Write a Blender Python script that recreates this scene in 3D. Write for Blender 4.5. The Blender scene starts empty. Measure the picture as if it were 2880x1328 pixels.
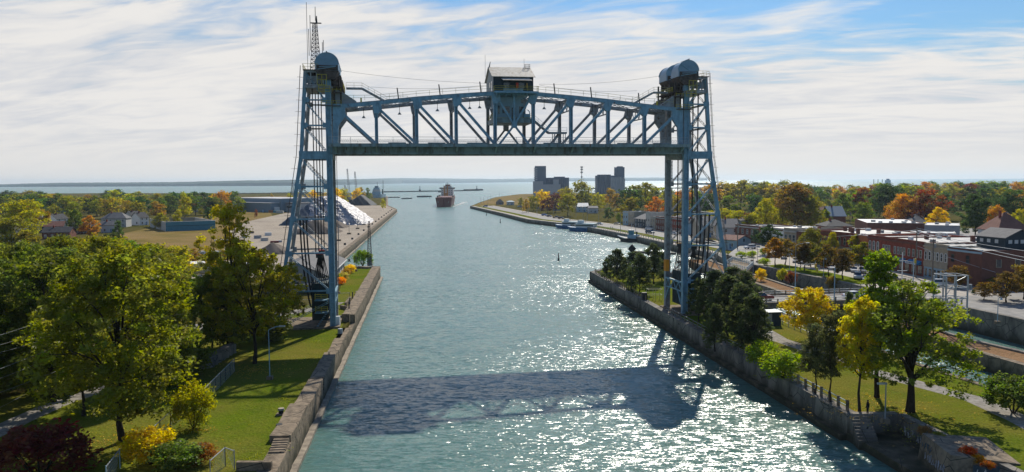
import bpy, math, random
import numpy as np
from mathutils import Vector, Matrix
R = math.radians
random.seed(7)
C = bpy.context.scene.collection
sc = bpy.context.scene

# ---------------------------------------------------------------- camera
F, CX, CY, H = 2240.0, 1440.0, 664.0, 31.0      # in pixels of the 2880 x 1328 photograph; H metres over the water
PITCH, ROLL = math.atan(154 / F), 0.0058
fw = Vector((0, math.cos(PITCH), -math.sin(PITCH)))
r0, u0 = Vector((1, 0, 0)), Vector((0, math.sin(PITCH), math.cos(PITCH)))
rv = r0 * math.cos(ROLL) - u0 * math.sin(ROLL)
uv = r0 * math.sin(ROLL) + u0 * math.cos(ROLL)
cam_d = bpy.data.cameras.new("camera"); cam = bpy.data.objects.new("camera", cam_d); C.objects.link(cam)
cam_d.lens = 28.0; cam_d.sensor_width = 36.0; cam_d.clip_start = 1.0; cam_d.clip_end = 120000
m = Matrix((rv, uv, -fw)).transposed().to_4x4(); m.translation = Vector((0, 0, H)); cam.matrix_world = m
sc.camera = cam

def ray(x, y):
    return fw + rv * ((x - CX) / F) - uv * ((y - CY) / F)
def P(x, y, z=0.0):
    d = ray(x, y); k = (z - H) / d.z
    return Vector((d.x * k, d.y * k, z))
def AT(x, y, Y):
    d = ray(x, y); k = Y / d.y
    return Vector((d.x * k, Y, H + d.z * k))
def PX(v):
    d = Vector(v) - Vector((0, 0, H)); k = F / d.dot(fw)
    return (CX + d.dot(rv) * k, CY - d.dot(uv) * k)

# ---------------------------------------------------------------- sun, sky, exposure
SUN_EL, SUN_AZ = 39.0, 14.5       # azimuth east of the +Y view axis
sun_d = bpy.data.lights.new("sun", 'SUN'); sun = bpy.data.objects.new("sun", sun_d); C.objects.link(sun)
sun_d.energy = 5.0; sun_d.angle = R(0.55); sun_d.color = (1.0, 0.93, 0.80)
sdir = Vector((math.sin(R(SUN_AZ)) * math.cos(R(SUN_EL)), math.cos(R(SUN_AZ)) * math.cos(R(SUN_EL)), math.sin(R(SUN_EL))))
sun.rotation_euler = sdir.to_track_quat('Z', 'Y').to_euler(); sun.location = (0, 0, 300)
w = bpy.data.worlds.new("World"); sc.world = w; w.use_nodes = True
nt = w.node_tree; N = nt.nodes; L = nt.links; N.clear()
def nd(t, **k):
    n = N.new(t)
    for a, b in k.items(): setattr(n, a, b)
    return n
def mth(op, a, b=None, c=None):
    n = N.new('ShaderNodeMath'); n.operation = op
    for i, v in enumerate((a, b, c)):
        if v is None: continue
        if isinstance(v, (int, float)): n.inputs[i].default_value = v
        else: L.new(v, n.inputs[i])
    return n.outputs[0]
out = nd('ShaderNodeOutputWorld'); bg = nd('ShaderNodeBackground')
bg.inputs['Strength'].default_value = 0.1; L.new(bg.outputs[0], out.inputs[0])
sky = nd('ShaderNodeTexSky', sky_type='NISHITA', sun_disc=False, sun_elevation=R(SUN_EL), sun_rotation=R(SUN_AZ))
sky.air_density = 1.6; sky.dust_density = 0.4; sky.ozone_density = 3.0; sky.altitude = 100
tc = nd('ShaderNodeTexCoord'); sep = nd('ShaderNodeSeparateXYZ'); L.new(tc.outputs['Generated'], sep.inputs[0])
X, Y_, Z_ = sep.outputs
zc = mth('MAXIMUM', Z_, 0.0)
den = mth('ADD', zc, 0.13)
px_, py_ = mth('DIVIDE', X, den), mth('DIVIDE', Y_, den)
def noise(sx, sy, ox, oy, scale, detail, rough, dist, skew=0.0):
    cmb = nd('ShaderNodeCombineXYZ')
    xx = mth('ADD', mth('MULTIPLY', px_, sx), ox)
    yy = mth('ADD', mth('ADD', mth('MULTIPLY', py_, sy), mth('MULTIPLY', px_, skew)), oy)
    L.new(xx, cmb.inputs[0]); L.new(yy, cmb.inputs[1])
    n = nd('ShaderNodeTexNoise'); n.inputs['Scale'].default_value = scale; n.inputs['Detail'].default_value = detail
    n.inputs['Roughness'].default_value = rough; n.inputs['Distortion'].default_value = dist
    L.new(cmb.outputs[0], n.inputs['Vector']); return n.outputs['Fac']
def sstep(v, a, b):
    n = nd('ShaderNodeMapRange', interpolation_type='SMOOTHSTEP')
    L.new(v, n.inputs[0]); n.inputs[1].default_value = a; n.inputs[2].default_value = b
    return n.outputs[0]
streak = noise(0.55, 0.95, 3.1, 1.7, 1.5, 9, 0.55, 0.9, 0.30)
wisps = noise(0.9, 2.2, 0.3, 8.2, 2.2, 7, 0.58, 1.2, 0.55)
patch = noise(0.35, 0.5, 11.0, 2.0, 1.0, 3, 0.5, 0.2)
fwdness = sstep(Y_, -0.1, 0.6)  # clouds out of view thinned behind the camera to lower the ambient light
# cloud cover falls with height over the horizon: solid pale veil low down, broken streaks above
cover = mth('ADD', mth('ADD', mth('MULTIPLY', streak, 0.95), mth('MULTIPLY', wisps, 0.55)), mth('MULTIPLY', patch, 0.35))
bias = mth('MAXIMUM', mth('MULTIPLY', mth('SUBTRACT', 0.20, zc), 2.6), -0.11)
cov = mth('ADD', mth('SUBTRACT', cover, 0.69), bias)
cov = mth('SUBTRACT', cov, mth('MULTIPLY', mth('MAXIMUM', mth('SUBTRACT', X, 0.0), 0.0), mth('MULTIPLY', zc, 3.9)))
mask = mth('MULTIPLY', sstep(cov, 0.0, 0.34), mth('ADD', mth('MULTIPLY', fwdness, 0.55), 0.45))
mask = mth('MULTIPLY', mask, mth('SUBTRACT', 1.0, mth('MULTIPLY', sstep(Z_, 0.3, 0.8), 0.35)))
ccol = nd('ShaderNodeMix', data_type='RGBA')
ccol.inputs[6].default_value = (6.1, 6.3, 6.75, 1); ccol.inputs[7].default_value = (8.1, 7.9, 7.65, 1)
L.new(sstep(mth('ADD', mth('MULTIPLY', streak, 0.6), mth('MULTIPLY', wisps, 0.4)), 0.36, 0.60), ccol.inputs[0])
low = nd('ShaderNodeMix', data_type='RGBA'); low.inputs[7].default_value = (7.7, 7.5, 7.25, 1)
L.new(mth('SUBTRACT', 1.0, sstep(Z_, 0.0, 0.085)), low.inputs[0]); L.new(ccol.outputs[2], low.inputs[6])
# veil brightest round the sun; dimmer unseen part behind camera tuned for shadow fill
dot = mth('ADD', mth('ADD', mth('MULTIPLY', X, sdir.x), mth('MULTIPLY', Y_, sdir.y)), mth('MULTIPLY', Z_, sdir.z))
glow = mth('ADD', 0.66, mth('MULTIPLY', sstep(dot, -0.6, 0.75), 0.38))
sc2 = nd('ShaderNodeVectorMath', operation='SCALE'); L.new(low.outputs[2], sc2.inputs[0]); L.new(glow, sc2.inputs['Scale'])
skb = nd('ShaderNodeMix', data_type='RGBA', blend_type='MULTIPLY'); skb.inputs[0].default_value = 1.0
L.new(sky.outputs[0], skb.inputs[6]); skb.inputs[7].default_value = (0.40, 0.62, 0.92, 1)
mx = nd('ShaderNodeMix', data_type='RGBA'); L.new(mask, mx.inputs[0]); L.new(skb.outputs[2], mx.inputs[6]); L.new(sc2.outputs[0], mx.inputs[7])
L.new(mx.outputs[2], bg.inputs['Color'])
vs = sc.view_settings; vs.view_transform = 'Standard'; vs.look = 'None'; vs.gamma = 1.0; vs.exposure = 0.0
sc.display_settings.display_device = 'sRGB'
try:
    sc.cycles.max_bounces = 6; sc.cycles.diffuse_bounces = 2; sc.cycles.glossy_bounces = 2
    sc.cycles.transmission_bounces = 3; sc.cycles.volume_bounces = 0; sc.cycles.transparent_max_bounces = 6
    sc.cycles.sample_clamp_indirect = 4.0; sc.cycles.use_denoising = True
except Exception: pass

# ---------------------------------------------------------------- materials
def mat(name, col, rough=0.8, spec=0.3, var=0.12, scale=0.8, col2=None, metal=0.0, bump=0.0, bscale=6.0, stretch=(1, 1, 1), thr=(0.35, 0.65), objcol=False, wet=False, rust=0):
    mt = bpy.data.materials.new(name); mt.use_nodes = True
    n = mt.node_tree.nodes; l = mt.node_tree.links; b = n['Principled BSDF']
    b.inputs['Roughness'].default_value = rough; b.inputs['Metallic'].default_value = metal
    b.inputs['Specular IOR Level'].default_value = spec
    g = n.new('ShaderNodeNewGeometry'); mp = n.new('ShaderNodeMapping'); l.new(g.outputs['Position'], mp.inputs[0])
    mp.inputs['Scale'].default_value = stretch
    t = n.new('ShaderNodeTexNoise'); t.inputs['Scale'].default_value = scale; t.inputs['Detail'].default_value = 6
    t.inputs['Roughness'].default_value = 0.65; l.new(mp.outputs[0], t.inputs['Vector'])
    mr = n.new('ShaderNodeMapRange'); l.new(t.outputs['Fac'], mr.inputs[0]); mr.inputs[1].default_value = thr[0]; mr.inputs[2].default_value = thr[1]
    mxn = n.new('ShaderNodeMix'); mxn.data_type = 'RGBA'; l.new(mr.outputs[0], mxn.inputs[0])
    c2 = col2 or tuple(max(0, c * (1 - 2 * var)) for c in col)
    mxn.inputs[6].default_value = (*c2, 1); mxn.inputs[7].default_value = (*col, 1)
    src = mxn.outputs[2]
    if objcol:
        oi = n.new('ShaderNodeObjectInfo'); m2 = n.new('ShaderNodeMix'); m2.data_type = 'RGBA'; m2.blend_type = 'MULTIPLY'
        m2.inputs[0].default_value = 1.0; l.new(src, m2.inputs[6]); l.new(oi.outputs['Color'], m2.inputs[7]); src = m2.outputs[2]
    if rust:
        tr_ = n.new('ShaderNodeTexNoise'); tr_.inputs['Scale'].default_value = 1.7; tr_.inputs['Detail'].default_value = 9; tr_.inputs['Roughness'].default_value = .75; l.new(mp.outputs[0], tr_.inputs['Vector'])
        rr_ = n.new('ShaderNodeMapRange'); l.new(tr_.outputs['Fac'], rr_.inputs[0]); rr_.inputs[1].default_value = rust; rr_.inputs[2].default_value = rust + .05
        m5 = n.new('ShaderNodeMix'); m5.data_type = 'RGBA'; l.new(rr_.outputs[0], m5.inputs[0]); l.new(src, m5.inputs[6]); m5.inputs[7].default_value = (.13, .065, .035, 1); src = m5.outputs[2]
    if wet:
        sz = n.new('ShaderNodeSeparateXYZ'); l.new(g.outputs['Position'], sz.inputs[0]); tw = n.new('ShaderNodeTexNoise'); tw.inputs['Scale'].default_value = .45; tw.inputs['Detail'].default_value = 6; l.new(mp.outputs[0], tw.inputs['Vector'])
        aw = n.new('ShaderNodeMath'); aw.operation = 'MULTIPLY_ADD'; l.new(tw.outputs['Fac'], aw.inputs[0]); aw.inputs[1].default_value = -3.4; l.new(sz.outputs[2], aw.inputs[2])
        rw = n.new('ShaderNodeMapRange'); l.new(aw.outputs[0], rw.inputs[0]); rw.inputs[1].default_value = -1.2; rw.inputs[2].default_value = 0.5
        m3 = n.new('ShaderNodeMix'); m3.data_type = 'RGBA'; l.new(rw.outputs[0], m3.inputs[0]); m3.inputs[6].default_value = (.055, .055, .035, 1); l.new(src, m3.inputs[7]); src = m3.outputs[2]
        vo = n.new('ShaderNodeTexVoronoi'); vo.feature = 'DISTANCE_TO_EDGE'; vo.inputs['Scale'].default_value = .33; l.new(g.outputs['Position'], vo.inputs['Vector']); lt = n.new('ShaderNodeMath'); lt.operation = 'LESS_THAN'; l.new(vo.outputs['Distance'], lt.inputs[0]); lt.inputs[1].default_value = .012
        m4 = n.new('ShaderNodeMix'); m4.data_type = 'RGBA'; l.new(lt.outputs[0], m4.inputs[0]); l.new(src, m4.inputs[6]); m4.inputs[7].default_value = (.06, .055, .045, 1); src = m4.outputs[2]
    l.new(src, b.inputs['Base Color'])
    if bump:
        t2 = n.new('ShaderNodeTexNoise'); t2.inputs['Scale'].default_value = bscale; t2.inputs['Detail'].default_value = 5
        l.new(g.outputs['Position'], t2.inputs['Vector'])
        bp = n.new('ShaderNodeBump'); bp.inputs['Strength'].default_value = bump; bp.inputs['Distance'].default_value = 0.15
        l.new(t2.outputs['Fac'], bp.inputs['Height']); l.new(bp.outputs[0], b.inputs['Normal'])
    return mt
M = {}
M['steel'] = mat('blue_paint', (0.225, 0.395, 0.50), 0.5, 0.4, 0.1, 1.3, (0.12, 0.215, 0.275), stretch=(1, 1, 0.5), thr=(0.3, 0.6), rust=.60)
M['steel_worn'] = mat('worn_grey_blue_paint', (0.36, 0.39, 0.41), 0.6, 0.3, 0.1, 1.1, (0.21, 0.18, 0.165), thr=(0.3, 0.62), rust=.57)
M['steel_rust'] = mat('rusty_steel', (0.13, 0.10, 0.085), 0.8, 0.2, 0.2, 1.6, (0.05, 0.035, 0.03))
M['deck_green'] = mat('weathered_green_grey_paint', (0.26, 0.34, 0.35), 0.6, 0.3, 0.1, 0.8, (0.13, 0.12, 0.10), stretch=(1, 1, 0.25), thr=(0.32, 0.55), rust=.58)
M['hood'] = mat('hood_blue_grey_sheet', (0.20, 0.33, 0.44), 0.45, 0.5, 0.06, 0.9)
M['yellow'] = mat('yellow_rail_paint', (0.62, 0.50, 0.05), 0.6)
M['pale_yellow'] = mat('pale_rail_paint', (0.50, 0.46, 0.25), 0.6)
M['cable'] = mat('dark_greased_cable', (0.03, 0.022, 0.02), 0.6)
M['dark'] = mat('dark_metal', (0.03, 0.035, 0.04), 0.6)
M['grey'] = mat('grey_metal', (0.30, 0.31, 0.32), 0.5)
M['galv'] = mat('galvanised_steel', (0.45, 0.47, 0.48), 0.45, metal=0.2)
M['silver_roof'] = mat('flaking_silver_roof', (0.46, 0.43, 0.38), 0.7, 0.2, 0.1, 1.6, (0.26, 0.21, 0.16), thr=(0.34, 0.56))
M['cwt'] = mat('counterweight_green_black', (0.030, 0.055, 0.06), 0.7)
M['white'] = mat('white_paint', (0.75, 0.74, 0.71), 0.6, var=0.04)
M['offwhite'] = mat('off_white_render', (0.55, 0.53, 0.48), 0.8)
M['glass'] = mat('dark_window_glass', (0.03, 0.04, 0.05), 0.08, 0.8, 0.05)
M['red'] = mat('red_paint', (0.75, 0.045, 0.015), 0.5, var=0.03)
M['concrete'] = mat('weathered_concrete', (0.30, 0.235, 0.165), 0.95, 0.1, 0.1, 0.8, (0.10, 0.08, 0.06), bump=0.8, bscale=2, thr=(0.3, 0.6), wet=True)
M['concrete_wall'] = mat('stained_quay_concrete', (0.27, 0.24, 0.20), 0.9, 0.2, 0.1, 0.6, (0.085, 0.08, 0.072), stretch=(1, 1, 0.35), bump=0.8, bscale=2.5, thr=(0.3, 0.62), wet=True)
M['ledge'] = mat('pale_wet_ledge_concrete', (0.36, 0.30, 0.22), 0.8, 0.3, 0.1, 0.9, (0.16, 0.13, 0.10))
M['brick'] = mat('red_brick', (0.30, 0.078, 0.048), 0.9, 0.15, 0.15, 0.8, (0.19, 0.050, 0.036))
M['brick_orange'] = mat('orange_brick', (0.46, 0.16, 0.065), 0.9, 0.15)
M['brick_brown'] = mat('brown_brick', (0.20, 0.085, 0.062), 0.9, 0.15)
M['stone'] = mat('buff_stone', (0.42, 0.36, 0.27), 0.9, 0.2)
M['blue_awning'] = mat('blue_awning_cloth', (0.02, 0.20, 0.42), 0.8)
M['blue_trim'] = mat('blue_painted_wood', (0.03, 0.15, 0.33), 0.6)
M['flat_roof'] = mat('gravel_flat_roof', (0.34, 0.32, 0.30), 0.55, 0.5, 0.1, 0.25, (0.20, 0.19, 0.18))
M['white_roof'] = mat('white_membrane_roof', (0.62, 0.60, 0.57), 0.4, 0.5, 0.05)
M['shingle'] = mat('grey_shingle', (0.17, 0.165, 0.165), 0.85, 0.2)
M['shingle_red'] = mat('rusty_red_shingle', (0.22, 0.10, 0.075), 0.85, 0.2)
M['shingle_dark'] = mat('charcoal_shingle', (0.06, 0.06, 0.065), 0.85, 0.2)
M['siding'] = mat('pale_siding', (0.55, 0.56, 0.55), 0.7, var=0.04)
M['siding_grey'] = mat('grey_siding', (0.30, 0.32, 0.34), 0.7, var=0.05)
M['siding_blue'] = mat('pale_blue_siding', (0.32, 0.46, 0.54), 0.6, var=0.06)
M['siding_tan'] = mat('tan_siding', (0.36, 0.30, 0.23), 0.7, var=0.05)
M['siding_dark'] = mat('dark_slate_siding', (0.022, 0.04, 0.055), 0.7, var=0.05)
M['shed_blue'] = mat('blue_grey_corrugated', (0.17, 0.25, 0.31), 0.55, 0.4, 0.06, 0.6, stretch=(6, 6, 0.3))
M['teal_wall'] = mat('teal_block_wall', (0.07, 0.24, 0.31), 0.7, 0.3, 0.08, 0.4)
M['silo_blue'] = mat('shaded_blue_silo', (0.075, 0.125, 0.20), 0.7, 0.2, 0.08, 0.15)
M['silo_pale'] = mat('pale_elevator_concrete', (0.33, 0.37, 0.42), 0.8, 0.2, 0.05, 0.1)
M['bark'] = mat('bark', (0.055, 0.042, 0.032), 0.95, 0.1, 0.2, 3, bump=0.4)
M['wood'] = mat('weathered_timber', (0.22, 0.18, 0.14), 0.9)
M['asphalt'] = mat('worn_asphalt', (0.27, 0.25, 0.225), 0.8, 0.25, 0.08, 0.35, (0.16, 0.155, 0.15))
M['pavers'] = mat('pale_tan_paving', (0.42, 0.37, 0.31), 0.85, 0.2, 0.06, 0.7)
M['gravel'] = mat('grey_gravel', (0.36, 0.33, 0.29), 0.95, 0.1, 0.12, 1.6, (0.20, 0.18, 0.15), bump=0.6, bscale=5)
M['hull_red'] = mat('dark_red_hull', (0.17, 0.022, 0.022), 0.5)
M['crane_yellow'] = mat('ochre_boom_paint', (0.55, 0.27, 0.07), 0.6)
M['coal'] = mat('coal', (0.018, 0.024, 0.034), 0.8, 0.3, bump=0.6, bscale=0.8)
M['sand_pile'] = mat('grey_brown_aggregate', (0.19, 0.155, 0.125), 0.95, 0.1, 0.1, 0.3, bump=0.5, bscale=1.5)
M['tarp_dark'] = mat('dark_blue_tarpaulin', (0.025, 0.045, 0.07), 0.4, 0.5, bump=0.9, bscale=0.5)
M['paint_white'] = mat('road_marking_white', (0.7, 0.69, 0.66), 0.7, var=0.05)
M['tyre'] = mat('tyre_rubber', (0.02, 0.02, 0.02), 0.9)
M['car'] = mat('car_paint', (1, 1, 1), 0.25, 0.6, 0.02, objcol=True)
M['graffiti'] = mat('sprayed_paint', (0.45, 0.45, 0.48), 0.7, 0.2, 0.2, 3)
M['graffiti_dark'] = mat('sprayed_dark_paint', (0.10, 0.14, 0.17), 0.7, 0.2, 0.2, 3)
M['skin'] = mat('skin', (0.5, 0.3, 0.22), 0.7)
M['cloth_dark'] = mat('black_clothing', (0.02, 0.02, 0.025), 0.9)
M['cloth_hivis'] = mat('high_visibility_vest', (0.65, 0.75, 0.05), 0.8)
M['cloth_orange'] = mat('orange_cloth', (0.85, 0.30, 0.02), 0.8)

def tarp_silver():
    mt = mat('silver_tarpaulin', (0.42, 0.40, 0.41), 0.5, 0.4, 0.05, 0.3, (0.24, 0.23, 0.24), metal=0.15)
    n = mt.node_tree.nodes; l = mt.node_tree.links
    v = n.new('ShaderNodeTexVoronoi'); v.inputs['Scale'].default_value = 0.28; g = n.new('ShaderNodeNewGeometry'); l.new(g.outputs['Position'], v.inputs['Vector'])
    t = n.new('ShaderNodeTexNoise'); t.inputs['Scale'].default_value = 0.5; t.inputs['Detail'].default_value = 5; l.new(g.outputs['Position'], t.inputs['Vector'])
    a = n.new('ShaderNodeMath'); l.new(v.outputs['Distance'], a.inputs[0]); l.new(t.outputs['Fac'], a.inputs[1])
    b = n.new('ShaderNodeBump'); b.inputs['Strength'].default_value = 1.0; b.inputs['Distance'].default_value = 1.3
    v2 = n.new('ShaderNodeTexVoronoi'); v2.inputs['Scale'].default_value = 0.42; l.new(g.outputs['Position'], v2.inputs['Vector'])
    lt = n.new('ShaderNodeMath'); lt.operation = 'LESS_THAN'; l.new(v2.outputs['Distance'], lt.inputs[0]); lt.inputs[1].default_value = 0.26
    pb = n['Principled BSDF']; old = pb.inputs['Base Color'].links[0].from_socket; mm = n.new('ShaderNodeMix'); mm.data_type = 'RGBA'; l.new(lt.outputs[0], mm.inputs[0]); l.new(old, mm.inputs[6]); mm.inputs[7].default_value = (.03, .03, .04, 1); l.new(mm.outputs[2], pb.inputs['Base Color'])
    l.new(a.outputs[0], b.inputs['Height']); l.new(b.outputs[0], n['Principled BSDF'].inputs['Normal'])
    return mt
M['tarp_silver'] = tarp_silver()

def grass_mat(name, a, b, c, s1=0.25, s2=0.05):
    mt = bpy.data.materials.new(name); mt.use_nodes = True
    n = mt.node_tree.nodes; l = mt.node_tree.links; bs = n['Principled BSDF']; bs.inputs['Roughness'].default_value = 0.95
    bs.inputs['Specular IOR Level'].default_value = 0.0
    g = n.new('ShaderNodeNewGeometry')
    def ns(s, d=6):
        t = n.new('ShaderNodeTexNoise'); t.inputs['Scale'].default_value = s; t.inputs['Detail'].default_value = d
        t.inputs['Roughness'].default_value = 0.7; l.new(g.outputs['Position'], t.inputs['Vector'])
        r = n.new('ShaderNodeMapRange'); l.new(t.outputs['Fac'], r.inputs[0]); r.inputs[1].default_value = 0.36; r.inputs[2].default_value = 0.64
        return r.outputs[0], t.outputs['Fac']
    m1 = n.new('ShaderNodeMix'); m1.data_type = 'RGBA'; m1.inputs[6].default_value = (*a, 1); m1.inputs[7].default_value = (*b, 1); l.new(ns(s1)[0], m1.inputs[0])
    m2 = n.new('ShaderNodeMix'); m2.data_type = 'RGBA'; l.new(m1.outputs[2], m2.inputs[6]); m2.inputs[7].default_value = (*c, 1)
    f, _ = ns(s2); mm = n.new('ShaderNodeMath'); mm.operation = 'MULTIPLY'; l.new(f, mm.inputs[0]); mm.inputs[1].default_value = 0.75; l.new(mm.outputs[0], m2.inputs[0])
    fine = ns(4.0, 4)[0]; m3 = n.new('ShaderNodeMix'); m3.data_type = 'RGBA'; m3.blend_type = 'MULTIPLY'; m3.inputs[0].default_value = 0.55
    l.new(m2.outputs[2], m3.inputs[6]); cr = n.new('ShaderNodeCombineColor'); 
    ad = n.new('ShaderNodeMath'); ad.operation = 'ADD'; l.new(fine, ad.inputs[0]); ad.inputs[1].default_value = 0.35
    for i in range(3): l.new(ad.outputs[0], cr.inputs[i])
    l.new(cr.outputs[0], m3.inputs[7]); l.new(m3.outputs[2], bs.inputs['Base Color'])
    t = n.new('ShaderNodeTexNoise'); t.inputs['Scale'].default_value = 2.2; t.inputs['Detail'].default_value = 6; l.new(g.outputs['Position'], t.inputs['Vector'])
    bp = n.new('ShaderNodeBump'); bp.inputs['Strength'].default_value = 0.8; bp.inputs['Distance'].default_value = 0.25; l.new(t.outputs['Fac'], bp.inputs['Height']); l.new(bp.outputs[0], bs.inputs['Normal'])
    return mt
M['lawn'] = grass_mat('lawn_turf', (0.085, 0.135, 0.010), (0.125, 0.170, 0.012), (0.22, 0.17, 0.04))
M['lawn_green'] = grass_mat('mown_green_turf', (0.12, 0.17, 0.012), (0.16, 0.21, 0.015), (0.17, 0.19, 0.02))
M['field'] = grass_mat('dry_field', (0.24, 0.17, 0.05), (0.15, 0.13, 0.035), (0.33, 0.22, 0.11), 0.06, 0.02)
M['woodland_floor'] = grass_mat('woodland_floor', (0.06, 0.065, 0.015), (0.10, 0.09, 0.025), (0.14, 0.11, 0.04), 0.05, 0.015)
M['yard'] = grass_mat('dock_yard_dirt', (0.44, 0.37, 0.29), (0.33, 0.28, 0.23), (0.50, 0.43, 0.34), 0.08, 0.025)
M['dry_strip'] = grass_mat('dry_weeds', (0.30, 0.17, 0.10), (0.20, 0.13, 0.06), (0.34, 0.21, 0.12), 0.4, 0.08)

WAVE = 1.85; HAZE = 5e-5
def water_mat():
    mt = bpy.data.materials.new('teal_rippled_water'); mt.use_nodes = True
    n = mt.node_tree.nodes; l = mt.node_tree.links; b = n['Principled BSDF']
    b.inputs['Roughness'].default_value = 0.19; b.inputs['IOR'].default_value = 1.333; b.inputs['Specular IOR Level'].default_value = 0.5
    g = n.new('ShaderNodeNewGeometry')
    def ns(s, st, d, ro=0.55, di=0.0, rot=0):
        mp = n.new('ShaderNodeMapping'); mp.inputs['Scale'].default_value = st; mp.inputs['Rotation'].default_value = (0, 0, rot); l.new(g.outputs['Position'], mp.inputs[0])
        t = n.new('ShaderNodeTexNoise'); t.inputs['Scale'].default_value = s; t.inputs['Detail'].default_value = d; t.inputs['Roughness'].default_value = ro
        t.inputs['Distortion'].default_value = di; l.new(mp.outputs[0], t.inputs['Vector']); return t.outputs['Fac']
    def ma(op, a, c):
        k = n.new('ShaderNodeMath'); k.operation = op
        for i, v in enumerate((a, c)):
            if isinstance(v, (int, float)): k.inputs[i].default_value = v
            else: l.new(v, k.inputs[i])
        return k.outputs[0]
    def nc(s, st, d, amp, ro=0.55, di=0.4, rot=0.0):
        mp = n.new('ShaderNodeMapping'); mp.inputs['Scale'].default_value = st; mp.inputs['Rotation'].default_value = (0, 0, rot); l.new(g.outputs['Position'], mp.inputs[0])
        t = n.new('ShaderNodeTexNoise'); t.inputs['Scale'].default_value = s; t.inputs['Detail'].default_value = d; t.inputs['Roughness'].default_value = ro
        t.inputs['Distortion'].default_value = di; l.new(mp.outputs[0], t.inputs['Vector'])
        v = n.new('ShaderNodeVectorMath'); v.operation = 'SUBTRACT'; l.new(t.outputs['Color'], v.inputs[0]); v.inputs[1].default_value = (0.5, 0.5, 0.5)
        w_ = n.new('ShaderNodeVectorMath'); w_.operation = 'MULTIPLY'; l.new(v.outputs[0], w_.inputs[0]); w_.inputs[1].default_value = (amp * .8, amp, 0); return w_.outputs[0]
    def va(a_, b_):
        v = n.new('ShaderNodeVectorMath'); v.operation = 'ADD'; l.new(a_, v.inputs[0])
        if isinstance(b_, tuple): v.inputs[1].default_value = b_
        else: l.new(b_, v.inputs[1])
        return v.outputs[0]
    sl = va(nc(1.7, (0.38, 1.3, 1), 4, WAVE * .75, .6, .3, .12), nc(0.4, (0.6, 1.3, 1), 3, WAVE * .2, .5, .5, -.1))
    sl = va(sl, nc(5.0, (0.5, 1.3, 1), 2, WAVE * .5, .5, .2, .1))
    gu = n.new('ShaderNodeMapRange'); l.new(ns(0.022, (0.6, 1.5, 1), 4, .55, .8), gu.inputs[0]); gu.inputs[1].default_value = .36; gu.inputs[2].default_value = .64; gu.inputs[3].default_value = .62; gu.inputs[4].default_value = 1.25   # gusts and slicks
    gs = n.new('ShaderNodeVectorMath'); gs.operation = 'SCALE'; l.new(sl, gs.inputs[0]); l.new(gu.outputs[0], gs.inputs['Scale']); sl = gs.outputs[0]
    b.inputs['Subsurface Weight'].default_value = 0.9; b.inputs['Subsurface Radius'].default_value = (0.5, 1.6, 1.4); b.inputs['Subsurface Scale'].default_value = 1.6
    nz = n.new('ShaderNodeVectorMath'); nz.operation = 'NORMALIZE'; l.new(va(sl, (0, 0, 1)), nz.inputs[0]); l.new(nz.outputs[0], b.inputs['Normal'])
    sy = n.new('ShaderNodeSeparateXYZ'); l.new(g.outputs['Position'], sy.inputs[0]); ry = n.new('ShaderNodeMapRange'); l.new(sy.outputs[1], ry.inputs[0])
    ry.inputs[1].default_value = 900; ry.inputs[2].default_value = 2600; ry.inputs[3].default_value = 0.225; ry.inputs[4].default_value = 0.30; l.new(ry.outputs[0], b.inputs['Roughness'])   # the open lake is choppier than the canal
    mx = n.new('ShaderNodeMix'); mx.data_type = 'RGBA'; l.new(ns(0.02, (1, 1, 1), 4), mx.inputs[0])
    mx.inputs[6].default_value = (0.075, 0.160, 0.135, 1); mx.inputs[7].default_value = (0.098, 0.198, 0.170, 1)
    l.new(mx.outputs[2], b.inputs['Base Color'])
    return mt
M['water'] = water_mat()

def leaf_mat():
    mt = bpy.data.materials.new('leaves'); mt.use_nodes = True
    n = mt.node_tree.nodes; l = mt.node_tree.links; n.clear()
    o = n.new('ShaderNodeOutputMaterial'); oi = n.new('ShaderNodeObjectInfo'); at = n.new('ShaderNodeAttribute'); at.attribute_name = 'lv'
    hs = n.new('ShaderNodeHueSaturation'); l.new(oi.outputs['Color'], hs.inputs['Color'])
    sp = n.new('ShaderNodeSeparateColor'); l.new(at.outputs['Color'], sp.inputs[0])
    def mr(v, a, b):
        k = n.new('ShaderNodeMapRange'); l.new(v, k.inputs[0]); k.inputs[3].default_value = a; k.inputs[4].default_value = b; return k.outputs[0]
    l.new(mr(sp.outputs[0], 0.468, 0.540), hs.inputs['Hue']); l.new(mr(sp.outputs[1], 0.85, 2.6), hs.inputs['Value'])
    l.new(mr(sp.outputs[2], 0.9, 1.2), hs.inputs['Saturation'])
    d = n.new('ShaderNodeBsdfDiffuse'); t = n.new('ShaderNodeBsdfTranslucent'); gl = n.new('ShaderNodeBsdfGlossy'); gl.inputs['Roughness'].default_value = 0.45
    gl.inputs['Color'].default_value = (0.8, 0.8, 0.8, 1)
    hv = n.new('ShaderNodeHueSaturation'); hv.inputs['Value'].default_value = 2.1; hv.inputs['Saturation'].default_value = 1.08; l.new(hs.outputs[0], hv.inputs['Color'])
    l.new(hs.outputs[0], d.inputs[0]); l.new(hv.outputs[0], t.inputs[0])
    m1 = n.new('ShaderNodeMixShader'); m1.inputs[0].default_value = 0.5; l.new(d.outputs[0], m1.inputs[1]); l.new(t.outputs[0], m1.inputs[2])
    m2 = n.new('ShaderNodeMixShader'); m2.inputs[0].default_value = 0.012; l.new(m1.outputs[0], m2.inputs[1]); l.new(gl.outputs[0], m2.inputs[2])
    l.new(m2.outputs[0], o.inputs[0])
    return mt
M['leaf'] = leaf_mat()

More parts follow.
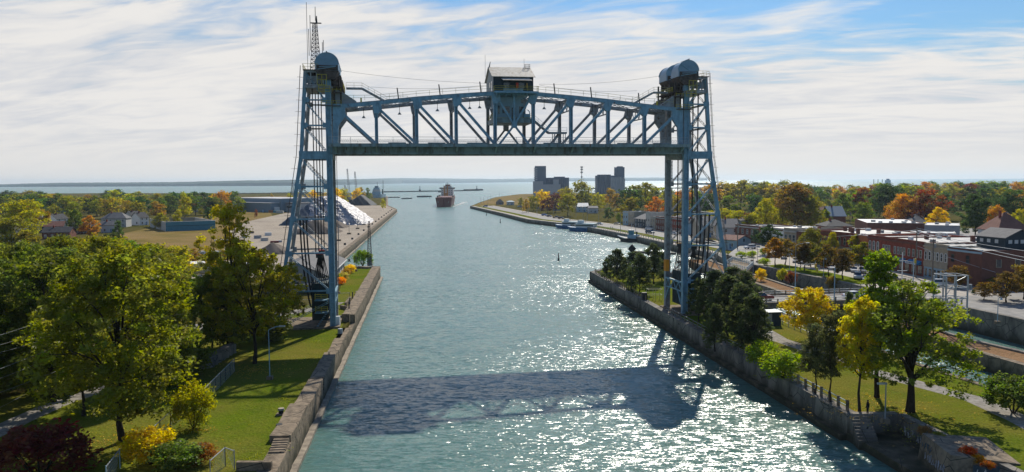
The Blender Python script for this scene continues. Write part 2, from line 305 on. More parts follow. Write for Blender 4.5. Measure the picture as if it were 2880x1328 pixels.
# ---------------------------------------------------------------- mesh builder
class MB:
    def __init__(s): s.v = []; s.f = []
    def add(s, vs, fs):
        o = len(s.v); s.v += [tuple(v) for v in vs]; s.f += [tuple(o + i for i in f) for f in fs]; return s
    def box(s, x0, x1, y0, y1, z0, z1):
        return s.add([(x0, y0, z0), (x1, y0, z0), (x1, y1, z0), (x0, y1, z0), (x0, y0, z1), (x1, y0, z1), (x1, y1, z1), (x0, y1, z1)],
                     [(0, 3, 2, 1), (4, 5, 6, 7), (0, 1, 5, 4), (1, 2, 6, 5), (2, 3, 7, 6), (3, 0, 4, 7)])
    def beam(s, p, q, w=0.3, h=None, up=(0, 0, 1)):
        p, q = Vector(p), Vector(q); h = h or w; d = (q - p)
        if d.length < 1e-6: return s
        d.normalize(); u = Vector(up)
        if abs(d.dot(u)) > 0.98: u = Vector((0, 1, 0))
        a = d.cross(u).normalized() * (w / 2); b = a.cross(d).normalized() * (h / 2)
        vs = [c + sa * a + sb * b for c in (p, q) for sa, sb in ((-1, -1), (1, -1), (1, 1), (-1, 1))]
        return s.add(vs, [(0, 1, 2, 3), (7, 6, 5, 4), (0, 4, 5, 1), (1, 5, 6, 2), (2, 6, 7, 3), (3, 7, 4, 0)])
    def tube(s, pts, r, n=6, r2=None, cap=True):
        pts = [Vector(p) for p in pts]; r2 = r if r2 is None else r2; rings = []
        o = len(s.v); k = len(pts)
        for i, p in enumerate(pts):
            d = (pts[min(i + 1, k - 1)] - pts[max(i - 1, 0)]).normalized(); u = Vector((0, 0, 1))
            if abs(d.dot(u)) > 0.95: u = Vector((1, 0, 0))
            a = d.cross(u).normalized(); b = a.cross(d).normalized(); rr = r + (r2 - r) * i / (k - 1)
            for j in range(n):
                t = 2 * math.pi * j / n; s.v.append(tuple(p + a * math.cos(t) * rr + b * math.sin(t) * rr))
        for i in range(k - 1):
            for j in range(n):
                j2 = (j + 1) % n; s.f.append((o + i * n + j, o + i * n + j2, o + (i + 1) * n + j2, o + (i + 1) * n + j))
        if cap:
            s.f.append(tuple(o + j for j in range(n))[::-1]); s.f.append(tuple(o + (k - 1) * n + j for j in range(n)))
        return s
    def prism(s, poly, z0, z1, sides=True):
        n = len(poly); area = sum(poly[i][0] * poly[(i + 1) % n][1] - poly[(i + 1) % n][0] * poly[i][1] for i in range(n))
        if area < 0: poly = poly[::-1]
        if z0 is None: return s.add([(p[0], p[1], z1) for p in poly], [tuple(range(n))])
        vs = [(p[0], p[1], z0) for p in poly] + [(p[0], p[1], z1) for p in poly]
        fs = [tuple(range(n))[::-1], tuple(range(n, 2 * n))] + [(i, (i + 1) % n, n + (i + 1) % n, n + i) for i in range(n)]
        return s.add(vs, fs)
    def extrude(s, prof, a, b, axis='y'):
        """profile of (u, z) points swept along one axis from a to b"""
        n = len(prof)
        f = (lambda u, z, t: (u, t, z)) if axis == 'y' else (lambda u, z, t: (t, u, z))
        vs = [f(u, z, a) for u, z in prof] + [f(u, z, b) for u, z in prof]
        fs = [tuple(range(n)), tuple(range(n, 2 * n))[::-1]] + [(i, n + i, n + (i + 1) % n, (i + 1) % n) for i in range(n)]
        return s.add(vs, fs)
    def ball(s, c, rx, ry=None, rz=None, n=8, m=5):
        ry = ry or rx; rz = rz or rx; o = len(s.v); c = Vector(c)
        s.v.append((c.x, c.y, c.z - rz))
        for i in range(1, m):
            ph = -math.pi / 2 + math.pi * i / m
            for j in range(n):
                t = 2 * math.pi * j / n; s.v.append((c.x + rx * math.cos(ph) * math.cos(t), c.y + ry * math.cos(ph) * math.sin(t), c.z + rz * math.sin(ph)))
        s.v.append((c.x, c.y, c.z + rz)); e = len(s.v) - 1
        for j in range(n):
            s.f.append((o, o + 1 + (j + 1) % n, o + 1 + j)); s.f.append((e, e - n + j, e - n + (j + 1) % n))
        for i in range(m - 2):
            for j in range(n):
                a = o + 1 + i * n + j; b = o + 1 + i * n + (j + 1) % n; s.f.append((a, b, b + n, a + n))
        return s
    ZM = None
    def build(s, name, m, parent=None, col=None, smooth=False):
        if MB.ZM: s.v = [(x, y, MB.ZM(z)) for x, y, z in s.v]
        me = bpy.data.meshes.new(name); me.from_pydata(s.v, [], s.f); me.update()
        if isinstance(m, str): m = M[m]
        me.materials.append(m)
        if smooth: me.shade_smooth()
        o = bpy.data.objects.new(name, me); C.objects.link(o)
        if parent is not None: o.parent = parent
        if col: o.color = (*col, 1)
        return o
def thing(name, label, cat, loc=(0, 0, 0), rz=0.0, group=None):
    o = bpy.data.objects.new(name, None); C.objects.link(o); o.empty_display_size = 0.5
    o.location = loc; o.rotation_euler = (0, 0, rz); o['label'] = label; o['category'] = cat
    if group: o['group'] = group
    return o
def tag(o, label, cat, group=None):
    o['label'] = label; o['category'] = cat
    if group: o['group'] = group
    return o
def struct(o, kind='structure'):
    o['kind'] = kind; return o
def dup(root, loc, rz=None, label=None, scale=None, col=None):
    r = root.copy(); C.objects.link(r); r.location = loc
    if rz is not None: r.rotation_euler = (0, 0, rz)
    if scale is not None: r.scale = (scale,) * 3 if isinstance(scale, (int, float)) else scale
    if label: r['label'] = label
    for ch in list(root.children):
        c = ch.copy(); C.objects.link(c); c.parent = r
        if col and ch.get('tint'): c.color = (*col, 1)
        for g in ch.children:
            d = g.copy(); C.objects.link(d); d.parent = c
    return r
def lerp(a, b, t): return a + (b - a) * t
# ================================================================ SETTING: water, land, quays
def grid_plane(name, m, x0, x1, y0, y1, z):
    return MB().add([(x0, y0, z), (x1, y0, z), (x1, y1, z), (x0, y1, z)], [(0, 1, 2, 3)]).build(name, m)
struct(grid_plane('water', 'water', -60000, 60000, -3000, 90000, 0.0))
LZ, TZ = 3.0, 4.7
def Lw(Y): return -24 - 0.1086 * (Y - 85)        # near left wall, waterline
def Rw(Y): return 24 + (244 - Y) * 0.1042        # island wall, waterline
left_far = [(-62, 262), (-118, 817), (-150, 960), (-197, 1262), (-335, 2040), (-1200, 2350), (-5000, 2300), (-5000, 20)]
left_poly = [(Lw(20) - 0.9, 20), (Lw(258) - 0.9, 258), (-62, 262)] + left_far[1:]
struct(MB().prism(left_poly, -3, LZ).build('left_bank_ground', 'woodland_floor'))
right_poly = [(103, 20), (103, 100), (92.5, 163), (85.5, 197), (75, 246), (76, 280), (78, 302), (68.6, 364), (60.7, 417), (49, 474), (34.6, 531), (12, 589), (-7.9, 704), (-48, 921),
              (-43, 1100), (-30, 1420), (16, 1754), (300, 1950), (1200, 2100), (5000, 2000), (5000, 20)]
struct(MB().prism(right_poly, -3, 2.6).build('right_bank_ground', 'woodland_floor'))
terr = [(103.3, 20), (103.3, 100), (92.8, 163), (85.8, 197), (75.3, 246), (76.3, 280), (80, 290), (96, 330), (104, 420), (420, 420), (420, 20)]
struct(MB().prism(terr, 2.0, TZ).build('town_ground', 'asphalt'))
isl = [(Rw(243), 243), (Rw(93), 93), (Rw(93) + 5.5, 93), (Rw(20) + 5.5, 20), (73.5, 20), (64, 107), (61.7, 118.6), (55, 180), (50, 232), (33, 258)]
isl = [(x + (0.9 if i < 4 else 0), y) for i, (x, y) in enumerate(isl)]
struct(MB().prism(isl, -3, LZ).build('island_ground', 'lawn'))
strip = [(90, 20), (78, 118), (76, 130), (68, 203), (63, 273), (64, 288), (70, 284), (75, 203), (81, 140), (84, 129), (97, 20)]
struct(MB().prism(strip, -3, 2.4).build('old_lock_wall_ground', 'dry_strip'))
# sheets a few millimetres over the ground
def sheet(name, m, pts, z): return struct(MB().prism([(p[0], p[1]) for p in pts], None, z).build(name, m))
lawn = [(Lw(20) - 1.7, 20), (Lw(150) - 1.7, 150), (Lw(257) - 2.2, 256), P(985, 752, LZ), P(960, 800, LZ), P(945, 850, LZ), (-60, 170), (-62, 120), (-70, 90), (-75, 20)]
sheet('lawn_ground', 'lawn', lawn, LZ + .004)
yard = [(-62.5, 263), (-118, 815), (-150, 958), (-230, 958), (-205, 700), (-190, 560), (-170, 480), (-120, 330), (-108, 230), (-70, 235)]
sheet('dock_yard_ground', 'yard', yard, LZ + .008)
field = [P(330, 660, LZ), P(620, 600, LZ), P(760, 595, LZ), P(775, 630, LZ), P(700, 660, LZ), P(760, 760, LZ), P(560, 780, LZ), P(330, 740, LZ), P(250, 680, LZ)]
sheet('field_ground', 'field', field, LZ + .004)
sheet('far_field_ground', 'field', [P(600, 556, LZ), P(860, 550, LZ), P(980, 556, LZ), P(1040, 575, LZ), P(1000, 590, LZ), P(850, 600, LZ), P(690, 600, LZ)], LZ + .006)
sheet('headland_ground', 'field', [(-46, 925), (-41, 1100), (-28, 1418), (18, 1752), (200, 1700), (120, 1200), (40, 980)], 2.6 + .004)
# concrete copings and quay walls
def offset_strip(pts, a, b):
    out_a, out_b = [], []
    for i, p in enumerate(pts):
        q0 = Vector(pts[max(i - 1, 0)][:2]); q1 = Vector(pts[min(i + 1, len(pts) - 1)][:2]); d = (q1 - q0).normalized(); nrm = Vector((d.y, -d.x))
        c = Vector(p[:2]); out_a.append(c + nrm * a); out_b.append(c + nrm * b)
    return out_a, out_b
def wall_run(name, pts, a, b, z0, z1, m, z1b=None):
    A, B = offset_strip(pts, a, b); mb = MB(); z1b = z1 if z1b is None else z1b
    for i in range(len(pts) - 1):
        vs = [(*A[i], z0), (*B[i], z0), (*B[i + 1], z0), (*A[i + 1], z0), (*A[i], z1), (*B[i], z1b), (*B[i + 1], z1b), (*A[i + 1], z1)]
        mb.add(vs, [(0, 3, 2, 1), (4, 5, 6, 7), (0, 1, 5, 4), (1, 2, 6, 5), (2, 3, 7, 6), (3, 0, 4, 7)])
    return struct(mb.build(name, m))
def jitter(pts, step, amp):
    o = []
    for i in range(len(pts) - 1):
        a, b = Vector(pts[i][:2]), Vector(pts[i + 1][:2]); n = max(1, int((b - a).length / step))
        for k in range(n):
            p = a.lerp(b, k / n); o.append((p.x + random.uniform(-amp, amp), p.y))
    o.append(pts[-1][:2]); return o
random.seed(3)
# left near wall: blocks of unequal height, ledge at the waterline
Y0 = 20
for i, (ya, yb, wd, top) in enumerate(((20, 84, 2.6, 3.1), (84.4, 97, 3.1, 3.75), (97.2, 111, 2.7, 3.35), (111.2, 128, 2.6, 3.45), (128.2, 141, 2.3, 3.2), (141.2, 152, 2.6, 3.0), (152.2, 162, 2.0, 2.1), (162.2, 256, 3.4, 3.9))):
    wd *= .74; pts = jitter([(Lw(ya), ya), (Lw(yb), yb)], 3.0, 0.10)
    o = wall_run('quay_wall', pts, 0.0, -wd, -2, top, 'concrete')
wall_run('quay_ledge', jitter([(Lw(20), 20), (Lw(257), 257)], 4, 0.05), 0.75, -0.3, -2, 0.38, 'ledge')
wall_run('quay_wall', [(Lw(256.4) - 3.4, 257.8), (-61, 262)], 0.5, -1.5, -2, 3.6, 'concrete')
fq = [(-62, 262), (-118, 817), (-150, 960), (-197, 1262), (-250, 1600)]
wall_run('quay_wall', jitter(fq, 18, 0.12), 0.25, -1.6, -2, 3.25, 'concrete')
wall_run('quay_ledge', fq, 0.9, 0.0, -2, 0.4, 'ledge')
# island wall
iw = jitter([(Rw(93), 93), (Rw(243), 243)][::-1], 4, 0.06)
struct(MB().prism([(Rw(93.5), 93.5), (Rw(20), 20), (Rw(20) + 7, 20), (Rw(93.5) + 7, 93.5)], -2, 0.95).build('quay_landing', 'concrete'))
wall_run('quay_wall', [(Rw(93) + 6.4, 93), (Rw(20) + 6.4, 20)], 0.4, -0.5, 0.9, 3.2, 'concrete_wall')
wall_run('quay_wall', [(Rw(93.4), 93.4), (Rw(93) + 6, 93.4)], 0.5, -0.4, 0.9, 3.2, 'concrete_wall')
wall_run('quay_wall', iw, 0.0, -1.5, -2, 3.15, 'concrete_wall')
wall_run('quay_ledge', iw, 0.85, -0.2, -2, 0.7, 'concrete')
wall_run('quay_wall', [(33, 258.5), (Rw(243) - .1, 243.6)], 0.2, -1.2, -2, 3.15, 'concrete_wall')
wall_run('quay_wall', [(73.5, 20), (64, 107), (61.7, 118.6), (55, 180), (50, 232), (33, 258)], 0.15, -0.9, -2, 3.1, 'concrete')
# old lock wall kerbs
wall_run('lock_kerb', [(90, 20), (78, 118), (76, 130), (68, 203), (63, 273)], -0.4, 0.9, -2, 2.75, 'concrete')
wall_run('lock_kerb', [(97, 20), (84, 129), (81, 140), (75, 203), (70, 284)], 0.2, -0.7, -2, 2.7, 'concrete_wall')
# right bank quays
tq = [(103, 20), (103, 100), (92.5, 163), (85.5, 197), (75, 246), (76, 280)]
wall_run('quay_wall', jitter(tq, 9, 0.05), -0.3, 0.7, -2, TZ + .12, 'concrete_wall')
rq = [(76, 281), (78, 302), (68.6, 364), (60.7, 417), (49, 474), (34.6, 531), (12, 589), (-7.9, 704), (-48, 921)]
wall_run('quay_wall', rq, -0.3, 1.3, -2, 2.85, 'concrete_wall')
wall_run('quay_path', rq[1:], 1.3, 5.0, 1, 2.68, 'pavers')
wall_run('quay_verge', rq[1:], 5.0, 11.5, 1, 2.655, 'lawn')
road_c = rq[1:]
wall_run('west_street_road', rq[1:], 11.5, 24, 1, 2.70, 'asphalt')
wall_run('west_street_pavement', rq[1:], 24, 27.5, 1, 2.82, 'pavers')
# terrace street and plaza in front of the shops
sheet('plaza_ground', 'pavers', [(77, 245), (86.5, 198), (90, 178), (105.5, 178), (104, 210), (101.5, 246), (95, 300), (84, 292)], TZ + .004)
sheet('parade_lawn', 'lawn_green', [(77.6, 243), (86.9, 198.5), (92.5, 200), (90, 225), (84, 248)], TZ + .008)
sheet('shop_pavement', 'pavers', [(106.8, 178), (111.5, 178), (110.6, 205), (108, 246), (103, 272), (96, 305), (92, 305), (98, 272), (104.5, 246), (106.4, 205)], TZ + .11)
# approach road and its bridges lie on the line of the lift span
BR_A = R(9.7); BD = Vector((math.cos(BR_A), math.sin(BR_A), 0)); BN = Vector((-math.sin(BR_A), math.cos(BR_A), 0))
B0 = P(937, 923, 2.9)
def BP(s, t, z): v = B0 + BD * s + BN * t; return Vector((v.x, v.y, z))
RZ = 4.75
def bstrip(name, m, s0, s1, t0, t1, z0, z1):
    pts = [BP(s0, t0, 0), BP(s1, t0, 0), BP(s1, t1, 0), BP(s0, t1, 0)]
    return struct(MB().prism([(p.x, p.y) for p in pts], z0, z1).build(name, m))
bstrip('clarence_road', 'asphalt', 84, 134, 1.2, 8.8, RZ - .9, RZ)
bstrip('clarence_road', 'asphalt', 74.5, 84, 1.2, 8.8, LZ - .5, RZ - .02)
bstrip('clarence_pavement', 'pavers', 84, 134, -0.8, 1.2, RZ - .9, RZ + .14)
bstrip('clarence_pavement', 'pavers', 84, 134, 8.8, 10.8, RZ - .9, RZ + .14)
for k in range(9): bstrip('road_marking', 'paint_white', 86 + k * 5, 88.4 + k * 5, 4.93, 5.07, RZ - .1, RZ + .005)
bstrip('clarence_road', 'asphalt', -90, -1, 1.2, 8.8, LZ - .5, LZ + .10)
# gravel path across the island, road by the tower
def px_strip(name, m, cen, wd, z):
    pts = [P(x, y, z) for x, y in cen]; A, B = offset_strip(pts, wd / 2, -wd / 2)
    mb = MB()
    for i in range(len(pts) - 1): mb.add([(*A[i], z), (*B[i], z), (*B[i + 1], z), (*A[i + 1], z)], [(0, 1, 2, 3)])
    return struct(mb.build(name, m))
px_strip('gravel_path', 'gravel', [(2990, 1245), (2880, 1185), (2740, 1122), (2600, 1085), (2500, 1058), (2400, 1030), (2280, 985), (2190, 955), (2140, 925), (2100, 900)], 3.3, LZ + .006)
px_strip('gravel_track', 'gravel', [(-40, 1230), (60, 1180), (180, 1128), (300, 1090), (420, 1060)], 3.2, LZ + .006)
px_strip('gravel_track', 'gravel', [(700, 905), (800, 880), (900, 868), (940, 850)], 5, LZ + .012)
# far shore: low wooded hills beyond the lake
def hills():
    mb = MB(); pts = []
    prof = [(-900, 474, 462), (-400, 528, 516), (0, 526, 518.5), (150, 525.5, 514.5), (300, 525, 513.5), (500, 524, 512), (700, 523.4, 507.5), (850, 522.6, 505.6), (1000, 519.5, 504.2),
            (1130, 516.5, 501.0), (1250, 515.8, 502.3), (1400, 513.5, 503.6), (1560, 511, 501.5), (1700, 508.3, 500.4), (1850, 506.5, 499.6), (2000, 504.3, 500.2)]
    prof = prof[1:]
    n = 0
    for i in range(len(prof) - 1):
        for k in range(14):
            t = k / 14; x = lerp(prof[i][0], prof[i + 1][0], t); yb = max(lerp(prof[i][1], prof[i + 1][1], t), 510 - .0058 * (x - 1440) + 1.2); yt = lerp(prof[i][2], prof[i + 1][2], t)
            b = P(x, yb, 0.0); pts.append((b, AT(x, yt + random.uniform(-.35, .35), b.y * 1.03)))
    o = len(pts); vs = []
    for b, t in pts:
        vs += [(b.x, b.y, -1), (b.x, b.y, max(4, t.z * 0.55)), (t.x, t.y, t.z), (t.x * 1.5, t.y * 1.5, -1)]
    fs = [(4 * i + j, 4 * i + 4 + j, 4 * i + 5 + j, 4 * i + 1 + j) for i in range(o - 1) for j in range(3)]
    mb.add(vs, fs); return struct(mb.build('far_hills', mat('distant_woods', (0.035, 0.06, 0.04), 0.95, 0.1, scale=0.002)))
hills()
# ================================================================ LIFT BRIDGE
# local frame: s along the span, t away from the camera, z up; root at the foot of the near left leg
PANEL, TD = 7.66, 10.0
MB.ZM = lambda z: z if z < 31 else 31 + (z - 31) * .953
S0 = 1.25
chord = [46.0, 46.8, 47.7, 48.4, 49.0, 49.0, 48.4, 47.7, 46.8, 46.0]
DB, DT = 36.6, 38.6       # underside and top of the deck
def root_b(name, label, cat, group=None):
    return thing(name, label, cat, (B0.x, B0.y, 0), BR_A, group)
SPAN = PANEL * 9
LEG_R = SPAN + 2 * S0      # s of the right tower's front legs
NSS = {'near': 0.0, 'far': TD}

def lattice(mb, p, q, width, r, nseg, side):
    """two chords with zigzag lacing between p and q; side = unit vector across"""
    p, q, side = Vector(p), Vector(q), Vector(side); h = side * width / 2
    mb.beam(p - h, q - h, r); mb.beam(p + h, q + h, r)
    for i in range(nseg):
        a = p.lerp(q, i / nseg); b = p.lerp(q, (i + 1) / nseg)
        mb.beam(a - h if i % 2 else a + h, b + h if i % 2 else b - h, r * 0.7)
    return mb
def rail(mb, pts, h=1.1, post=1.8, r=0.045, rails=(0.55, 1.1)):
    pts = [Vector(p) for p in pts]
    for a, b in zip(pts, pts[1:]):
        for k in rails: mb.beam(a + Vector((0, 0, k)), b + Vector((0, 0, k)), r)
        n = max(1, int((b - a).length / post))
        for i in range(n + 1):
            p = a.lerp(b, i / n); mb.beam(p, p + Vector((0, 0, h)), r)
    return mb

def make_span():
    rt = root_b('lift_span', 'blue steel through-truss lift span raised high across the canal between its towers', 'bridge span')
    xs = [S0 + PANEL * i for i in range(10)]
    for side, t in NSS.items():
        m = 'steel' if side == 'near' else 'steel_worn'
        tc_ = MB()
        pts = [(xs[i], t, chord[i]) for i in range(10)]
        for i in range(9): tc_.beam(Vector(pts[i]) + Vector((0, 0, 0)), pts[i + 1], 0.7, 0.72)
        tc_.build('top_chord', m, rt)
        b = MB(); b.box(0.2, SPAN + 2.3, t - 0.35, t + 0.35, DB + 0.3, DT + 0.05); b.box(0.2, SPAN + 2.3, t - .5, t + .5, DB, DB + .28)
        b.build('bottom_chord', 'deck_green', rt)
        # end posts with big gussets
        for e, sg in ((0, 1), (9, -1)):
            g = MB(); x = xs[e]
            g.extrude([(x - .55 * sg, DT), (x - .4 * sg, 46.5), (x + 1.8 * sg, 46.6), (x + 1.9 * sg, 44.2), (x + .6 * sg, 42.3), (x + .4 * sg, DT)][::sg], t - .42, t + .42)
            g.build('end_post', m, rt)
        for i in range(1, 9):
            mb = MB(); x = xs[i]; wv = 0.64 if t == 0 else 0.6
            mb.box(x - wv / 2, x - wv / 2 + .16, t - .4, t + .4, DT, chord[i]); mb.box(x + wv / 2 - .16, x + wv / 2, t - .4, t + .4, DT, chord[i])
            mb.box(x - wv / 2 + .16, x + wv / 2 - .16, t - .08, t + .08, DT, chord[i])
            mb.build('vertical_post', m, rt)
            gp = MB(); sg = 1 if i < 4.5 else -1
            gp.extrude([(x - .75, chord[i] - .2), (x + .95 * 1, chord[i] - .2), (x + (1.1 if sg > 0 else .55), chord[i] - 1.4), (x + .4, chord[i] - 2.1), (x - .4, chord[i] - 2.1), (x - (1.1 if sg < 0 else .55), chord[i] - 1.4)][::-1], t - .46, t + .46)
            gp.build('gusset_plate', m, rt)
        for i in list(range(1, 4)) + [0]:
            for a, b_ in ((i, i + 1), (9 - i, 8 - i)):
                mb = MB(); z = chord[a] - (0.6 if i else 1.4); xx = xs[a] + (0 if i else (1.5 if a == 0 else -1.5))
                mb.beam((xx, t, z), (xs[b_], t, DT), 0.5, 0.5 if i else .5, up=(0, 1, 0)); mb.build('diagonal', m, rt)
        # middle panel: thin K bracing meeting at a hanger
        xm = (xs[4] + xs[5]) / 2
        k = MB()
        k.beam((xs[4] + .4, t, 48.4), (xm, t, 42.6), 0.4, .4, up=(0, 1, 0)); k.beam((xs[5] - .4, t, 48.4), (xm, t, 42.6), 0.4, .4, up=(0, 1, 0))
        k.beam((xm, t, 42.6), (xm - 3.0, t, DT), .38, .38, up=(0, 1, 0)); k.beam((xm, t, 42.6), (xm + 3.0, t, DT), .38, .38, up=(0, 1, 0))
        k.beam((xm, t, 42.2), (xm, t, 49), .42); k.box(xm - .55, xm + .55, t - .3, t + .3, 42.0, 43.2)
        k.build('middle_bracing', m, rt)
    # floor: cross beams, slab, footways, brackets
    fl = MB(); fl.box(0.4, SPAN + 2.1, 0.5, TD - .5, DT - .75, DT - .3); fl.build('road_deck', 'steel_rust', rt)
    for i in range(19):
        x = S0 + PANEL / 2 * i; fb = MB(); fb.box(x - .22, x + .22, .36, TD - .36, DB + .3, DT - .78)
        if i % 2 == 0: fb.extrude([(-2.25, DT - .35), (-2.25, DT - .6), (-.4, DB + .2), (-.4, DT - .35)], x - .16, x + .16, 'x')
        fb.build('floor_beam', 'deck_green', rt)
    for i in range(5): MB().box(.4, SPAN + 2.1, 1.4 + 1.7 * i, 1.65 + 1.7 * i, DB + 1.0, DT - .76).build('stringer', 'deck_green', rt)
    fw_ = MB(); fw_.box(0.0, SPAN + 2.5, -2.5, -.52, DT - .16, DT); fw_.box(0.0, SPAN + 2.5, -2.56, -2.46, DT - .62, DT + .06); fw_.build('footway', 'deck_green', rt)
    r = MB(); rail(r, [(0.1, -2.46, DT), (SPAN + 2.4, -2.46, DT)], 1.35, 3.93, .07, (1.35,))
    for zz in (.2, .42, .64, .86): r.beam((.1, -2.46, DT + zz), (SPAN + 2.4, -2.46, DT + zz), .025)
    nn = 210
    for i in range(nn):
        a = .1 + (SPAN + 2.3) * i / nn; b2 = .1 + (SPAN + 2.3) * (i + 1) / nn
        r.beam((a, -2.46, DT + .15), (b2, -2.46, DT + .95), .025); r.beam((b2, -2.46, DT + .15), (a, -2.46, DT + .95), .025)
    r.build('footway_railing', 'galv', rt)
    r = MB(); rail(r, [(1, TD + .6, DT), (SPAN + 1.4, TD + .6, DT)], 1.2, 3.93, .06, (.6, 1.2)); r.build('far_railing', 'galv', rt)
    for i in range(10):   # low equipment boxes along the kerb
        x = S0 + PANEL * i + 3.9
        if i in (2, 3, 5, 7, 8, 1): MB().box(x - 1.7, x + 1.7, .45, .8, DT + .02, DT + .42).build('kerb_box', 'deck_green', rt)
    # top lateral bracing and sway frames
    for i in range(9):
        if 3.5 < i < 4.5: continue
        lb = MB(); za = chord[i] + .0; zb = chord[i + 1]
        lattice(lb, (xs[i], .4, za), (xs[i + 1], TD - .4, zb), .5, .1, 9, (0, 0, 1)); lattice(lb, (xs[i], TD - .4, za), (xs[i + 1], .4, zb), .5, .1, 9, (0, 0, 1))
        lb.build('lateral_bracing', 'steel_worn', rt)
    for i in range(1, 9):
        if i in (4, 5): continue
        sw = MB(); z = chord[i]; sw.beam((xs[i], .4, z - .1), (xs[i], TD - .4, z - .1), .3); zz = z - 2.6
        sw.beam((xs[i], .4, zz), (xs[i], TD - .4, zz), .22)
        n = 6
        for k in range(n):
            a = .4 + (TD - .8) * k / n; b2 = .4 + (TD - .8) * (k + 1) / n
            sw.beam((xs[i], a, z - .2 if k % 2 else zz), (xs[i], b2, zz if k % 2 else z - .2), .13)
        sw.build('sway_frame', 'steel_worn', rt)
    # walkway, posts and hanging lamps along the top chord
    wk = MB()
    up = [(xs[i], 1.0, chord[i] + .95) for i in range(10)]
    pts = [(2.6, 1.0, 47.6)] + up[1:5]; rail(wk, [(p[0], -.1, p[2] - .35) for p in pts], 1.0, 2.0, .055, (.5, 1.0)); wk.build('chord_railing', 'pale_yellow', rt); wk = MB()
    pts2 = up[5:9] + [(SPAN - .2, 1.0, 47.6)]; rail(wk, [(p[0], -.1, p[2] - .35) for p in pts2], 1.0, 2.0, .055, (.5, 1.0))
    wk.build('chord_railing', 'pale_yellow', rt)
    for i in range(9):
        if i == 4: continue
        f = MB(); a, b2 = Vector(up[i]), Vector(up[i + 1]); f.beam(a + Vector((0, -.3, -.45)), b2 + Vector((0, -.3, -.45)), 1.0, .08); f.build('chord_walkway', 'grey', rt)
    for x in (13.2, 21.2, 29.2, 44, 51.5, 61.5):
        i = min(8, int((x - S0) / PANEL)); z = lerp(chord[i], chord[i + 1], (x - S0) / PANEL - i)
        MB().tube([(x, 0, z + .3), (x - .25, 0, z + 2.6)], .12).build('wire_post', 'dark', rt)
    for x in (6.5, 13.5, 21, 29.5, 27.5, 42.8, 46, 53, 60.5):
        i = min(8, int((x - S0) / PANEL)); z = lerp(chord[i], chord[i + 1], (x - S0) / PANEL - i) - .4
        lp = MB().tube([(x, 4.8, z), (x, 4.8, z - 1.5)], .05).build('lamp_drop', 'dark', rt)
        MB().tube([(x, 4.8, z - 1.5), (x, 4.8, z - 1.75), (x, 4.8, z - 1.95)], .12, 8, .42).build('lamp_shade', 'grey', lp)
    # thin wires sagging from the tower tops to the roof of the machinery house
    wr = MB()
    for (a, b2, sg) in (((2, 0, 53.2), (31.6, 1, 51.2), .5), ((SPAN - 3, 0, 53.2), (41, 1, 51.2), .6), ((8, 0, 50), (31.6, 1, 51.0), .6), ((SPAN - 8, 0, 50), (41, 1, 51.0), .6)):
        a, b2 = Vector(a), Vector(b2); wr.tube([a.lerp(b2, k / 10) - Vector((0, 0, sg * 4 * (k / 10) * (1 - k / 10))) for k in range(11)], .022, 4)
    wr.build('guy_wires', 'dark', rt)
    # stairs up from the chord to each tower
    for sg, x0 in ((1, 2.0), (-1, SPAN + .5)):
        st = MB(); z1, z0 = 49.9, 47.2
        a = Vector((x0 + 1.3 * sg, 2.2, z1)); b2 = Vector((x0 + 9.0 * sg, 2.2, z0)); c = Vector((x0 + 4.3 * sg, 2.2, z1))
        for dt in (-.5, .5):
            o = Vector((0, dt, 0)); st.beam(a + o, c + o, .08, .35); st.beam(c + o, b2 + o, .08, .38)
        for k in range(15): p = c.lerp(b2, (k + .5) / 15); st.box(p.x - .14, p.x + .14, 1.7, 2.7, p.z - .03, p.z + .03)
        st.box(min(a.x, c.x), max(a.x, c.x), 1.7, 2.7, z1 - .05, z1 + .02)
        st.build('tower_stair', 'steel_worn', rt)
        r = MB(); rail(r, [a + Vector((0, -.5, .1)), c + Vector((0, -.5, .1)), b2 + Vector((0, -.5, .1)), b2 + Vector((4 * sg, -.5, .3))], 1.0, 1.3, .05, (.5, 1.0)); r.build('stair_railing', 'pale_yellow', rt)
        # lifting girder: sloping white plate at the end where the ropes hold
        lg = MB(); lg.extrude([(x0 - .9 * sg, 46.4), (x0 - .7 * sg, 49.4), (x0 + .3 * sg, 49.2), (x0 + 3.2 * sg, 47.2), (x0 + 3.4 * sg, 46.5)][::sg], .2, 1.0)
        lg.extrude([(x0 - .9 * sg, 46.4), (x0 - .7 * sg, 49.4), (x0 + .3 * sg, 49.2), (x0 + 3.2 * sg, 47.2), (x0 + 3.4 * sg, 46.5)][::sg], TD - 1.0, TD - .2); lg.build('lifting_girder', 'grey' if sg > 0 else 'steel_worn', rt)
        kb = MB()
        kb.box(x0 + 4.1 * sg - .15, x0 + 4.1 * sg + .15, .2, .5, 46.9, 47.9)
        kb.build('end_cabinets', 'yellow', rt)
    # machinery house on the top chords
    xa, xb = xs[4] - .3, xs[5] + .0; z0, ze, zr = 49.55, 52.55, 55.0; tm = TD / 2 - .3; ta, tb = -.3, TD - .4
    ha = MB()
    ha.add([(xa, ta, z0), (xb, ta, z0), (xb, tb, z0), (xa, tb, z0), (xa, ta, ze), (xb, ta, ze), (xb, tb, ze), (xa, tb, ze), (xa, tm, zr - .1), (xb, tm, zr - .1)],
           [(0, 1, 5, 4), (2, 3, 7, 6), (1, 2, 6, 9, 5), (3, 0, 4, 8, 7), (0, 3, 2, 1)])
    hs = ha.build('machinery_house', 'siding_dark', rt)
    gb = MB(); gb.add([(xa - .012, ta, z0), (xa - .012, tb, z0), (xa - .012, tb, ze), (xa - .012, tm, zr - .1), (xa - .012, ta, ze)], [(0, 1, 2, 3, 4)]); gb.build('gable_wall', 'offwhite', hs)
    rf = MB(); 
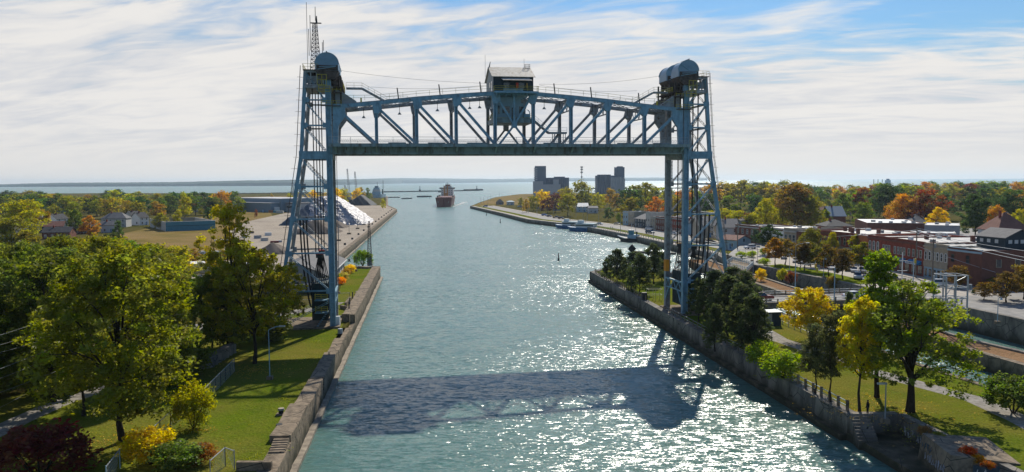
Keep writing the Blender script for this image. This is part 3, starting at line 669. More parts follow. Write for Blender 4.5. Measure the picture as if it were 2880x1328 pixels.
    for s0_, s1_ in ((xa - .35, xb + .35),):
        for (y1, z1, y2, z2) in ((ta - .45, ze - .22, tm, zr), (tb + .45, ze - .22, tm, zr)):
            rf.add([(s0_, y1, z1), (s1_, y1, z1), (s1_, y2, z2), (s0_, y2, z2), (s0_, y1, z1 + .12), (s1_, y1, z1 + .12), (s1_, y2, z2 + .12), (s0_, y2, z2 + .12)],
                   [(0, 3, 2, 1), (4, 5, 6, 7), (0, 1, 5, 4), (1, 2, 6, 5), (2, 3, 7, 6), (3, 0, 4, 7)])
    rf.build('roof', 'silver_roof', hs)
    aw = MB(); aw.add([(xa + 1.7, ta - 1.5, ze - .95), (xb - .5, ta - 1.5, ze - .95), (xb - .9, ta - .02, ze - .25), (xa + 1.3, ta - .02, ze - .25)], [(0, 1, 2, 3)])
    aw.add([(xa + 1.7, ta - 1.5, ze - 1.03), (xb - .5, ta - 1.5, ze - 1.03), (xb - .9, ta - .02, ze - .33), (xa + 1.3, ta - .02, ze - .33)], [(3, 2, 1, 0)]); aw.build('awning', 'silver_roof', hs)
    for k, x in enumerate((xa + 2.6, xa + 5.6)): MB().box(x - .55, x + .55, ta - .04, ta - .004, z0 + .35, z0 + 1.7).build('window', 'glass', hs)
    MB().box(xa - .06, xa - .02, 1.2, 2.3, z0 + .1, z0 + 2.2).build('door', 'glass', hs)
    MB().box(xa - .06, xa - .02, 3.6, 5.0, z0 + 1.2, z0 + 2.2).build('window', 'glass', hs)
    MB().box(xa + 4.45, xa + 4.9, ta - .35, ta - .08, z0 + .55, z0 + 1.65).build('fire_cabinet', 'red', hs)
    MB().box(xa + 6.5, xa + 6.8, ta - .3, ta - .08, z0 + .6, z0 + 1.6).build('control_cabinet', 'crane_yellow', hs)
    MB().tube([(xa - .1, tm, zr), (xa + .15, tm, zr + 1.2)], .14, 6, .06).build('chimney', 'dark', hs)
    MB().tube([(xa - .9, tm, zr - 2), (xa - .9, tm, zr + 2.6)], .03, 4).tube([(xb - .9, tm, zr), (xb - .9, tm, zr + 2.0)], .03, 4).build('whip_aerials', 'grey', hs)
    cg = MB()
    for (a_, b_) in ((-.5, -.5), (.5, -.5), (.5, .5), (-.5, .5)): cg.beam((xb - .3 + a_, tm + b_, zr - .4), (xb - .3 + a_, tm + b_, zr + .7), .05)
    for zz in (zr - .1, zr + .3, zr + .7):
        q = [(-.5, -.5), (.5, -.5), (.5, .5), (-.5, .5), (-.5, -.5)]
        for u, v_ in zip(q, q[1:]): cg.beam((xb - .3 + u[0], tm + u[1], zz), (xb - .3 + v_[0], tm + v_[1], zz), .05)
    cg.build('roof_cage', 'dark', hs)
    bl = MB(); bl.box(xa, xb + .7, -2.1, -.32, z0 - .45, z0 - .3); bl.box(xa, xb + .7, -2.16, -2.08, z0 - .6, z0 - .2)
    for x in (xa + .5, xa + 2.5, xa + 4.5, xa + 6.5): bl.extrude([(-2.1, z0 - .5), (-.4, z0 - 1.4), (-.4, z0 - .5)], x - .08, x + .08, 'x')
    bl.box(xa, xb, -.25, TD - .3, z0 - .5, z0 - .02)
    bl.build('balcony', 'steel', rt)
    r = MB(); rail(r, [(xa, -.4, z0 - .3), (xa, -2.08, z0 - .3), (xb + .7, -2.08, z0 - .3), (xb + .7, -.4, z0 - .3)], 1.1, 1.9, .055, (.38, .75, 1.1)); r.build('balcony_railing', 'yellow', rt)
    MB().box(xa + 1.7, xa + 5.6, -2.03, -1.99, z0 - .28, z0 + .28).build('balcony_panel', 'steel', rt)
    # operator's cabin hung under the house
    ca, cb = xs[4] + .55, xs[5] - 1.7; y0, y1 = 1.7, TD - 1.0; zf = 44.15
    cab = MB(); cab.box(ca, cb, y0, y1, zf, 48.6); co = cab.build('operator_cabin', 'siding_blue', rt)
    for (x, wv, z0_, z1_) in ((ca + 1.2, 1.5, 45.2, 46.6), (ca + 4.6, .9, 45.2, 46.6), (ca + .35, .3, 45.0, 46.7), (ca + 5.0, .6, 47.3, 48.0)):
        w_ = MB().box(x, x + wv, y0 - .05, y0 - .006, z0_, z1_).build('window', 'glass', co)
        fr = MB(); fr.box(x - .08, x + wv + .08, y0 - .09, y0 - .004, z1_, z1_ + .08); fr.box(x - .08, x + wv + .08, y0 - .09, y0 - .004, z0_ - .08, z0_); fr.build('frame', 'steel', w_)
    MB().box(ca + 3.1, ca + 3.9, y0 - .06, y0 - .006, zf + .05, zf + 2.2).build('door', 'glass', co)
    MB().box(ca + 3.3, ca + 3.7, y0 - .09, y0 - .062, zf + 1.0, zf + 1.9).build('door_notice', 'white', co)
    for k in range(3): MB().box(ca - .05, ca - .006, y0 + 1 + k * 2.2, y0 + 2.4 + k * 2.2, 45.2, 46.6).build('window', 'glass', co)
    dm = MB(); 
    for k in range(7):
        a = math.pi * k / 6; dm.v.append((ca + 6.05 + .62 * math.cos(a), y0 - .9, 45.0 + .9 * math.sin(a))); dm.v.append((ca + 6.05 + .62 * math.cos(a), y0 - .006, 45.0 + .9 * math.sin(a)))
    for k in range(6): dm.f.append((2 * k, 2 * k + 1, 2 * k + 3, 2 * k + 2))
    dm.box(ca + 5.42, ca + 6.68, y0 - .9, y0 - .01, zf, 45.0); dm.build('tank_housing', 'steel', co)
    pf = MB(); pa, pb = xs[4] - 2.6, xs[5] + .8
    pf.add([(xs[4] - .1, .6, zf - 1.0), (xs[5] + .3, .6, zf - 1.0), (xs[5] + .3, .6, zf - .05), (xs[4] - .1, .6, zf - .05), (xs[4] - .1, TD - .5, zf - 1.0), (xs[5] + .3, TD - .5, zf - 1.0), (xs[5] + .3, TD - .5, zf - .05), (xs[4] - .1, TD - .5, zf - .05)],
           [(0, 1, 2, 3), (5, 4, 7, 6), (0, 4, 5, 1), (3, 2, 6, 7), (0, 3, 7, 4), (1, 5, 6, 2)])
    pf.build('cabin_platform', 'deck_green', rt)
    r = MB(); rail(r, [(xs[4] + .1, TD - .6, zf), (xs[4] + .1, .7, zf)], 1.1, 1.6, .05, (.38, .75, 1.1)); rail(r, [(xs[5] + .2, .7, zf), (xs[5] + .2, TD - .6, zf)], 1.1, 1.6, .05, (.38, .75, 1.1)); rail(r, [(xs[4] + .1, .7, zf), (xs[5] + .2, .7, zf)], .25, 3, .05, (.06,))
    r.build('platform_railing', 'yellow', rt)
    # stairs from the cabin platform to a landing and on down to the deck
    st = MB(); a, b2, c, d = Vector((xs[5] + .4, 3, zf - .1)), Vector((xs[5] + 3.7, 3, 41.2)), Vector((xs[6] - .2, 3, 41.2)), Vector((xs[5] + 4.3, 4.2, DT))
    for dt in (-.5, .5):
        o = Vector((0, dt, 0)); st.beam(a + o, b2 + o, .09, .35); st.beam(b2 + o, c + o, .09, .4); st.beam(c + Vector((-1.2, 1.2, 0)) + o, d + o, .09, .4)
    st.box(b2.x, c.x, 2.5, 4.6, 41.15, 41.25)
    for k in range(14): p = a.lerp(b2, (k + .5) / 14); st.box(p.x - .13, p.x + .13, 2.5, 3.5, p.z - .03, p.z + .03)
    for k in range(12): p = (c + Vector((-1.2, 1.2, 0))).lerp(d, (k + .5) / 12); st.box(p.x - .13, p.x + .13, 3.7, 4.7, p.z - .03, p.z + .03)
    for x in (b2.x + 1.2, c.x - .3): st.beam((x, 2.6, DT), (x, 2.6, 41.2), .12); st.beam((x, 4.5, DT), (x, 4.5, 41.2), .12)
    st.build('cabin_stair', 'steel_worn', rt)
    r = MB(); rail(r, [a + Vector((0, -.5, 0)), b2 + Vector((0, -.5, 0)), c + Vector((0, -.5, 0))], 1.1, 1.4, .05, (.55, 1.1)); rail(r, [c + Vector((-1.2, .7, 0)), d + Vector((0, -.5, 0))], 1.1, 1.2, .05, (.55, 1.1))
    r.build('stair_railing', 'galv', rt)
    # lattice hangers beside the cabin
    for x, xt in ((xs[4] - .1, 1), (xs[5] - .9, -1)):
        lh = MB(); lh.beam((x, TD, 48.5), (x + 1.3 * xt, TD - 2, 44), .22); lh.beam((x + 1.6 * xt, TD - 1, 48.5), (x + .4 * xt, TD - 1, 44.5), .2); lh.build('cabin_hanger', 'steel_worn', rt)
    return rt
make_span()

ZL = [3.0, 10.2, 17.5, 24.0, 30.2, 36.5, 42.3, 47.3, 52.9]
def rear(z): return lerp(10.6, 5.2, (z - 3) / 33.5) if z < 36.5 else lerp(5.2, 4.1, (z - 36.5) / 16.4)
def make_tower(sg, base_s, label):
    """sg = -1: the rear legs stand out to the left (left tower); +1 to the right"""
    rt = root_b('lift_tower', label, 'bridge tower', 'towers of the lift bridge')
    def Q(s, t, z): return (base_s + sg * s, t, z)
    def bx(mb, s0, s1, t0, t1, z0, z1): a, b = sorted((base_s + sg * s0, base_s + sg * s1)); return mb.box(a, b, t0, t1, z0, z1)
    for t, m in ((0, 'steel'), (TD, 'steel_worn')):
        lg = MB(); bx(lg, -.55, -.33, t - .5, t + .5, 3, 52.9); bx(lg, .33, .55, t - .5, t + .5, 3, 52.9); bx(lg, -.33, .33, t - .25, t + .25, 3, 52.9)
        for k in range(26): z = 4 + k * 1.9; bx(lg, -.36, .36, t - .44, t + .44, z, z + .2)
        lg.build('front_leg', m, rt)
        rl = MB()
        for (za, zb) in ((3, 36.5), (36.5, 53)):
            a, b = Vector(Q(rear(za), t, za)), Vector(Q(rear(zb), t, zb))
            for o in (-.27, .27): rl.beam(a + Vector((o, 0, 0)), b + Vector((o, 0, 0)), .7, .13, up=(1, 0, 0))
            n = int((zb - za) / 1.25)
            for k in range(n):
                p, q = a.lerp(b, k / n), a.lerp(b, (k + 1) / n); u = .27 if k % 2 else -.27
                rl.beam(p + Vector((u, -.33, 0)), q + Vector((-u, -.33, 0)), .08); rl.beam(p + Vector((u, .33, 0)), q + Vector((-u, .33, 0)), .08)
            rl.beam(a + Vector((0, -.36, 0)), b + Vector((0, -.36, 0)), .40, .05)
            n2 = int((zb - za) / 2.5)
            for k in range(n2): p = a.lerp(b, (k + .5) / n2); rl.box(p.x - .26, p.x + .26, t - .3, t + .3, p.z - .15, p.z + .2)
        rl.build('rear_leg', m, rt)
        for i, z in enumerate(ZL[1:-1], 1):
            if i == 5: continue
            hb = MB(); hb.beam(Q(.5, t, z), Q(rear(z), t, z), .35, .3); hb.build('cross_strut', m, rt)
            MB().beam(Q(rear(z) - .9, t - .40, z), Q(rear(z) + .35, t - .40, z), .06, 1.0).build('gusset_plate', m, rt); g = MB(); g.beam(Q(.3, t - .53, z), Q(1.15, t - .53, z), .06, 1.0); g.build('gusset_plate', m, rt)
        gd = MB(); gd.box(*sorted((base_s + sg * .6, base_s + sg * 5.6)), t - .5, t + .5, 35.6, 37.2); gd.build('portal_girder', m, rt)
        for i in range(len(ZL) - 1):
            za, zb = ZL[i], ZL[i + 1]
            if i == 0: p, q = Q(rear(3) * .95, t, 3.2), Q(.8, t, 8.0)
            elif i == 4: p, q = Q(rear(zb), t, 35.6), Q(.8, t, za + .3)
            elif i == 5: p, q = Q(rear(zb), t, zb), Q(.8, t, 37.3)
            else: p, q = Q(rear(zb), t, zb - .1), Q(.8, t, za + .3)
            d = MB(); o = Vector((0, 0, .16)); d.beam(Vector(p) + o, Vector(q) + o, .1, .28, up=(0, 1, 0)); d.beam(Vector(p) - o, Vector(q) - o, .1, .28, up=(0, 1, 0))
            for k in range(12): c = Vector(p).lerp(Vector(q), (k + .5) / 12); d.beam(c + o, c - o, .1)
            d.build('diagonal_brace', m, rt)
    # bracing of the rear face and between the front legs
    for i, z in enumerate(ZL[1:-1], 1):
        s = rear(z); mb = MB(); mb.beam(Q(s, .4, z), Q(s, TD - .4, z), .35); mb.build('rear_strut', 'steel_worn', rt)
    for i in range(1, len(ZL) - 1):
        za, zb = ZL[i], ZL[i + 1]; d = MB()
        sd = Vector((0, 0, 1)); lattice(d, Q(rear(za), .4, za), Q(rear(zb), TD - .4, zb), .5, .1, 8, sd); lattice(d, Q(rear(za), TD - .4, za), Q(rear(zb), .4, zb), .5, .1, 8, sd); d.build('rear_cross_brace', 'steel_worn', rt)
    for i in range(2, 5):
        za, zb = ZL[i], ZL[i + 1] - 1
        d = MB(); lattice(d, Q(.3, 1.6, za), Q(.3, 1.6, zb), .5, .08, 7, (0, 1, 0)); lattice(d, Q(.3, TD - 1.6, za), Q(.3, TD - 1.6, zb), .5, .08, 7, (0, 1, 0)); d.build('rope_guide_frame', 'steel_worn', rt)
    ar = MB()   # arched portal frame low between the front legs
    ar.beam(Q(-.5, .5, 9.8), Q(-.5, TD - .5, 9.8), .3, .35); n = 6
    ar.beam(Q(-.5, .5, 7.9), Q(-.5, 2.6, 8.0), .2); ar.beam(Q(-.5, 2.6, 8.0), Q(-.5, TD - 2.6, 8.0), .2, .25); ar.beam(Q(-.5, TD - 2.6, 8.0), Q(-.5, TD - .5, 7.9), .2)
    ar.beam(Q(-.5, .5, 5.2), Q(-.5, 2.6, 8.0), .25); ar.beam(Q(-.5, TD - .5, 5.2), Q(-.5, TD - 2.6, 8.0), .25)
    for k in range(n): a = .5 + (TD - 1) * k / n; b = .5 + (TD - 1) * (k + 1) / n; ar.beam(Q(-.5, a, 9.7 if k % 2 else 8.0), Q(-.5, b, 8.0 if k % 2 else 9.7), .18)
    ar.build('portal_arch', 'steel', rt)
    pt = MB(); bx(pt, -.7, .7, .5, TD - .5, 35.6, 37.2); pt.build('portal_girder', 'steel_worn', rt)
    # top platform with machinery
    pl = MB(); bx(pl, -.9, 4.3, -.8, TD + .8, 49.6, 49.95); [(bx(pl, .6, 4.3, tt, tt + .2, 52.6, 53.0), bx(pl, .6, 4.3, tt, tt + .2, 50, 50.3), [bx(pl, ss, ss + .22, tt, tt + .2, 50.3, 52.6) for ss in (.7, 1.9, 3.0, 4.0)], bx(pl, .9, 4.0, tt + .6, tt + .9, 50.6, 52.0)) for tt in (-.7, TD + .3)]; pl.build('top_platform', 'steel_worn', rt)
    dk = MB(); bx(dk, .3, 4.5, -1.0, TD + 1, 53.02, 53.16); dk.build('roof_deck', 'steel_rust', rt)
    mc = MB(); rnd = random.Random(5 + sg)
    for k in range(60):
        a, b, z = rnd.uniform(-1.8, 3.4), rnd.uniform(-.4, TD), rnd.uniform(50, 52.4); u = rnd.uniform(.15, .6); bx(mc, a, a + u, b, b + u, z, z + rnd.uniform(.3, 1.0))
    mc.build('winding_machinery', 'steel_rust', rt)
    # sheave hoods: rounded on top, tapering underneath, one near and one far
    for t0, t1 in ((-.9, 3.3), (5.9, 10.3)):
        cz, r_, cs = 54.3, 2.15, .1; prof = []
        for k in range(17): a = math.pi * k / 16; prof.append((base_s + sg * (cs) + r_ * math.cos(a), cz + r_ * math.sin(a)))
        prof += [(base_s + sg * cs - r_, cz - 1.3), (base_s + sg * cs - r_ * .55 * (1), cz - 2.1), (base_s + sg * cs + r_ * .55, cz - 2.1), (base_s + sg * cs + r_, cz - 1.3)]
        hd = MB(); hd.extrude(prof, t0, t1)
        ho = hd.build('sheave_hood', 'hood', rt)
        rim = MB(); 
        for tt in (t0 - .05, t1 - .12):
            for k in range(16):
                a, b = math.pi * k / 16, math.pi * (k + 1) / 16
                rim.beam((base_s + sg * cs + (r_ + .03) * math.cos(a), tt + .08, cz + (r_ + .03) * math.sin(a)), (base_s + sg * cs + (r_ + .03) * math.cos(b), tt + .08, cz + (r_ + .03) * math.sin(b)), .16)
        cx = base_s + sg * cs
        for dx in (-1.6, 1.6): rim.beam((cx, t0 - .05, cz + .1), (cx + dx, t0 - .05, cz + 1.3), .1)
        rim.beam((cx - 2, t0 - .05, cz + .95), (cx + 2, t0 - .05, cz + .95), .06)
        rim.build('hood_rim', 'steel', ho)
        op = MB(); op.box(cx - 1.9, cx + 2.0, t0 - .12, t0 - .02, cz - 1.25, cz - .25); op.add([(cx - 2.2, t0 - .1, cz - 1.3), (cx + 2.2, t0 - .1, cz - 1.3), (cx + 1.2, t0 - .1, cz - 3.0), (cx - 1.0, t0 - .1, cz - 3.0), (cx - 2.2, t1, cz - 1.3), (cx + 2.2, t1, cz - 1.3), (cx + 1.2, t1, cz - 3.0), (cx - 1.0, t1, cz - 3.0)], [(0, 3, 2, 1), (4, 5, 6, 7), (1, 2, 6, 5), (0, 4, 7, 3), (3, 7, 6, 2)])
        op.build('sheave_opening', 'steel_rust', ho)
        for k in range(2): MB().beam((cx - 1.7 + k * .3, t0 - .18, cz - 1.1 + k * .5), (cx + 1.7, t0 - .18, cz - .5 + k * .1), .12).build('sheave_spoke', 'steel', ho)
    MB().beam(Q(0, 3, 56.6), Q(.1, -1.3, 56.65), .22, .14).build('hood_rail', 'steel_worn', rt)
    for tt in (.8, 1.3, 1.8, 2.3, TD - 2.3, TD - 1.8, TD - 1.3, TD - .8): MB().tube([Q(-2.0, tt, 52), Q(-2.0, tt, 47.6)], .09, 5).build('lifting_rope', 'cable', rt)
    sfm = MB()
    for tt in (.1, 2.9, TD - 2.9, TD - .1): bx(sfm, -2.5, -2.2, tt - .12, tt + .12, 46.3, 52.2); bx(sfm, -1.3, -1.05, tt - .12, tt + .12, 46.3, 52.2)
    bx(sfm, -2.6, -.8, 3.2, TD - 3.2, 47.6, 48.7); bx(sfm, -2.0, -.9, 3.6, 5.2, 50, 52); sfm.build('rope_shroud_frame', 'steel_rust', rt)
    # yellow access cages, rails
    r = MB()
    for (s0, s1, z0, z1) in ((.2, 1.9, 50.2, 52.2), (-.4, 1.7, 48.9, 50.0)):
        for zz in (z0, (z0 + z1) / 2, z1): r.beam(Q(s0, -1.0, zz), Q(s1, -1.0, zz), .09); r.beam(Q(s0, -1.0, zz), Q(s0, -.2, zz), .06); r.beam(Q(s1, -1.0, zz), Q(s1, -.2, zz), .06)
        for ss in (s0, (s0 + s1) / 2, s1): r.beam(Q(ss, -1.0, z0), Q(ss, -1.0, z1), .09)
    r.build('access_cage', 'yellow', rt)
    r = MB(); rail(r, [Q(1.8, -.95, 53.16), Q(4.5, -.95, 53.16), Q(4.5, TD + .9, 53.16)], 1.1, 1.2, .05, (.55, 1.1)); rail(r, [Q(-2.4, -.6, 48.9), Q(-.8, -.6, 48.9)], 1.0, .8, .06, (.5, 1)); rail(r, [Q(-2.4, -.6, 46.2), Q(1.2, -.75, 46.2)], .95, .9, .06, (.5, .95)); rail(r, [Q(-2.8, .4, 49.9), Q(-2.8, TD, 49.9)], 1.0, .8, .06, (.5, 1)); r.build('platform_railing', 'yellow', rt)
    pf = MB(); bx(pf, -2.6, -.8, -.7, TD, 48.7, 48.9); bx(pf, -2.8, -.8, -.8, TD, 49.75, 49.9); bx(pf, -2.3, 1.3, -.85, -.56, 46.05, 46.2); pf.build('service_platform', 'steel_rust', rt)
    # ladder with hoops down the rear leg
    ld = MB()
    for o in (-.25, .25):
        ld.beam(Q(rear(53) + .9, o, 54), Q(rear(36.5) + .9, o, 36.5), .07); ld.beam(Q(rear(36.5) + .9, o, 36.5), Q(rear(9) + .9, o, 9), .07); 
    for k in range(60):
        z = 9 + k * .75
        if z > 53.5: break
        s = rear(min(z, 53)) + .9; ld.beam(Q(s, -.25, z), Q(s, .25, z), .05)
        if k % 3 == 0: ld.beam(Q(s, .25, z), Q(s - .6, .25, z), .06); ld.beam(Q(s, -.25, z), Q(s + .55, 0, z), .05)
    ld.build('ladder', 'steel_rust', rt)
    # main hoist ropes and the looped balance cables
    for s in (1.9, 3.0):
        for t in (1.0, TD - 1.0):
            rp = MB(); 
            for o in (-.12, .12): rp.tube([Q(s, t + o, 52), Q(s, t + o, 17.2)], .095, 5)
            rp.build('hoist_rope', 'cable', rt)
    for k, t in enumerate((1.2, 2.2, 3.2)):
        pts = []
        for i in range(15):
            u = i / 14; z = lerp(24.0, 4.2, u) if u < .85 else lerp(24, 4.2, .85) - (u - .85) * 3; s = lerp(rear(24) - 1.4 - .5 * k, 3.6 - .6 * k, u ** 2.2); pts.append(Q(s, t, z))
        MB().tube(pts, .17, 6).build('balance_cable', 'cable', rt)
    for k in range(2): MB().tube([Q(-1.05 - .3 * k, -.3, 47), Q(-1.0 - .3 * k, -.3, 12)], .05, 4).build('guide_rope', 'steel_rust', rt)
    # stairs and yellow landings at the foot
    r = MB()
    for z in (6.2, 8.6):
        rail(r, [Q(.9, -1.4, z), Q(3.2, -1.4, z), Q(3.2, -.2, z)], 1.1, 1.1, .08, (.4, .75, 1.1))
    r.build('landing_railing', 'yellow', rt)
    pf = MB(); bx(pf, .8, 3.3, -1.5, .8, 6.05, 6.2); bx(pf, .8, 3.3, -1.5, .8, 8.45, 8.6); 
    for k in range(9): p = Vector(Q(3.1, -.7, 3.2)).lerp(Vector(Q(1.0, -.7, 6.1)), k / 8); pf.box(p.x - .2, p.x + .2, -1.1, -.3, p.z - .03, p.z + .03)
    pf.build('landing', 'steel', rt)
    ft = MB(); bx(ft, -1.3, 12, -1.2, TD + 1.2, 1.5, 3.35); ft.build('footing', 'concrete', rt)
    # counterweight hangs low while the span is up
    cw = root_b('counterweight', ('dark green counterweight block hanging low in the tower on the grassy bank' if sg < 0 else 'dark green counterweight block hanging low in the tower on the island'), 'counterweight', 'counterweights of the lift bridge')
    mb = MB(); bx(mb, .95, 3.9, .75, TD - .75, 4.4, 11.6); mb.build('weight_block', 'cwt', cw)
    mb = MB()
    for t in [.95 + 1.35 * i for i in range(7)]: bx(mb, .88, .95, t - .08, t + .08, 4.5, 11.5); bx(mb, 3.9, 3.97, t - .08, t + .08, 4.5, 11.5)
    for s in (1.2, 2.4, 3.6): bx(mb, s - .08, s + .08, .68, .75, 4.5, 11.5)
    mb.build('block_ribs', 'dark', cw)
    for t in (1.1, TD - 1.1):
        for k in range(7):
            fr = MB(); fr.tube([Q(2.4 + (k - 3) * .07, t, 16.6), Q(2.4 + (k - 3) * .42, t + (k % 2) * .3, 11.6)], .085, 5); fr.build('fan_rope', 'cable', cw)
        bz = MB(); bx(bz, 1.8, 3.0, t - .3, t + .3, 16.5, 17.2); bz.build('rope_socket', 'dark', cw)
        bz = MB(); bx(bz, 1.7, 3.1, t - .34, t + .34, 17.2, 17.35); bz.build('warning_collar', 'red' if sg < 0 else 'crane_yellow', cw)
    return rt
tl = make_tower(-1, 0.0, 'blue steel lattice tower on the grassy bank carrying the aerial mast')
tr = make_tower(1, LEG_R, 'blue steel lattice tower standing on the tree-lined island beside the shops')
MB().box(LEG_R - 2.6, LEG_R - 1.8, 4, 5.2, 11.8, 14.2).build('hazard_panel', 'cloth_orange', tr)

# aerial mast on the left tower
MB.ZM = None
am = thing('aerial_mast', 'thin lattice radio mast with whip antennas on top of the bridge tower', 'radio mast', BP(-2.3, 2.2, 52.1), BR_A)
mb = MB(); hh = 9.2
cs = [(math.cos(a) , math.sin(a)) for a in (R(90), R(210), R(330))]
def tri(z): w_ = lerp(1.15, .45, z / hh); return [(c[0] * w_, c[1] * w_, z) for c in cs]
for i in range(3): mb.tube([tri(0)[i], tri(hh)[i]], .06, 5)
for k in range(12):
    a, b = tri(hh * k / 12), tri(hh * (k + 1) / 12)
    for i in range(3): mb.beam(a[i], b[(i + 1) % 3], .05); mb.beam(a[(i + 1) % 3], b[i], .05); mb.beam(b[i], b[(i + 1) % 3], .05)
mb.build('mast_frame', 'dark', am)
for (x, z0, z1) in ((-1.5, 0, 13.0), (-.9, 4, 10.6), (1.3, 2, 5.6), (-1.2, 3, 8), (.1, 9.6, 12.2), (1.5, 4, 6)):
    MB().tube([(x, 0, z0), (x, 0, z1)], .06 if z1 < 12.5 else .045, 5).build('whip_antenna', 'dark', am)
MB().box(-.8, 1.2, -.3, .3, 9.1, 9.22).tube([(.3, 0, 9.2), (.3, 0, 10.5)], .22, 6, .1).build('antenna_head', 'dark', am)
# ================================================================ TREES
def leaf_mesh(name, cen, rad, n_per, size, seed, flat=0.75, extra=None):
    """many small leaf sprays scattered round clump centres"""
    rg = np.random.default_rng(seed); cen = np.asarray(cen, float); rad = np.asarray(rad, float)
    idx = np.repeat(np.arange(len(cen)), n_per); n = len(idx)
    d = rg.normal(size=(n, 3)); d /= np.linalg.norm(d, axis=1)[:, None]
    rr = rg.random(n) ** 0.45
    p = cen[idx] + d * (rad[idx] * rr)[:, None] * np.array([1, 1, flat])
    sz = size * rg.uniform(0.55, 1.35, n)
    a = rg.normal(size=(n, 3)) + d * 0.3; a[:, 2] *= 0.6; a /= np.linalg.norm(a, axis=1)[:, None]
    b = rg.normal(size=(n, 3)); b -= (b * a).sum(1)[:, None] * a; b /= np.linalg.norm(b, axis=1)[:, None]
    asp = rg.uniform(0.45, 0.8, n)
    A = a * sz[:, None]; B = b * (sz * asp)[:, None]
    k = rg.uniform(.2, .6, n)[:, None]
    v = np.stack([p - A, p - B * (1 - k) + A * .1, p + A, p + B], axis=1).reshape(-1, 3)
    cr = rg.random((len(cen), 3))
    lv = np.clip(cr[idx] * .55 + rg.random((n, 3)) * .45, 0, 1)
    me = bpy.data.meshes.new(name); me.vertices.add(4 * n); me.vertices.foreach_set('co', v.astype(np.float32).ravel())
    me.loops.add(4 * n); me.loops.foreach_set('vertex_index', np.arange(4 * n, dtype=np.int32)); me.polygons.add(n)
    me.polygons.foreach_set('loop_start', np.arange(0, 4 * n, 4, dtype=np.int32)); 
    at = me.attributes.new('lv', 'FLOAT_COLOR', 'FACE')
    at.data.foreach_set('color', np.concatenate([lv, np.ones((n, 1))], 1).astype(np.float32).ravel())
    me.update(calc_edges=True); me.materials.append(M['leaf']); return me
def lobes(rg, Ht, Rr, base, nl, top=1.0):
    """big irregular lobes filling a crown envelope of height Ht, radius Rr, starting at base"""
    out = []
    hc = (Ht - base)
    for i in range(nl):
        u = (i + rg.random()) / nl; z = base + hc * (0.12 + 0.80 * u)
        prof = math.sin(math.pi * min(1, (0.16 + 0.80 * u)) ** 0.85) ** 0.6
        prof = lerp(prof, 1 - u, 1 - top)
        a = i * 2.4 + rg.uniform(-.5, .5); q = Rr * prof * rg.uniform(.35, .72); out.append((q * math.cos(a), q * math.sin(a), z, Rr * rg.uniform(.30, .46) * (0.55 + 0.5 * prof)))
    return out
def broad(name, Ht, Rr, base, nl, nclump, nper, size, seed, top=1.0, clump=.26, gap=0.0, trunk_r=None, lean=0.0):
    rg = random.Random(seed); lb = lobes(rg, Ht, Rr, base, nl, top); cen, rad = [], []
    for i in range(nclump):
        x, y, z, r = lb[i % nl]; v = Vector((rg.gauss(0, 1), rg.gauss(0, 1), rg.gauss(.15, 1))).normalized() * r * rg.uniform(.55, 1.08)
        c = Vector((x, y, z)) + v
        if c.z < base * .8: c.z = base * .8 + rg.random() * .6
        cen.append((c.x + lean * c.z, c.y, min(c.z, Ht))); rad.append(clump * Rr * rg.uniform(.5, 1.1) * .8)
    cm = leaf_mesh(name + '_crown', cen, rad, nper, size, seed)
    tr = MB(); r = trunk_r or Ht * .018; zt = base + (Ht - base) * .55
    fork = base * .9 + (Ht - base) * .08
    tr.tube([(0, 0, -.3), (0, 0, .4), (rg.uniform(-.2, .2), rg.uniform(-.2, .2), fork * .5), (lean * fork, 0, fork), (lean * zt + rg.uniform(-.4, .4), rg.uniform(-.4, .4), zt)], r * 1.25, 8, r * .35)
    for (x, y, z, rr) in lb:
        k = min(.9, rg.uniform(.3, .8)); s0 = Vector((0 + lean * fork, 0, lerp(fork * .75, min(zt, z * .8), k))); e = Vector((x + lean * z, y, z + rr * .3))
        m1 = s0.lerp(e, .5) + Vector((rg.uniform(-.3, .3), rg.uniform(-.3, .3), (e - s0).length * .10)); tr.tube([s0, m1, e], r * .42, 5, r * .08)
        for q in range(3):
            v = Vector((rg.gauss(0, 1), rg.gauss(0, 1), rg.gauss(.3, .8))).normalized() * rr; tr.tube([m1.lerp(e, .2 + .3 * q), m1.lerp(e, .2 + .3 * q) * .3 + (e + v) * .7], r * .14, 4, r * .04)
    return cm, tr
def conifer(name, Ht, Rr, nper, size, seed, base=.6, narrow=.55):
    rg = random.Random(seed); cen, rad = [], []
    n = 90
    for i in range(n):
        u = (i / n); z = base + (Ht - base) * u; w = Rr * (1 - u ** 2.4) ** narrow * (0.72 + .28 * math.sin(i * 1.7)); 
        for k in range(3):
            a = rg.uniform(0, 6.283); q = w * rg.uniform(.35, .95); cen.append((q * math.cos(a), q * math.sin(a), z)); rad.append(Rr * rg.uniform(.16, .30) * (1.1 - .6 * u))
    cm = leaf_mesh(name + '_crown', cen, rad, nper, size, seed, 1.1)
    tr = MB(); tr.tube([(0, 0, -.3), (0, 0, Ht * .9)], Ht * .016, 7, .03)
    for i in range(16):
        z = base + (Ht - base) * i / 17; a = i * 2.4; q = Rr * .7 * (1 - (i / 17) ** 1.5); tr.tube([(0, 0, z), (q * math.cos(a), q * math.sin(a), z + .4)], .05, 4, .02)
    return cm, tr
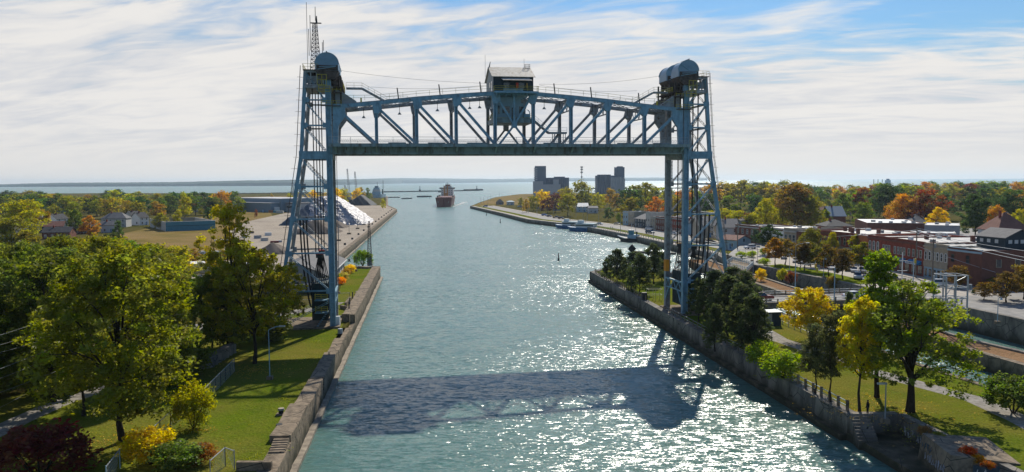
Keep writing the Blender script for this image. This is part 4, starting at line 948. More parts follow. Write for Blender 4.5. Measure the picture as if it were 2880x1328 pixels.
def bushy(name, Ht, Rr, nper, size, seed, ncl=46):
    rg = random.Random(seed); cen, rad = [], []
    for i in range(ncl):
        a = rg.uniform(0, 6.283); u = rg.random() ** .6; q = Rr * rg.random() ** .5 * .8; z = Ht * (.12 + .75 * u * (1 - .55 * (q / Rr) ** 2)); cen.append((q * math.cos(a), q * math.sin(a), z)); rad.append(Rr * rg.uniform(.18, .36))
    cm = leaf_mesh(name + '_crown', cen, rad, nper, size, seed, .85)
    tr = MB()
    for i in range(6): a = i * 1.05; tr.tube([(0, 0, -.2), (Rr * .5 * math.cos(a), Rr * .5 * math.sin(a), Ht * .6)], .07, 4, .02)
    return cm, tr
def proto(cm, tr, H_):
    co = np.empty(len(cm.vertices) * 3, np.float32); cm.vertices.foreach_get('co', co); H_ = float(np.percentile(co[2::3], 99.3))
    me = bpy.data.meshes.new('trunk'); me.from_pydata(tr.v, [], tr.f); me.update(); me.materials.append(M['bark']); me.shade_smooth(); return (cm, me, H_)
def place(pr, name, label, cat, loc, H_, col, rz=0.0, wide=1.0, group=None):
    cm, tm_, h0 = pr; s = H_ / h0
    rt = thing(name, label, cat, loc, rz, group); rt.scale = (s * wide, s * wide, s)
    c = bpy.data.objects.new('crown', cm); C.objects.link(c); c.parent = rt; c.color = (*col, 1)
    t = bpy.data.objects.new('trunk', tm_); C.objects.link(t); t.parent = rt
    return rt
# far kinds, seen a few dozen pixels high: shared meshes
FAR = [proto(*broad('far_a%d' % i, 16, rr, bs, nl, 80, 26, sz, 100 + i, clump=.34), 16) for i, (rr, bs, nl, sz) in enumerate(((7.5, 2.0, 11, .55), (6.6, 2.5, 9, .5), (8.2, 2.2, 13, .58), (5.6, 1.6, 8, .5), (7.0, 3.0, 10, .52), (6.2, 2.0, 12, .5)))]
MID = [proto(*broad('mid_a%d' % i, 16, rr, bs, nl, 150, 44, sz, 140 + i, clump=.28), 16) for i, (rr, bs, nl, sz) in enumerate(((7.4, 2.4, 13, .34), (6.4, 2.2, 12, .32), (8.0, 2.6, 15, .36), (5.4, 2.0, 10, .30)))]
FARB = [proto(*bushy('far_b%d' % i, 4, 3.2, 22, .34, 160 + i), 4) for i in range(3)]
FARC = [proto(*conifer('far_c', 14, 3.4, 9, .4, 170), 14)]
PAL = {'olive green': (.115, .108, .016), 'dark green': (.030, .048, .014), 'mid green': (.07, .09, .016), 'yellow green': (.18, .165, .012), 'golden yellow': (.32, .22, .012), 'rusty orange': (.23, .12, .026),
       'brownish orange': (.175, .12, .026), 'dark maroon': (.055, .022, .016), 'deep red-brown': (.095, .035, .018), 'blue-green': (.035, .060, .032), 'bronze': (.115, .075, .020)}
ORD = 'first second third fourth fifth sixth seventh eighth ninth tenth eleventh twelfth thirteenth fourteenth fifteenth sixteenth seventeenth eighteenth nineteenth twentieth'.split()
def ordn(i):
    if i < 20: return ORD[i]
    t, u = divmod(i + 1, 10); tens = ('', '', 'twenty', 'thirty', 'forty', 'fifty', 'sixty')[t]
    return tens + '-' + ORD[u - 1] if u else {'twenty': 'twentieth', 'thirty': 'thirtieth', 'forty': 'fortieth', 'fifty': 'fiftieth', 'sixty': 'sixtieth'}[tens]
def row(kinds, x0, x1, Z, topf, n, pal, where, g0=LZ, seed=0, zj=.06, group=None, wide=1.0, protos=None):
    """a row of trees at depth Z between two bearings; topf gives the picture height of the tops"""
    rg = random.Random(seed); cnt = {}
    xs = sorted(x0 + (x1 - x0) * (i + rg.uniform(.15, .85)) / n for i in range(n))
    for i, x in enumerate(xs):
        zz = Z * (1 + rg.uniform(-zj, zj)); p = AT(x, 600, zz); p.z = g0
        top = AT(x, topf(x) + rg.uniform(-3, 9) * (700 / zz if zz > 700 else 1), zz).z; Hh = max(6, top - g0)
        c = rg.choices(list(pal), list(pal.values()))[0]; col = tuple(v * rg.uniform(.82, 1.2) for v in PAL[c]); cnt[c] = cnt.get(c, 0) + 1
        pr = rg.choice(protos or FAR)
        place(pr, 'broadleaf_tree', f"{ordn(cnt[c]-1)} {c} tree from the left {where}", 'tree', p, Hh, col, rg.uniform(0, 6.28), wide * rg.uniform(1.15, 1.5), group or 'trees in the row ' + where)
hz = lambda x: 510 - .0058 * (x - 1440)
def itp(pts):
    def f(x):
        for (a, ya), (b, yb) in zip(pts, pts[1:]):
            if x <= b: return ya + (yb - ya) * max(0, (x - a)) / (b - a)
        return pts[-1][1]
    return f
# ---- left side woods, back to front
g = {'olive green': 6, 'dark green': 4, 'mid green': 3, 'yellow green': 3, 'brownish orange': 1}
row(0, -80, 640, 1150, itp([(-80, 540), (60, 536), (250, 548), (330, 534), (420, 542), (640, 543)]), 20, {'olive green': 5, 'yellow green': 2, 'dark green': 3, 'mid green': 3, 'brownish orange': 1}, 'along the lake shore beyond the houses', seed=1, wide=1.35)
row(0, -60, 700, 820, itp([(-60, 542), (180, 543), (250, 555), (320, 537), (420, 544), (560, 541), (700, 552)]), 22, g, 'at the back of the west wood', seed=2, wide=1.2)
row(0, -60, 620, 730, itp([(-60, 556), (100, 548), (300, 560), (480, 546), (620, 556)]), 17, g, 'in the middle of the west wood', seed=3, wide=1.1)
row(0, -40, 600, 650, itp([(-40, 565), (150, 572), (260, 556), (420, 566), (600, 588)]), 14, {'olive green': 4, 'dark green': 3, 'yellow green': 3, 'brownish orange': 2}, 'behind the west houses', seed=4)
row(0, -60, 340, 330, itp([(-60, 620), (80, 650), (200, 668), (340, 655)]), 5, {'olive green': 3, 'dark green': 2, 'mid green': 2, 'yellow green': 2}, 'between the west houses', seed=5)
row(0, 150, 700, 255, itp([(150, 672), (280, 682), (420, 692), (600, 702), (700, 715)]), 12, {'yellow green': 3, 'olive green': 3, 'bronze': 2, 'golden yellow': 1}, 'at the near edge of the dry field', seed=6, wide=1.15)
row(0, -80, 520, 200, itp([(-80, 690), (120, 690), (300, 672), (520, 700)]), 12, {'olive green': 4, 'yellow green': 3, 'mid green': 3}, 'behind the big lawn trees', seed=7, wide=1.1, protos=MID)
row(0, 640, 700, 780, lambda x: 540, 1, {'mid green': 1}, 'left of the blue-grey warehouse', seed=8)
for (x, yt, Z, c, wd, lab) in ((622, 538, 760, 'rusty orange', 1.25, 'large rusty orange tree beside the blue-grey warehouse'), (590, 556, 700, 'dark green', 1, 'dark green tree between the rusty tree and the lattice floodlight'), (655, 545, 900, 'dark green', .9, 'small dark green tree behind the blue-grey warehouse'),
        (520, 543, 620, 'yellow green', .7, 'slim yellow green tree right behind the teal walled yard'), (585, 585, 560, 'dark green', .8, 'dark green tree just left of the warehouse end'), (500, 590, 520, 'yellow green', .9, 'yellow green tree beside the lattice floodlight tower'), (450, 600, 480, 'olive green', 1.2, 'round olive tree at the corner of the teal walled yard'),
        (655, 592, 620, 'dark green', .6, 'small dark shrub-like tree in front of the blue-grey warehouse'), (720, 588, 620, 'deep red-brown', .5, 'small red-brown tree in front of the warehouse yard'), (330, 622, 350, 'dark green', .6, 'dark conical evergreen beside the pale gabled house'), (250, 608, 400, 'rusty orange', 1.3, 'orange-brown round tree among the west houses'),
        (210, 590, 430, 'mid green', 1, 'pale green willow-like tree behind the west houses'), (60, 565, 420, 'yellow green', 1.6, 'large yellow green tree at the frame edge beyond the west houses'), (62, 686, 215, 'golden yellow', .8, 'bright golden tree beside the small white house'), (30, 612, 330, 'olive green', 1.4, 'big olive tree behind the small white house'),
        (120, 590, 480, 'brownish orange', 1.2, 'brown-orange tree above the dark roofed houses')):
    p = AT(x, 600, Z); p.z = LZ; place(random.Random(x).choice(MID if Z < 520 else FAR), 'broadleaf_tree', lab, 'tree', p, AT(x, yt, Z).z - LZ, PAL[c], x, wd)
# trees on the coal dock and around the cranes
for (x, yt, Z, c, wd, lab) in ((880, 535, 1050, 'golden yellow', 1.1, 'yellow tree seen through the legs of the west bridge tower'), (940, 527, 1000, 'golden yellow', 1.3, 'golden poplar behind the silver covered heap'), (962, 531, 1020, 'yellow green', 1.2, 'yellow green poplar behind the silver covered heap'), (1007, 530, 1080, 'golden yellow', 1.2, 'golden tree between the lattice cranes and the dark coal heap'),
        (1018, 527, 1150, 'brownish orange', .8, 'brown tree right behind the golden tree by the cranes'), (1036, 529, 1200, 'mid green', .7, 'small green tree beside the moored ship'), (1078, 560, 800, 'yellow green', .6, 'yellow green shrub tree near the end of the coal dock'), (835, 540, 1000, 'yellow green', .9, 'yellow green tree left of the west bridge tower leg'),
        (815, 545, 900, 'yellow green', .9, 'yellow green tree beside the warehouse annex'), (765, 545, 1100, 'brownish orange', .6, 'thin bare tree on the far brown field')):
    p = AT(x, 600, Z); p.z = LZ; place(random.Random(x).choice(FAR), 'broadleaf_tree', lab, 'tree', p, AT(x, yt, Z).z - LZ, tuple(v * 1.1 for v in PAL[c]), x, wd)
# ---- right side woods
gr = {'olive green': 3, 'dark green': 2, 'mid green': 2, 'yellow green': 1, 'brownish orange': 3, 'rusty orange': 3, 'deep red-brown': 1}
row(0, 2030, 3000, 1500, itp([(2030, 515), (2300, 522), (2600, 516), (3000, 514)]), 26, gr, 'along the lake behind the town', g0=2.6, seed=11, wide=1.3)
row(0, 1990, 3000, 1050, itp([(1990, 540), (2040, 512), (2200, 508), (2320, 526), (2450, 528), (2600, 512), (2900, 508), (3000, 508)]), 26, gr, 'at the far side of the town wood', g0=2.6, seed=12, wide=1.15)
row(0, 1760, 3000, 760, itp([(1760, 540), (1830, 524), (1900, 530), (2040, 508), (2230, 512), (2330, 540), (2500, 514), (2640, 520), (2800, 514), (3000, 520)]), 28, gr, 'through the middle of the town wood', g0=2.6, seed=13, wide=1.05)
row(0, 1760, 2960, 570, itp([(1760, 552), (1990, 548), (2120, 545), (2320, 560), (2420, 530), (2560, 545), (2700, 530), (2960, 535)]), 22, {'olive green': 3, 'dark green': 3, 'mid green': 2, 'brownish orange': 2, 'rusty orange': 2, 'deep red-brown': 1}, 'behind the town back streets', g0=2.6, seed=14)
row(0, 1500, 1800, 900, itp([(1500, 548), (1620, 525), (1700, 545), (1800, 528)]), 10, {'olive green': 3, 'dark green': 2, 'brownish orange': 2, 'yellow green': 2}, 'below the grain elevators', g0=2.6, seed=15, wide=.9)
row(0, 1990, 2200, 430, itp([(1990, 590), (2100, 592), (2200, 592)]), 6, {'yellow green': 3, 'bronze': 2}, 'behind the grey shingled houses', g0=2.6, seed=16, protos=MID)
for (x, yt, Z, c, wd, lab, gz) in (
        (2236, 518, 400, 'bronze', 1.35, 'very large bronze and orange tree rising behind the long brick block', TZ), (2200, 540, 420, 'olive green', 1.0, 'olive tree at the left flank of the very large bronze tree', TZ), (2275, 545, 395, 'olive green', .9, 'olive tree at the right flank of the very large bronze tree', TZ), (2155, 560, 400, 'yellow green', .9, 'yellow green tree beside the very large bronze tree', TZ),
        (2745, 548, 330, 'dark green', 1.25, 'huge dark green maple standing over the shop roofs', TZ), (2800, 580, 345, 'rusty orange', .8, 'orange tree tucked behind the huge dark green maple', TZ), (2640, 585, 350, 'golden yellow', 1.2, 'golden yellow tree beside the huge dark green maple', TZ), (2535, 548, 400, 'rusty orange', 1.1, 'salmon orange tree left of the dark red-brown tree', TZ), (2605, 536, 395, 'deep red-brown', 1.25, 'dark red-brown tree behind the golden yellow tree', TZ),
        (2490, 520, 480, 'dark green', 1.2, 'dark green tree behind the salmon orange tree', TZ), (2430, 570, 420, 'mid green', 1.1, 'mid green tree behind the white flat roofs', TZ), (2370, 545, 520, 'mid green', 1.2, 'green tree behind the blue roofed house', TZ), (2850, 535, 420, 'dark green', 1.3, 'dark green tree at the frame edge behind the red shingled house', TZ), (2872, 590, 330, 'yellow green', .8, 'yellow green tree over the red shingled house', TZ),
        (2110, 600, 410, 'bronze', 1.3, 'bronze rounded tree behind the grey shingled roofs', TZ), (2050, 606, 420, 'yellow green', 1, 'bright yellow green tree behind the east bridge tower', TZ), (2325, 590, 400, 'mid green', .9, 'soft green tree beside the blue roofed house', TZ),
        (1525, 537, 780, 'golden yellow', 1.1, 'golden tree in front of the pale grain elevator', 2.6), (1500, 552, 760, 'olive green', 1, 'olive tree at the foot of the pale grain elevator', 2.6), (1540, 556, 700, 'dark maroon', 1.1, 'dark maroon tree on the street headland', 2.6), (1562, 545, 720, 'dark maroon', 1.0, 'second maroon tree behind the dark maroon one', 2.6), (1597, 545, 640, 'olive green', 1.3, 'broad olive willow by the quay street', 2.6), (1637, 510, 800, 'olive green', 1.0, 'tall airy tree around the radio mast', 2.6),
        (1682, 545, 760, 'yellow green', 1.1, 'yellow green tree between the two grain elevators', 2.6), (1715, 530, 820, 'brownish orange', .9, 'brown-orange tree before the right grain elevator', 2.6), (1735, 545, 740, 'bronze', 1.0, 'bronze tree right of the brown-orange tree', 2.6), (1710, 585, 560, 'dark green', 1.2, 'dark low spreading tree on the quay street', 2.6), (1740, 600, 520, 'mid green', .8, 'round green tree beside the quay street houses', 2.6), (1790, 522, 700, 'olive green', 1.2, 'tall olive tree left of the east bridge tower', 2.6), (1820, 515, 720, 'olive green', 1.2, 'tall rounded tree just left of the east bridge tower', 2.6), (1770, 530, 650, 'dark green', 1.2, 'dark green tree behind the quay street row houses', 2.6),
        (1465, 556, 860, 'olive green', .9, 'small brownish tree beside the little white kiosk', 2.6), (1480, 560, 720, 'brownish orange', .8, 'brownish tree on the headland green', 2.6)):
    p = AT(x, 600, Z); p.z = gz; place(random.Random(x).choice(MID if Z < 560 else FAR), 'broadleaf_tree', lab, 'tree', p, AT(x, yt, Z).z - gz, PAL[c], x, wd)
# parade trees beside the quay car park: small dark round maples
PAR = [proto(*broad('parade%d' % i, 7.5, 2.9, 2.0, 9, 90, 40, .20, 180 + i, clump=.33), 7.5) for i in range(3)]
for i, (x, yb, h) in enumerate(((2160, 716, 9.0), (2180, 749, 7.4), (2208, 745, 7.0), (2250, 758, 7.0), (2262, 762, 7.2), (2297, 766, 6.2), (2331, 778, 7.4), (2280, 750, 6.5), (2370, 786, 7.0), (2420, 778, 8.0))):
    c = ['dark green', 'rusty orange', 'brownish orange', 'bronze', 'bronze', 'olive green', 'bronze', 'olive green', 'bronze', 'olive green'][i]
    p = P(x, yb, TZ); place(PAR[i % 3], 'parade_tree', f"{ordn(i)} round maple on the quayside lawn, {'dark' if i == 0 else c}, counted from the lake end", 'tree', p, h * 1.15, tuple(v * .62 for v in PAL[c]), i * 1.3, 1.15 + .1 * (i % 3), 'round maples on the quayside lawn')
for (x, yb, Z, yt, c, wd, lab) in ((2282, 0, 262, 642, 'olive green', .9, 'green tree against the long brown brick block'), (2340, 0, 258, 655, 'yellow green', .7, 'thin yellowing tree against the middle of the brick block'), (2405, 0, 250, 662, 'yellow green', .7, 'thin yellowing tree before the orange brick shop'),
        (2125, 0, 318, 645, 'blue-green', .8, 'silvery small willow by the white rendered building'), (2700, 0, 192, 748, 'bronze', 1.4, 'dark bronze maple before the corner of the brown brick store'), (2772, 0, 172, 795, 'bronze', 1.5, 'wide dark bronze maple beside the old lock'), (2835, 0, 168, 765, 'bronze', 1.6, 'large dark bronze maple before the store side wall'), (2742, 0, 180, 815, 'dark green', 1.3, 'low dark maple between the switchyard frame and the lock'), (2885, 0, 172, 748, 'brownish orange', 1.5, 'dark orange maple at the frame edge before the store side wall'), (2800, 0, 190, 780, 'olive green', 1.4, 'olive maple filling the gap behind the wide dark bronze maple')):
    p = AT(x, 700, Z); p.z = TZ; place(MID[x % 4], 'broadleaf_tree', lab, 'tree', p, AT(x, yt, Z).z - TZ, tuple(v * .75 for v in PAL[c]), x, wd)

# ---- near trees, each with a crown mesh of its own shape
def near(pr, x, y, z, Hh, c, lab, wd=1.0, rz=0, name='broadleaf_tree', cat='tree', k=1.0):
    p = P(x, y, z); col = PAL[c] if isinstance(c, str) else c
    if Hh > 100: Hh = AT(x, Hh, p.y).z - z
    return place(pr, name, lab, cat, p, Hh, tuple(v * k for v in col), rz, wd)
OL = (.105, .108, .016)
BIGA = proto(*broad('lawn_a', 21, 9.0, 3.0, 22, 430, 72, .23, 201, clump=.165), 21)
BIGB = proto(*broad('lawn_b', 20, 8.4, 3.0, 20, 400, 68, .23, 202, clump=.165), 20)
BIGC = proto(*broad('lawn_c', 23, 6.6, 3.5, 18, 300, 54, .22, 203, clump=.18), 23)
BIGD = proto(*broad('lawn_d', 18, 7.4, 3.4, 15, 300, 60, .23, 204, clump=.165), 18)
near(BIGA, 343, 1243, LZ, 700, OL, 'huge olive green tree on the near lawn beside the chain-link fence', 1.05, 0)
near(BIGB, 150, 1130, LZ, 705, (.075, .088, .018), 'large grey-green tree left of the huge lawn tree above the gravel track', 1.1, 1)
near(BIGA, -20, 1120, LZ, 720, (.07, .082, .016), 'large olive tree cut by the frame edge beside the gravel track', 1.0, 3)
near(BIGB, 60, 1010, LZ, 690, (.085, .095, .018), 'tall green tree behind the gravel track', 1.05, 4)
near(BIGA, 300, 985, LZ, 672, (.105, .105, .016), 'tall yellowing tree directly behind the huge lawn tree', 1.0, 2)
near(BIGB, 460, 1000, LZ, 745, (.10, .10, .018), 'rounded yellowing tree right behind the huge lawn tree', .9, 5.2)
near(BIGD, 545, 935, LZ, 775, (.05, .075, .014), 'dense mid green tree behind the retaining blocks', 1.05, 1.2)
near(BIGA, 430, 890, LZ, 700, (.10, .10, .016), 'yellow-topped tree in the second rank of the near wood', .95, 5)
near(BIGB, 190, 880, LZ, 668, (.095, .095, .014), 'broad olive tree in the second rank of the near wood', 1, 2.6)
near(BIGA, 20, 880, LZ, 695, (.08, .09, .016), 'green tree at the frame edge in the second rank of the near wood', 1, .6)
near(BIGC, 655, 985, LZ, 24, (.17, .14, .010), 'tall slender yellow-topped tree left of the west bridge tower', .82, 0)
near(BIGD, 717, 1023, LZ, 18.5, (.125, .112, .012), 'wide dark tree with a straight trunk beside the lawn lamp', 1.0, 2)
near(BIGD, 800, 930, LZ, 12.5, (.11, .10, .012), 'lower spreading tree close against the west bridge tower', .95, 4)
near(BIGD, 600, 1010, LZ, 14, (.07, .085, .014), 'shaded tree behind the retaining blocks beside the lawn', .9, 5)
near(BIGD, 235, 1170, LZ, 12.5, (.085, .09, .016), 'low spreading tree filling the shade between the gravel track and huge lawn tree', 1.05, 2.2)
near(BIGB, -60, 1180, LZ, 800, (.07, .08, .016), 'leaning tree crown cut by the frame edge in front of the gravel track', 1.0, 1.9)
near(BIGD, 500, 1090, LZ, 10.5, (.10, .10, .016), 'low yellowing tree between the egg-shaped bush and retaining blocks', .85, 3.3)
BU = [proto(*bushy('bush%d' % i, 4, 2.6, 70, .15, 210 + i, 60), 4) for i in range(3)]
near(BU[0], 545, 1205, LZ, 5.2, (.16, .145, .012), 'egg-shaped yellow green bush against the chain-link fence', .72, 0, 'garden_bush', 'bush')
near(BU[1], 110, 1345, LZ, 1200, (.085, .026, .020), 'dark red-leaved bush in the near corner of the lawn', 1.35, 0, 'garden_bush', 'bush', 1.0)
near(BU[2], 425, 1305, LZ, 3.6, (.26, .19, .012), 'yellow bush between the two fence panels', 1.1, 1, 'garden_bush', 'bush')
near(BU[0], 490, 1320, LZ, 2.6, (.07, .095, .02), 'low green bush in front of the fence gate', 1.5, 2, 'garden_bush', 'bush')
near(BU[1], 560, 1300, LZ, 1.8, (.13, .06, .02), 'low russet weeds bush beside the fence gate', 1.6, 2, 'garden_bush', 'bush')
near(BU[1], 1020, 748, LZ, 5.2, (.085, .12, .014), 'round green bush beside the pier light mast', .95, 0, 'garden_bush', 'bush')
for i, (x, y, c, h) in enumerate(((986, 768, (.40, .28, .02), 2.6), (974, 778, (.20, .12, .03), 2.4), (966, 790, (.24, .20, .06), 2.5), (960, 800, (.42, .17, .02), 2.0), (951, 793, (.16, .17, .03), 2.2), (968, 768, (.05, .07, .02), 2.0))):
    near(BU[i % 3], x, y, LZ, h, c, f"{['bright yellow', 'reddish brown', 'straw coloured', 'orange', 'olive', 'dark green'][i]} shrub in the flower bed beside the canal house", 1.0, i, 'bed_shrub', 'bush')
for i, (x, y, h, c) in enumerate(((120, 1105, 5, (.06, .07, .015)), (230, 1085, 4.5, (.08, .085, .016)), (420, 1090, 5, (.07, .08, .015)), (500, 1060, 5.5, (.08, .09, .015)), (40, 1090, 5, (.05, .06, .015)), (640, 980, 5, (.05, .06, .014)), (760, 960, 4.5, (.06, .065, .014)))):
    near(BU[i % 3], x, y, LZ, h, c, f"{ordn(i)} undergrowth shrub in the shade of the near wood, from the frame edge inwards" if 0 else f"shaded shrub in the near wood, {['below the grey-green tree', 'behind the gravel track', 'behind the huge lawn tree', 'beside the rounded yellowing tree', 'at the frame edge', 'behind the retaining blocks', 'below the west tower trees'][i]}", 1.3, i, 'wild_shrub', 'bush')
# island trees
CE = [proto(*broad('cedar%d' % i, 10, 3.1, .5, 13, 190, 46, .17, 220 + i, top=.55, clump=.27), 10) for i in range(4)]
DK = (.038, .047, .017)
for i, (x, y, h, wd, lab) in enumerate(((1706, 790, 6.5, 1.0, 'smallest dark cedar at the tip of the island'), (1735, 796, 9.2, 1.1, 'dark cedar second from the tip of the island'), (1775, 815, 9.6, 1.25, 'dark cedar third from the tip of the island'), (1800, 828, 10, 1.15, 'broad dark cedar beside the railing on the island lawn'), (1838, 800, 11.0, 1.1, 'tall dark cedar just left of the east bridge tower legs'), (1862, 790, 8, 1.0, 'dark cedar half behind the east bridge tower leg'), (1752, 792, 7, 1.0, 'low dark cedar behind the second cedar of the island tip'))):
    near(CE[i % 4], x, y, LZ, h, DK, lab, wd, i, 'cedar_tree', 'tree')
for i, (x, y, h, wd, lab) in enumerate(((1965, 905, 8.5, 1.0, 'small cedar hard against the east bridge tower leg'), (2000, 925, 10.8, 1.25, 'first dark cedar of the clump beside the east bridge tower'), (2045, 945, 10.8, 1.3, 'second dark cedar of the clump beside the east bridge tower'), (2085, 975, 10.5, 1.3, 'third dark cedar of the clump beside the east bridge tower'), (2118, 1000, 9.6, 1.15, 'last dark cedar of the clump before the green bushes'), (2050, 900, 10.5, 1.2, 'dark cedar at the back of the clump beside the bridge road'), (2010, 985, 7.5, .95, 'low cedar overhanging the island wall'), (2095, 925, 10.8, 1.2, 'dark cedar of the clump beside the road railing'))):
    near(CE[(i + 1) % 4], x, y, LZ, h, DK, lab, wd, i * 1.7, 'cedar_tree', 'tree')
for i, (x, y, h, wd, lab) in enumerate(((2146, 1032, 3.8, 1.0, 'rounded green bush beside the last cedar'), (2205, 1066, 3.9, 1.25, 'rounded yellow green bush beside the two thin pines'), (2176, 1050, 3.2, 1, 'low green bush between the two rounded bushes'))):
    near(BU[i], x, y, LZ, h, (.115, .145, .014), lab, wd, i, 'garden_bush', 'bush')
SP = proto(*broad('pine', 13, 2.7, 2.4, 16, 170, 44, .17, 231, clump=.34, trunk_r=.17), 13)
near(SP, 2293, 1110, LZ, 9.3, (.045, .05, .02), 'thin grey-green pine behind the railing posts', 1.1, 0, 'pine_tree')
near(SP, 2336, 1134, LZ, 11.4, (.05, .052, .02), 'taller thin pine beside the yellow tree', .85, 2, 'pine_tree')
YE = proto(*broad('yellow', 13, 3.4, 4.0, 14, 210, 60, .18, 232, clump=.26, trunk_r=.2), 13)
near(YE, 2417, 1160, LZ, 13.6, (.235, .20, .018), 'golden yellow tree with a straight trunk on the island lawn', .86, 1)
GT = proto(*broad('tallgreen', 19, 4.2, 5.2, 17, 260, 60, .20, 233, top=.45, clump=.26, trunk_r=.32), 19)
near(GT, 2466, 1118, LZ, 18.6, (.10, .13, .014), 'tallest bright green tree on the island with pointed crown', 1.0, 1)
MP = proto(*broad('spread', 15.5, 7.4, 3.6, 17, 300, 52, .20, 234, clump=.155, trunk_r=.5), 15.5)
near(MP, 2560, 1158, LZ, 15.6, (.092, .108, .016), 'wide spreading green tree with a thick trunk by the island path', 1.12, 5.4)
YL = proto(*broad('yellowlow', 8.4, 4.4, 2.0, 12, 170, 60, .19, 235, clump=.27, trunk_r=.2), 8.4)
near(YL, 2276, 962, LZ, 9.2, (.25, .19, .016), 'low rounded yellow tree before the bridge road', 1.0, 1)
near(GT, 2385, 985, LZ, 9.5, (.05, .06, .02), 'slim dark green tree between the yellow tree and the bridge road', .6, 2)
near(BU[2], 2850, 1162, LZ, 4.4, (.055, .075, .014), 'large round dark green bush beside the gravel path', 1.1, 0, 'garden_bush', 'bush')
for i, (x, y, c, h) in enumerate(((2722, 1290, (.26, .05, .02), 1.2), (2750, 1304, (.24, .12, .02), .9), (2778, 1320, (.20, .07, .02), .8), (2600, 1225, (.16, .09, .04), 1.0), (2640, 1242, (.12, .12, .02), 1.0))):
    near(BU[i % 3], x, y, LZ, h, c, f"{['scarlet sumac', 'orange', 'red-tinted', 'russet', 'olive'][i]} shrub around the graffiti covered concrete block", 1.2, i, 'wild_shrub', 'bush')
for i, (x, y) in enumerate(((2150, 742), (2115, 720), (2085, 722), (2150, 712))):
    near(BU[i % 3], x, y + 4, TZ, 2.2, (.16, .19, .02), f"{['first', 'second', 'third', 'fourth'][i]} lime green shrub beside the quay viewing deck", 1.3, i, 'garden_bush', 'bush')
for i, (x, y, c) in enumerate(((2140, 790, 'golden yellow'), (2200, 790, 'yellow green'), (2225, 800, 'deep red-brown'), (2340, 815, 'bronze'))):
    p = P(x, y, 2.5); 
    place(BU[i % 3], 'wall_shrub', f"{c} shrub growing out of the old lock wall, {['near the platform', 'beside the dark trunk', 'with dark trunk', 'near the signal mast'][i]}", 'bush', p, 3.4, PAL[c], i, .7)
# ================================================================ BUILDINGS
def frame_at(p0, p1):
    p0, p1 = Vector(p0), Vector(p1); d = p1 - p0; return p0, math.atan2(d.y, d.x), Vector((d.x, d.y)).length
def win(rt, x, z, w_, h_, arched=False, frame='white', y=0.0, sill=True, fr=0.14):
    """window on the facade y=0, panes set in a proud frame"""
    pane = MB()
    if arched:
        n = 8; pts = [(x, z), (x + w_, z)] + [(x + w_ / 2 + w_ / 2 * math.cos(math.pi * k / n), z + h_ - w_ / 2 + w_ / 2 * math.sin(math.pi * k / n)) for k in range(n + 1)]
        pane.extrude(pts[::-1], y - .05, y - .01)
        o = pane.build('window', 'glass', rt); f = MB()
        for k in range(n):
            a, b = math.pi * k / n, math.pi * (k + 1) / n; q = lambda t: (x + w_ / 2 + (w_ / 2 + fr / 2) * math.cos(t), y - .07, z + h_ - w_ / 2 + (w_ / 2 + fr / 2) * math.sin(t)); f.beam(q(a), q(b), .12, fr)
        f.box(x - fr, x, y - .13, y - .005, z, z + h_ - w_ / 2); f.box(x + w_, x + w_ + fr, y - .13, y - .005, z, z + h_ - w_ / 2)
    else:
        pane.box(x, x + w_, y - .05, y - .01, z, z + h_); o = pane.build('window', 'glass', rt); f = MB()
        f.box(x - fr, x, y - .13, y - .005, z - fr, z + h_ + fr); f.box(x + w_, x + w_ + fr, y - .13, y - .005, z - fr, z + h_ + fr); f.box(x, x + w_, y - .13, y - .005, z + h_, z + h_ + fr)
    f.box(x, x + w_, y - .16, y - .005, z - fr, z); f.box(x, x + w_, y - .1, y - .055, z + h_ * .5 - .04, z + h_ * .5 + .04)
    f.build('window_frame', frame, o); return o
def flatb(label, p0, p1, depth, zt, wall, roof, zg=TZ, wins=(), name='shop_building', cornice=None, parapet=.5, group=None, chimneys=0):
    o, a, W = frame_at(p0, p1); Ht = zt - zg
    rt = thing(name, label, 'building', (o.x, o.y, zg), a, group)
    b = MB(); b.box(0, W, 0, depth, -.6, Ht - .01); b.build('wall', wall, rt)
    r = MB(); r.box(.3, W - .3, .3, depth - .3, Ht - .009, Ht + .04); ro = r.build('roof', roof, rt)
    pr = MB(); pr.box(0, W, 0, .3, Ht, Ht + parapet); pr.box(0, W, depth - .3, depth, Ht, Ht + parapet * .6); pr.box(0, .3, .31, depth - .31, Ht, Ht + parapet * .8); pr.box(W - .3, W, .31, depth - .31, Ht, Ht + parapet * .8); pr.build('parapet', wall, rt)
    cp = MB(); cp.box(-.08, W + .08, -.12, .34, Ht + parapet, Ht + parapet + .12); cp.build('coping', cornice or 'grey', rt)
    if cornice: MB().box(-.05, W + .05, -.35, -.003, Ht - .55, Ht - .1).build('cornice', cornice, rt)
    for w_ in wins: win(rt, *w_)
    rg = random.Random(int(o.x * 7 + o.y))
    for k in range(chimneys): x = W * (k + .6) / (chimneys + .3); y = depth * rg.uniform(.15, .6); MB().box(x - .45, x + .45, y - .45, y + .45, Ht + .03, Ht + 1.5).box(x - .55, x + .55, y - .55, y + .55, Ht + 1.5, Ht + 1.65).build('chimney', 'brick_brown', ro)
    for k in range(int(W * depth / 90)):
        x, y = rg.uniform(1.5, W - 2.5), rg.uniform(2, depth - 3); h = rg.uniform(.5, 1.1)
        MB().box(x, x + rg.uniform(.7, 1.8), y, y + rg.uniform(.7, 1.6), Ht + .045, Ht + h).build('roof_unit', rg.choice(['grey', 'galv', 'white']), ro)
    return rt, W, Ht
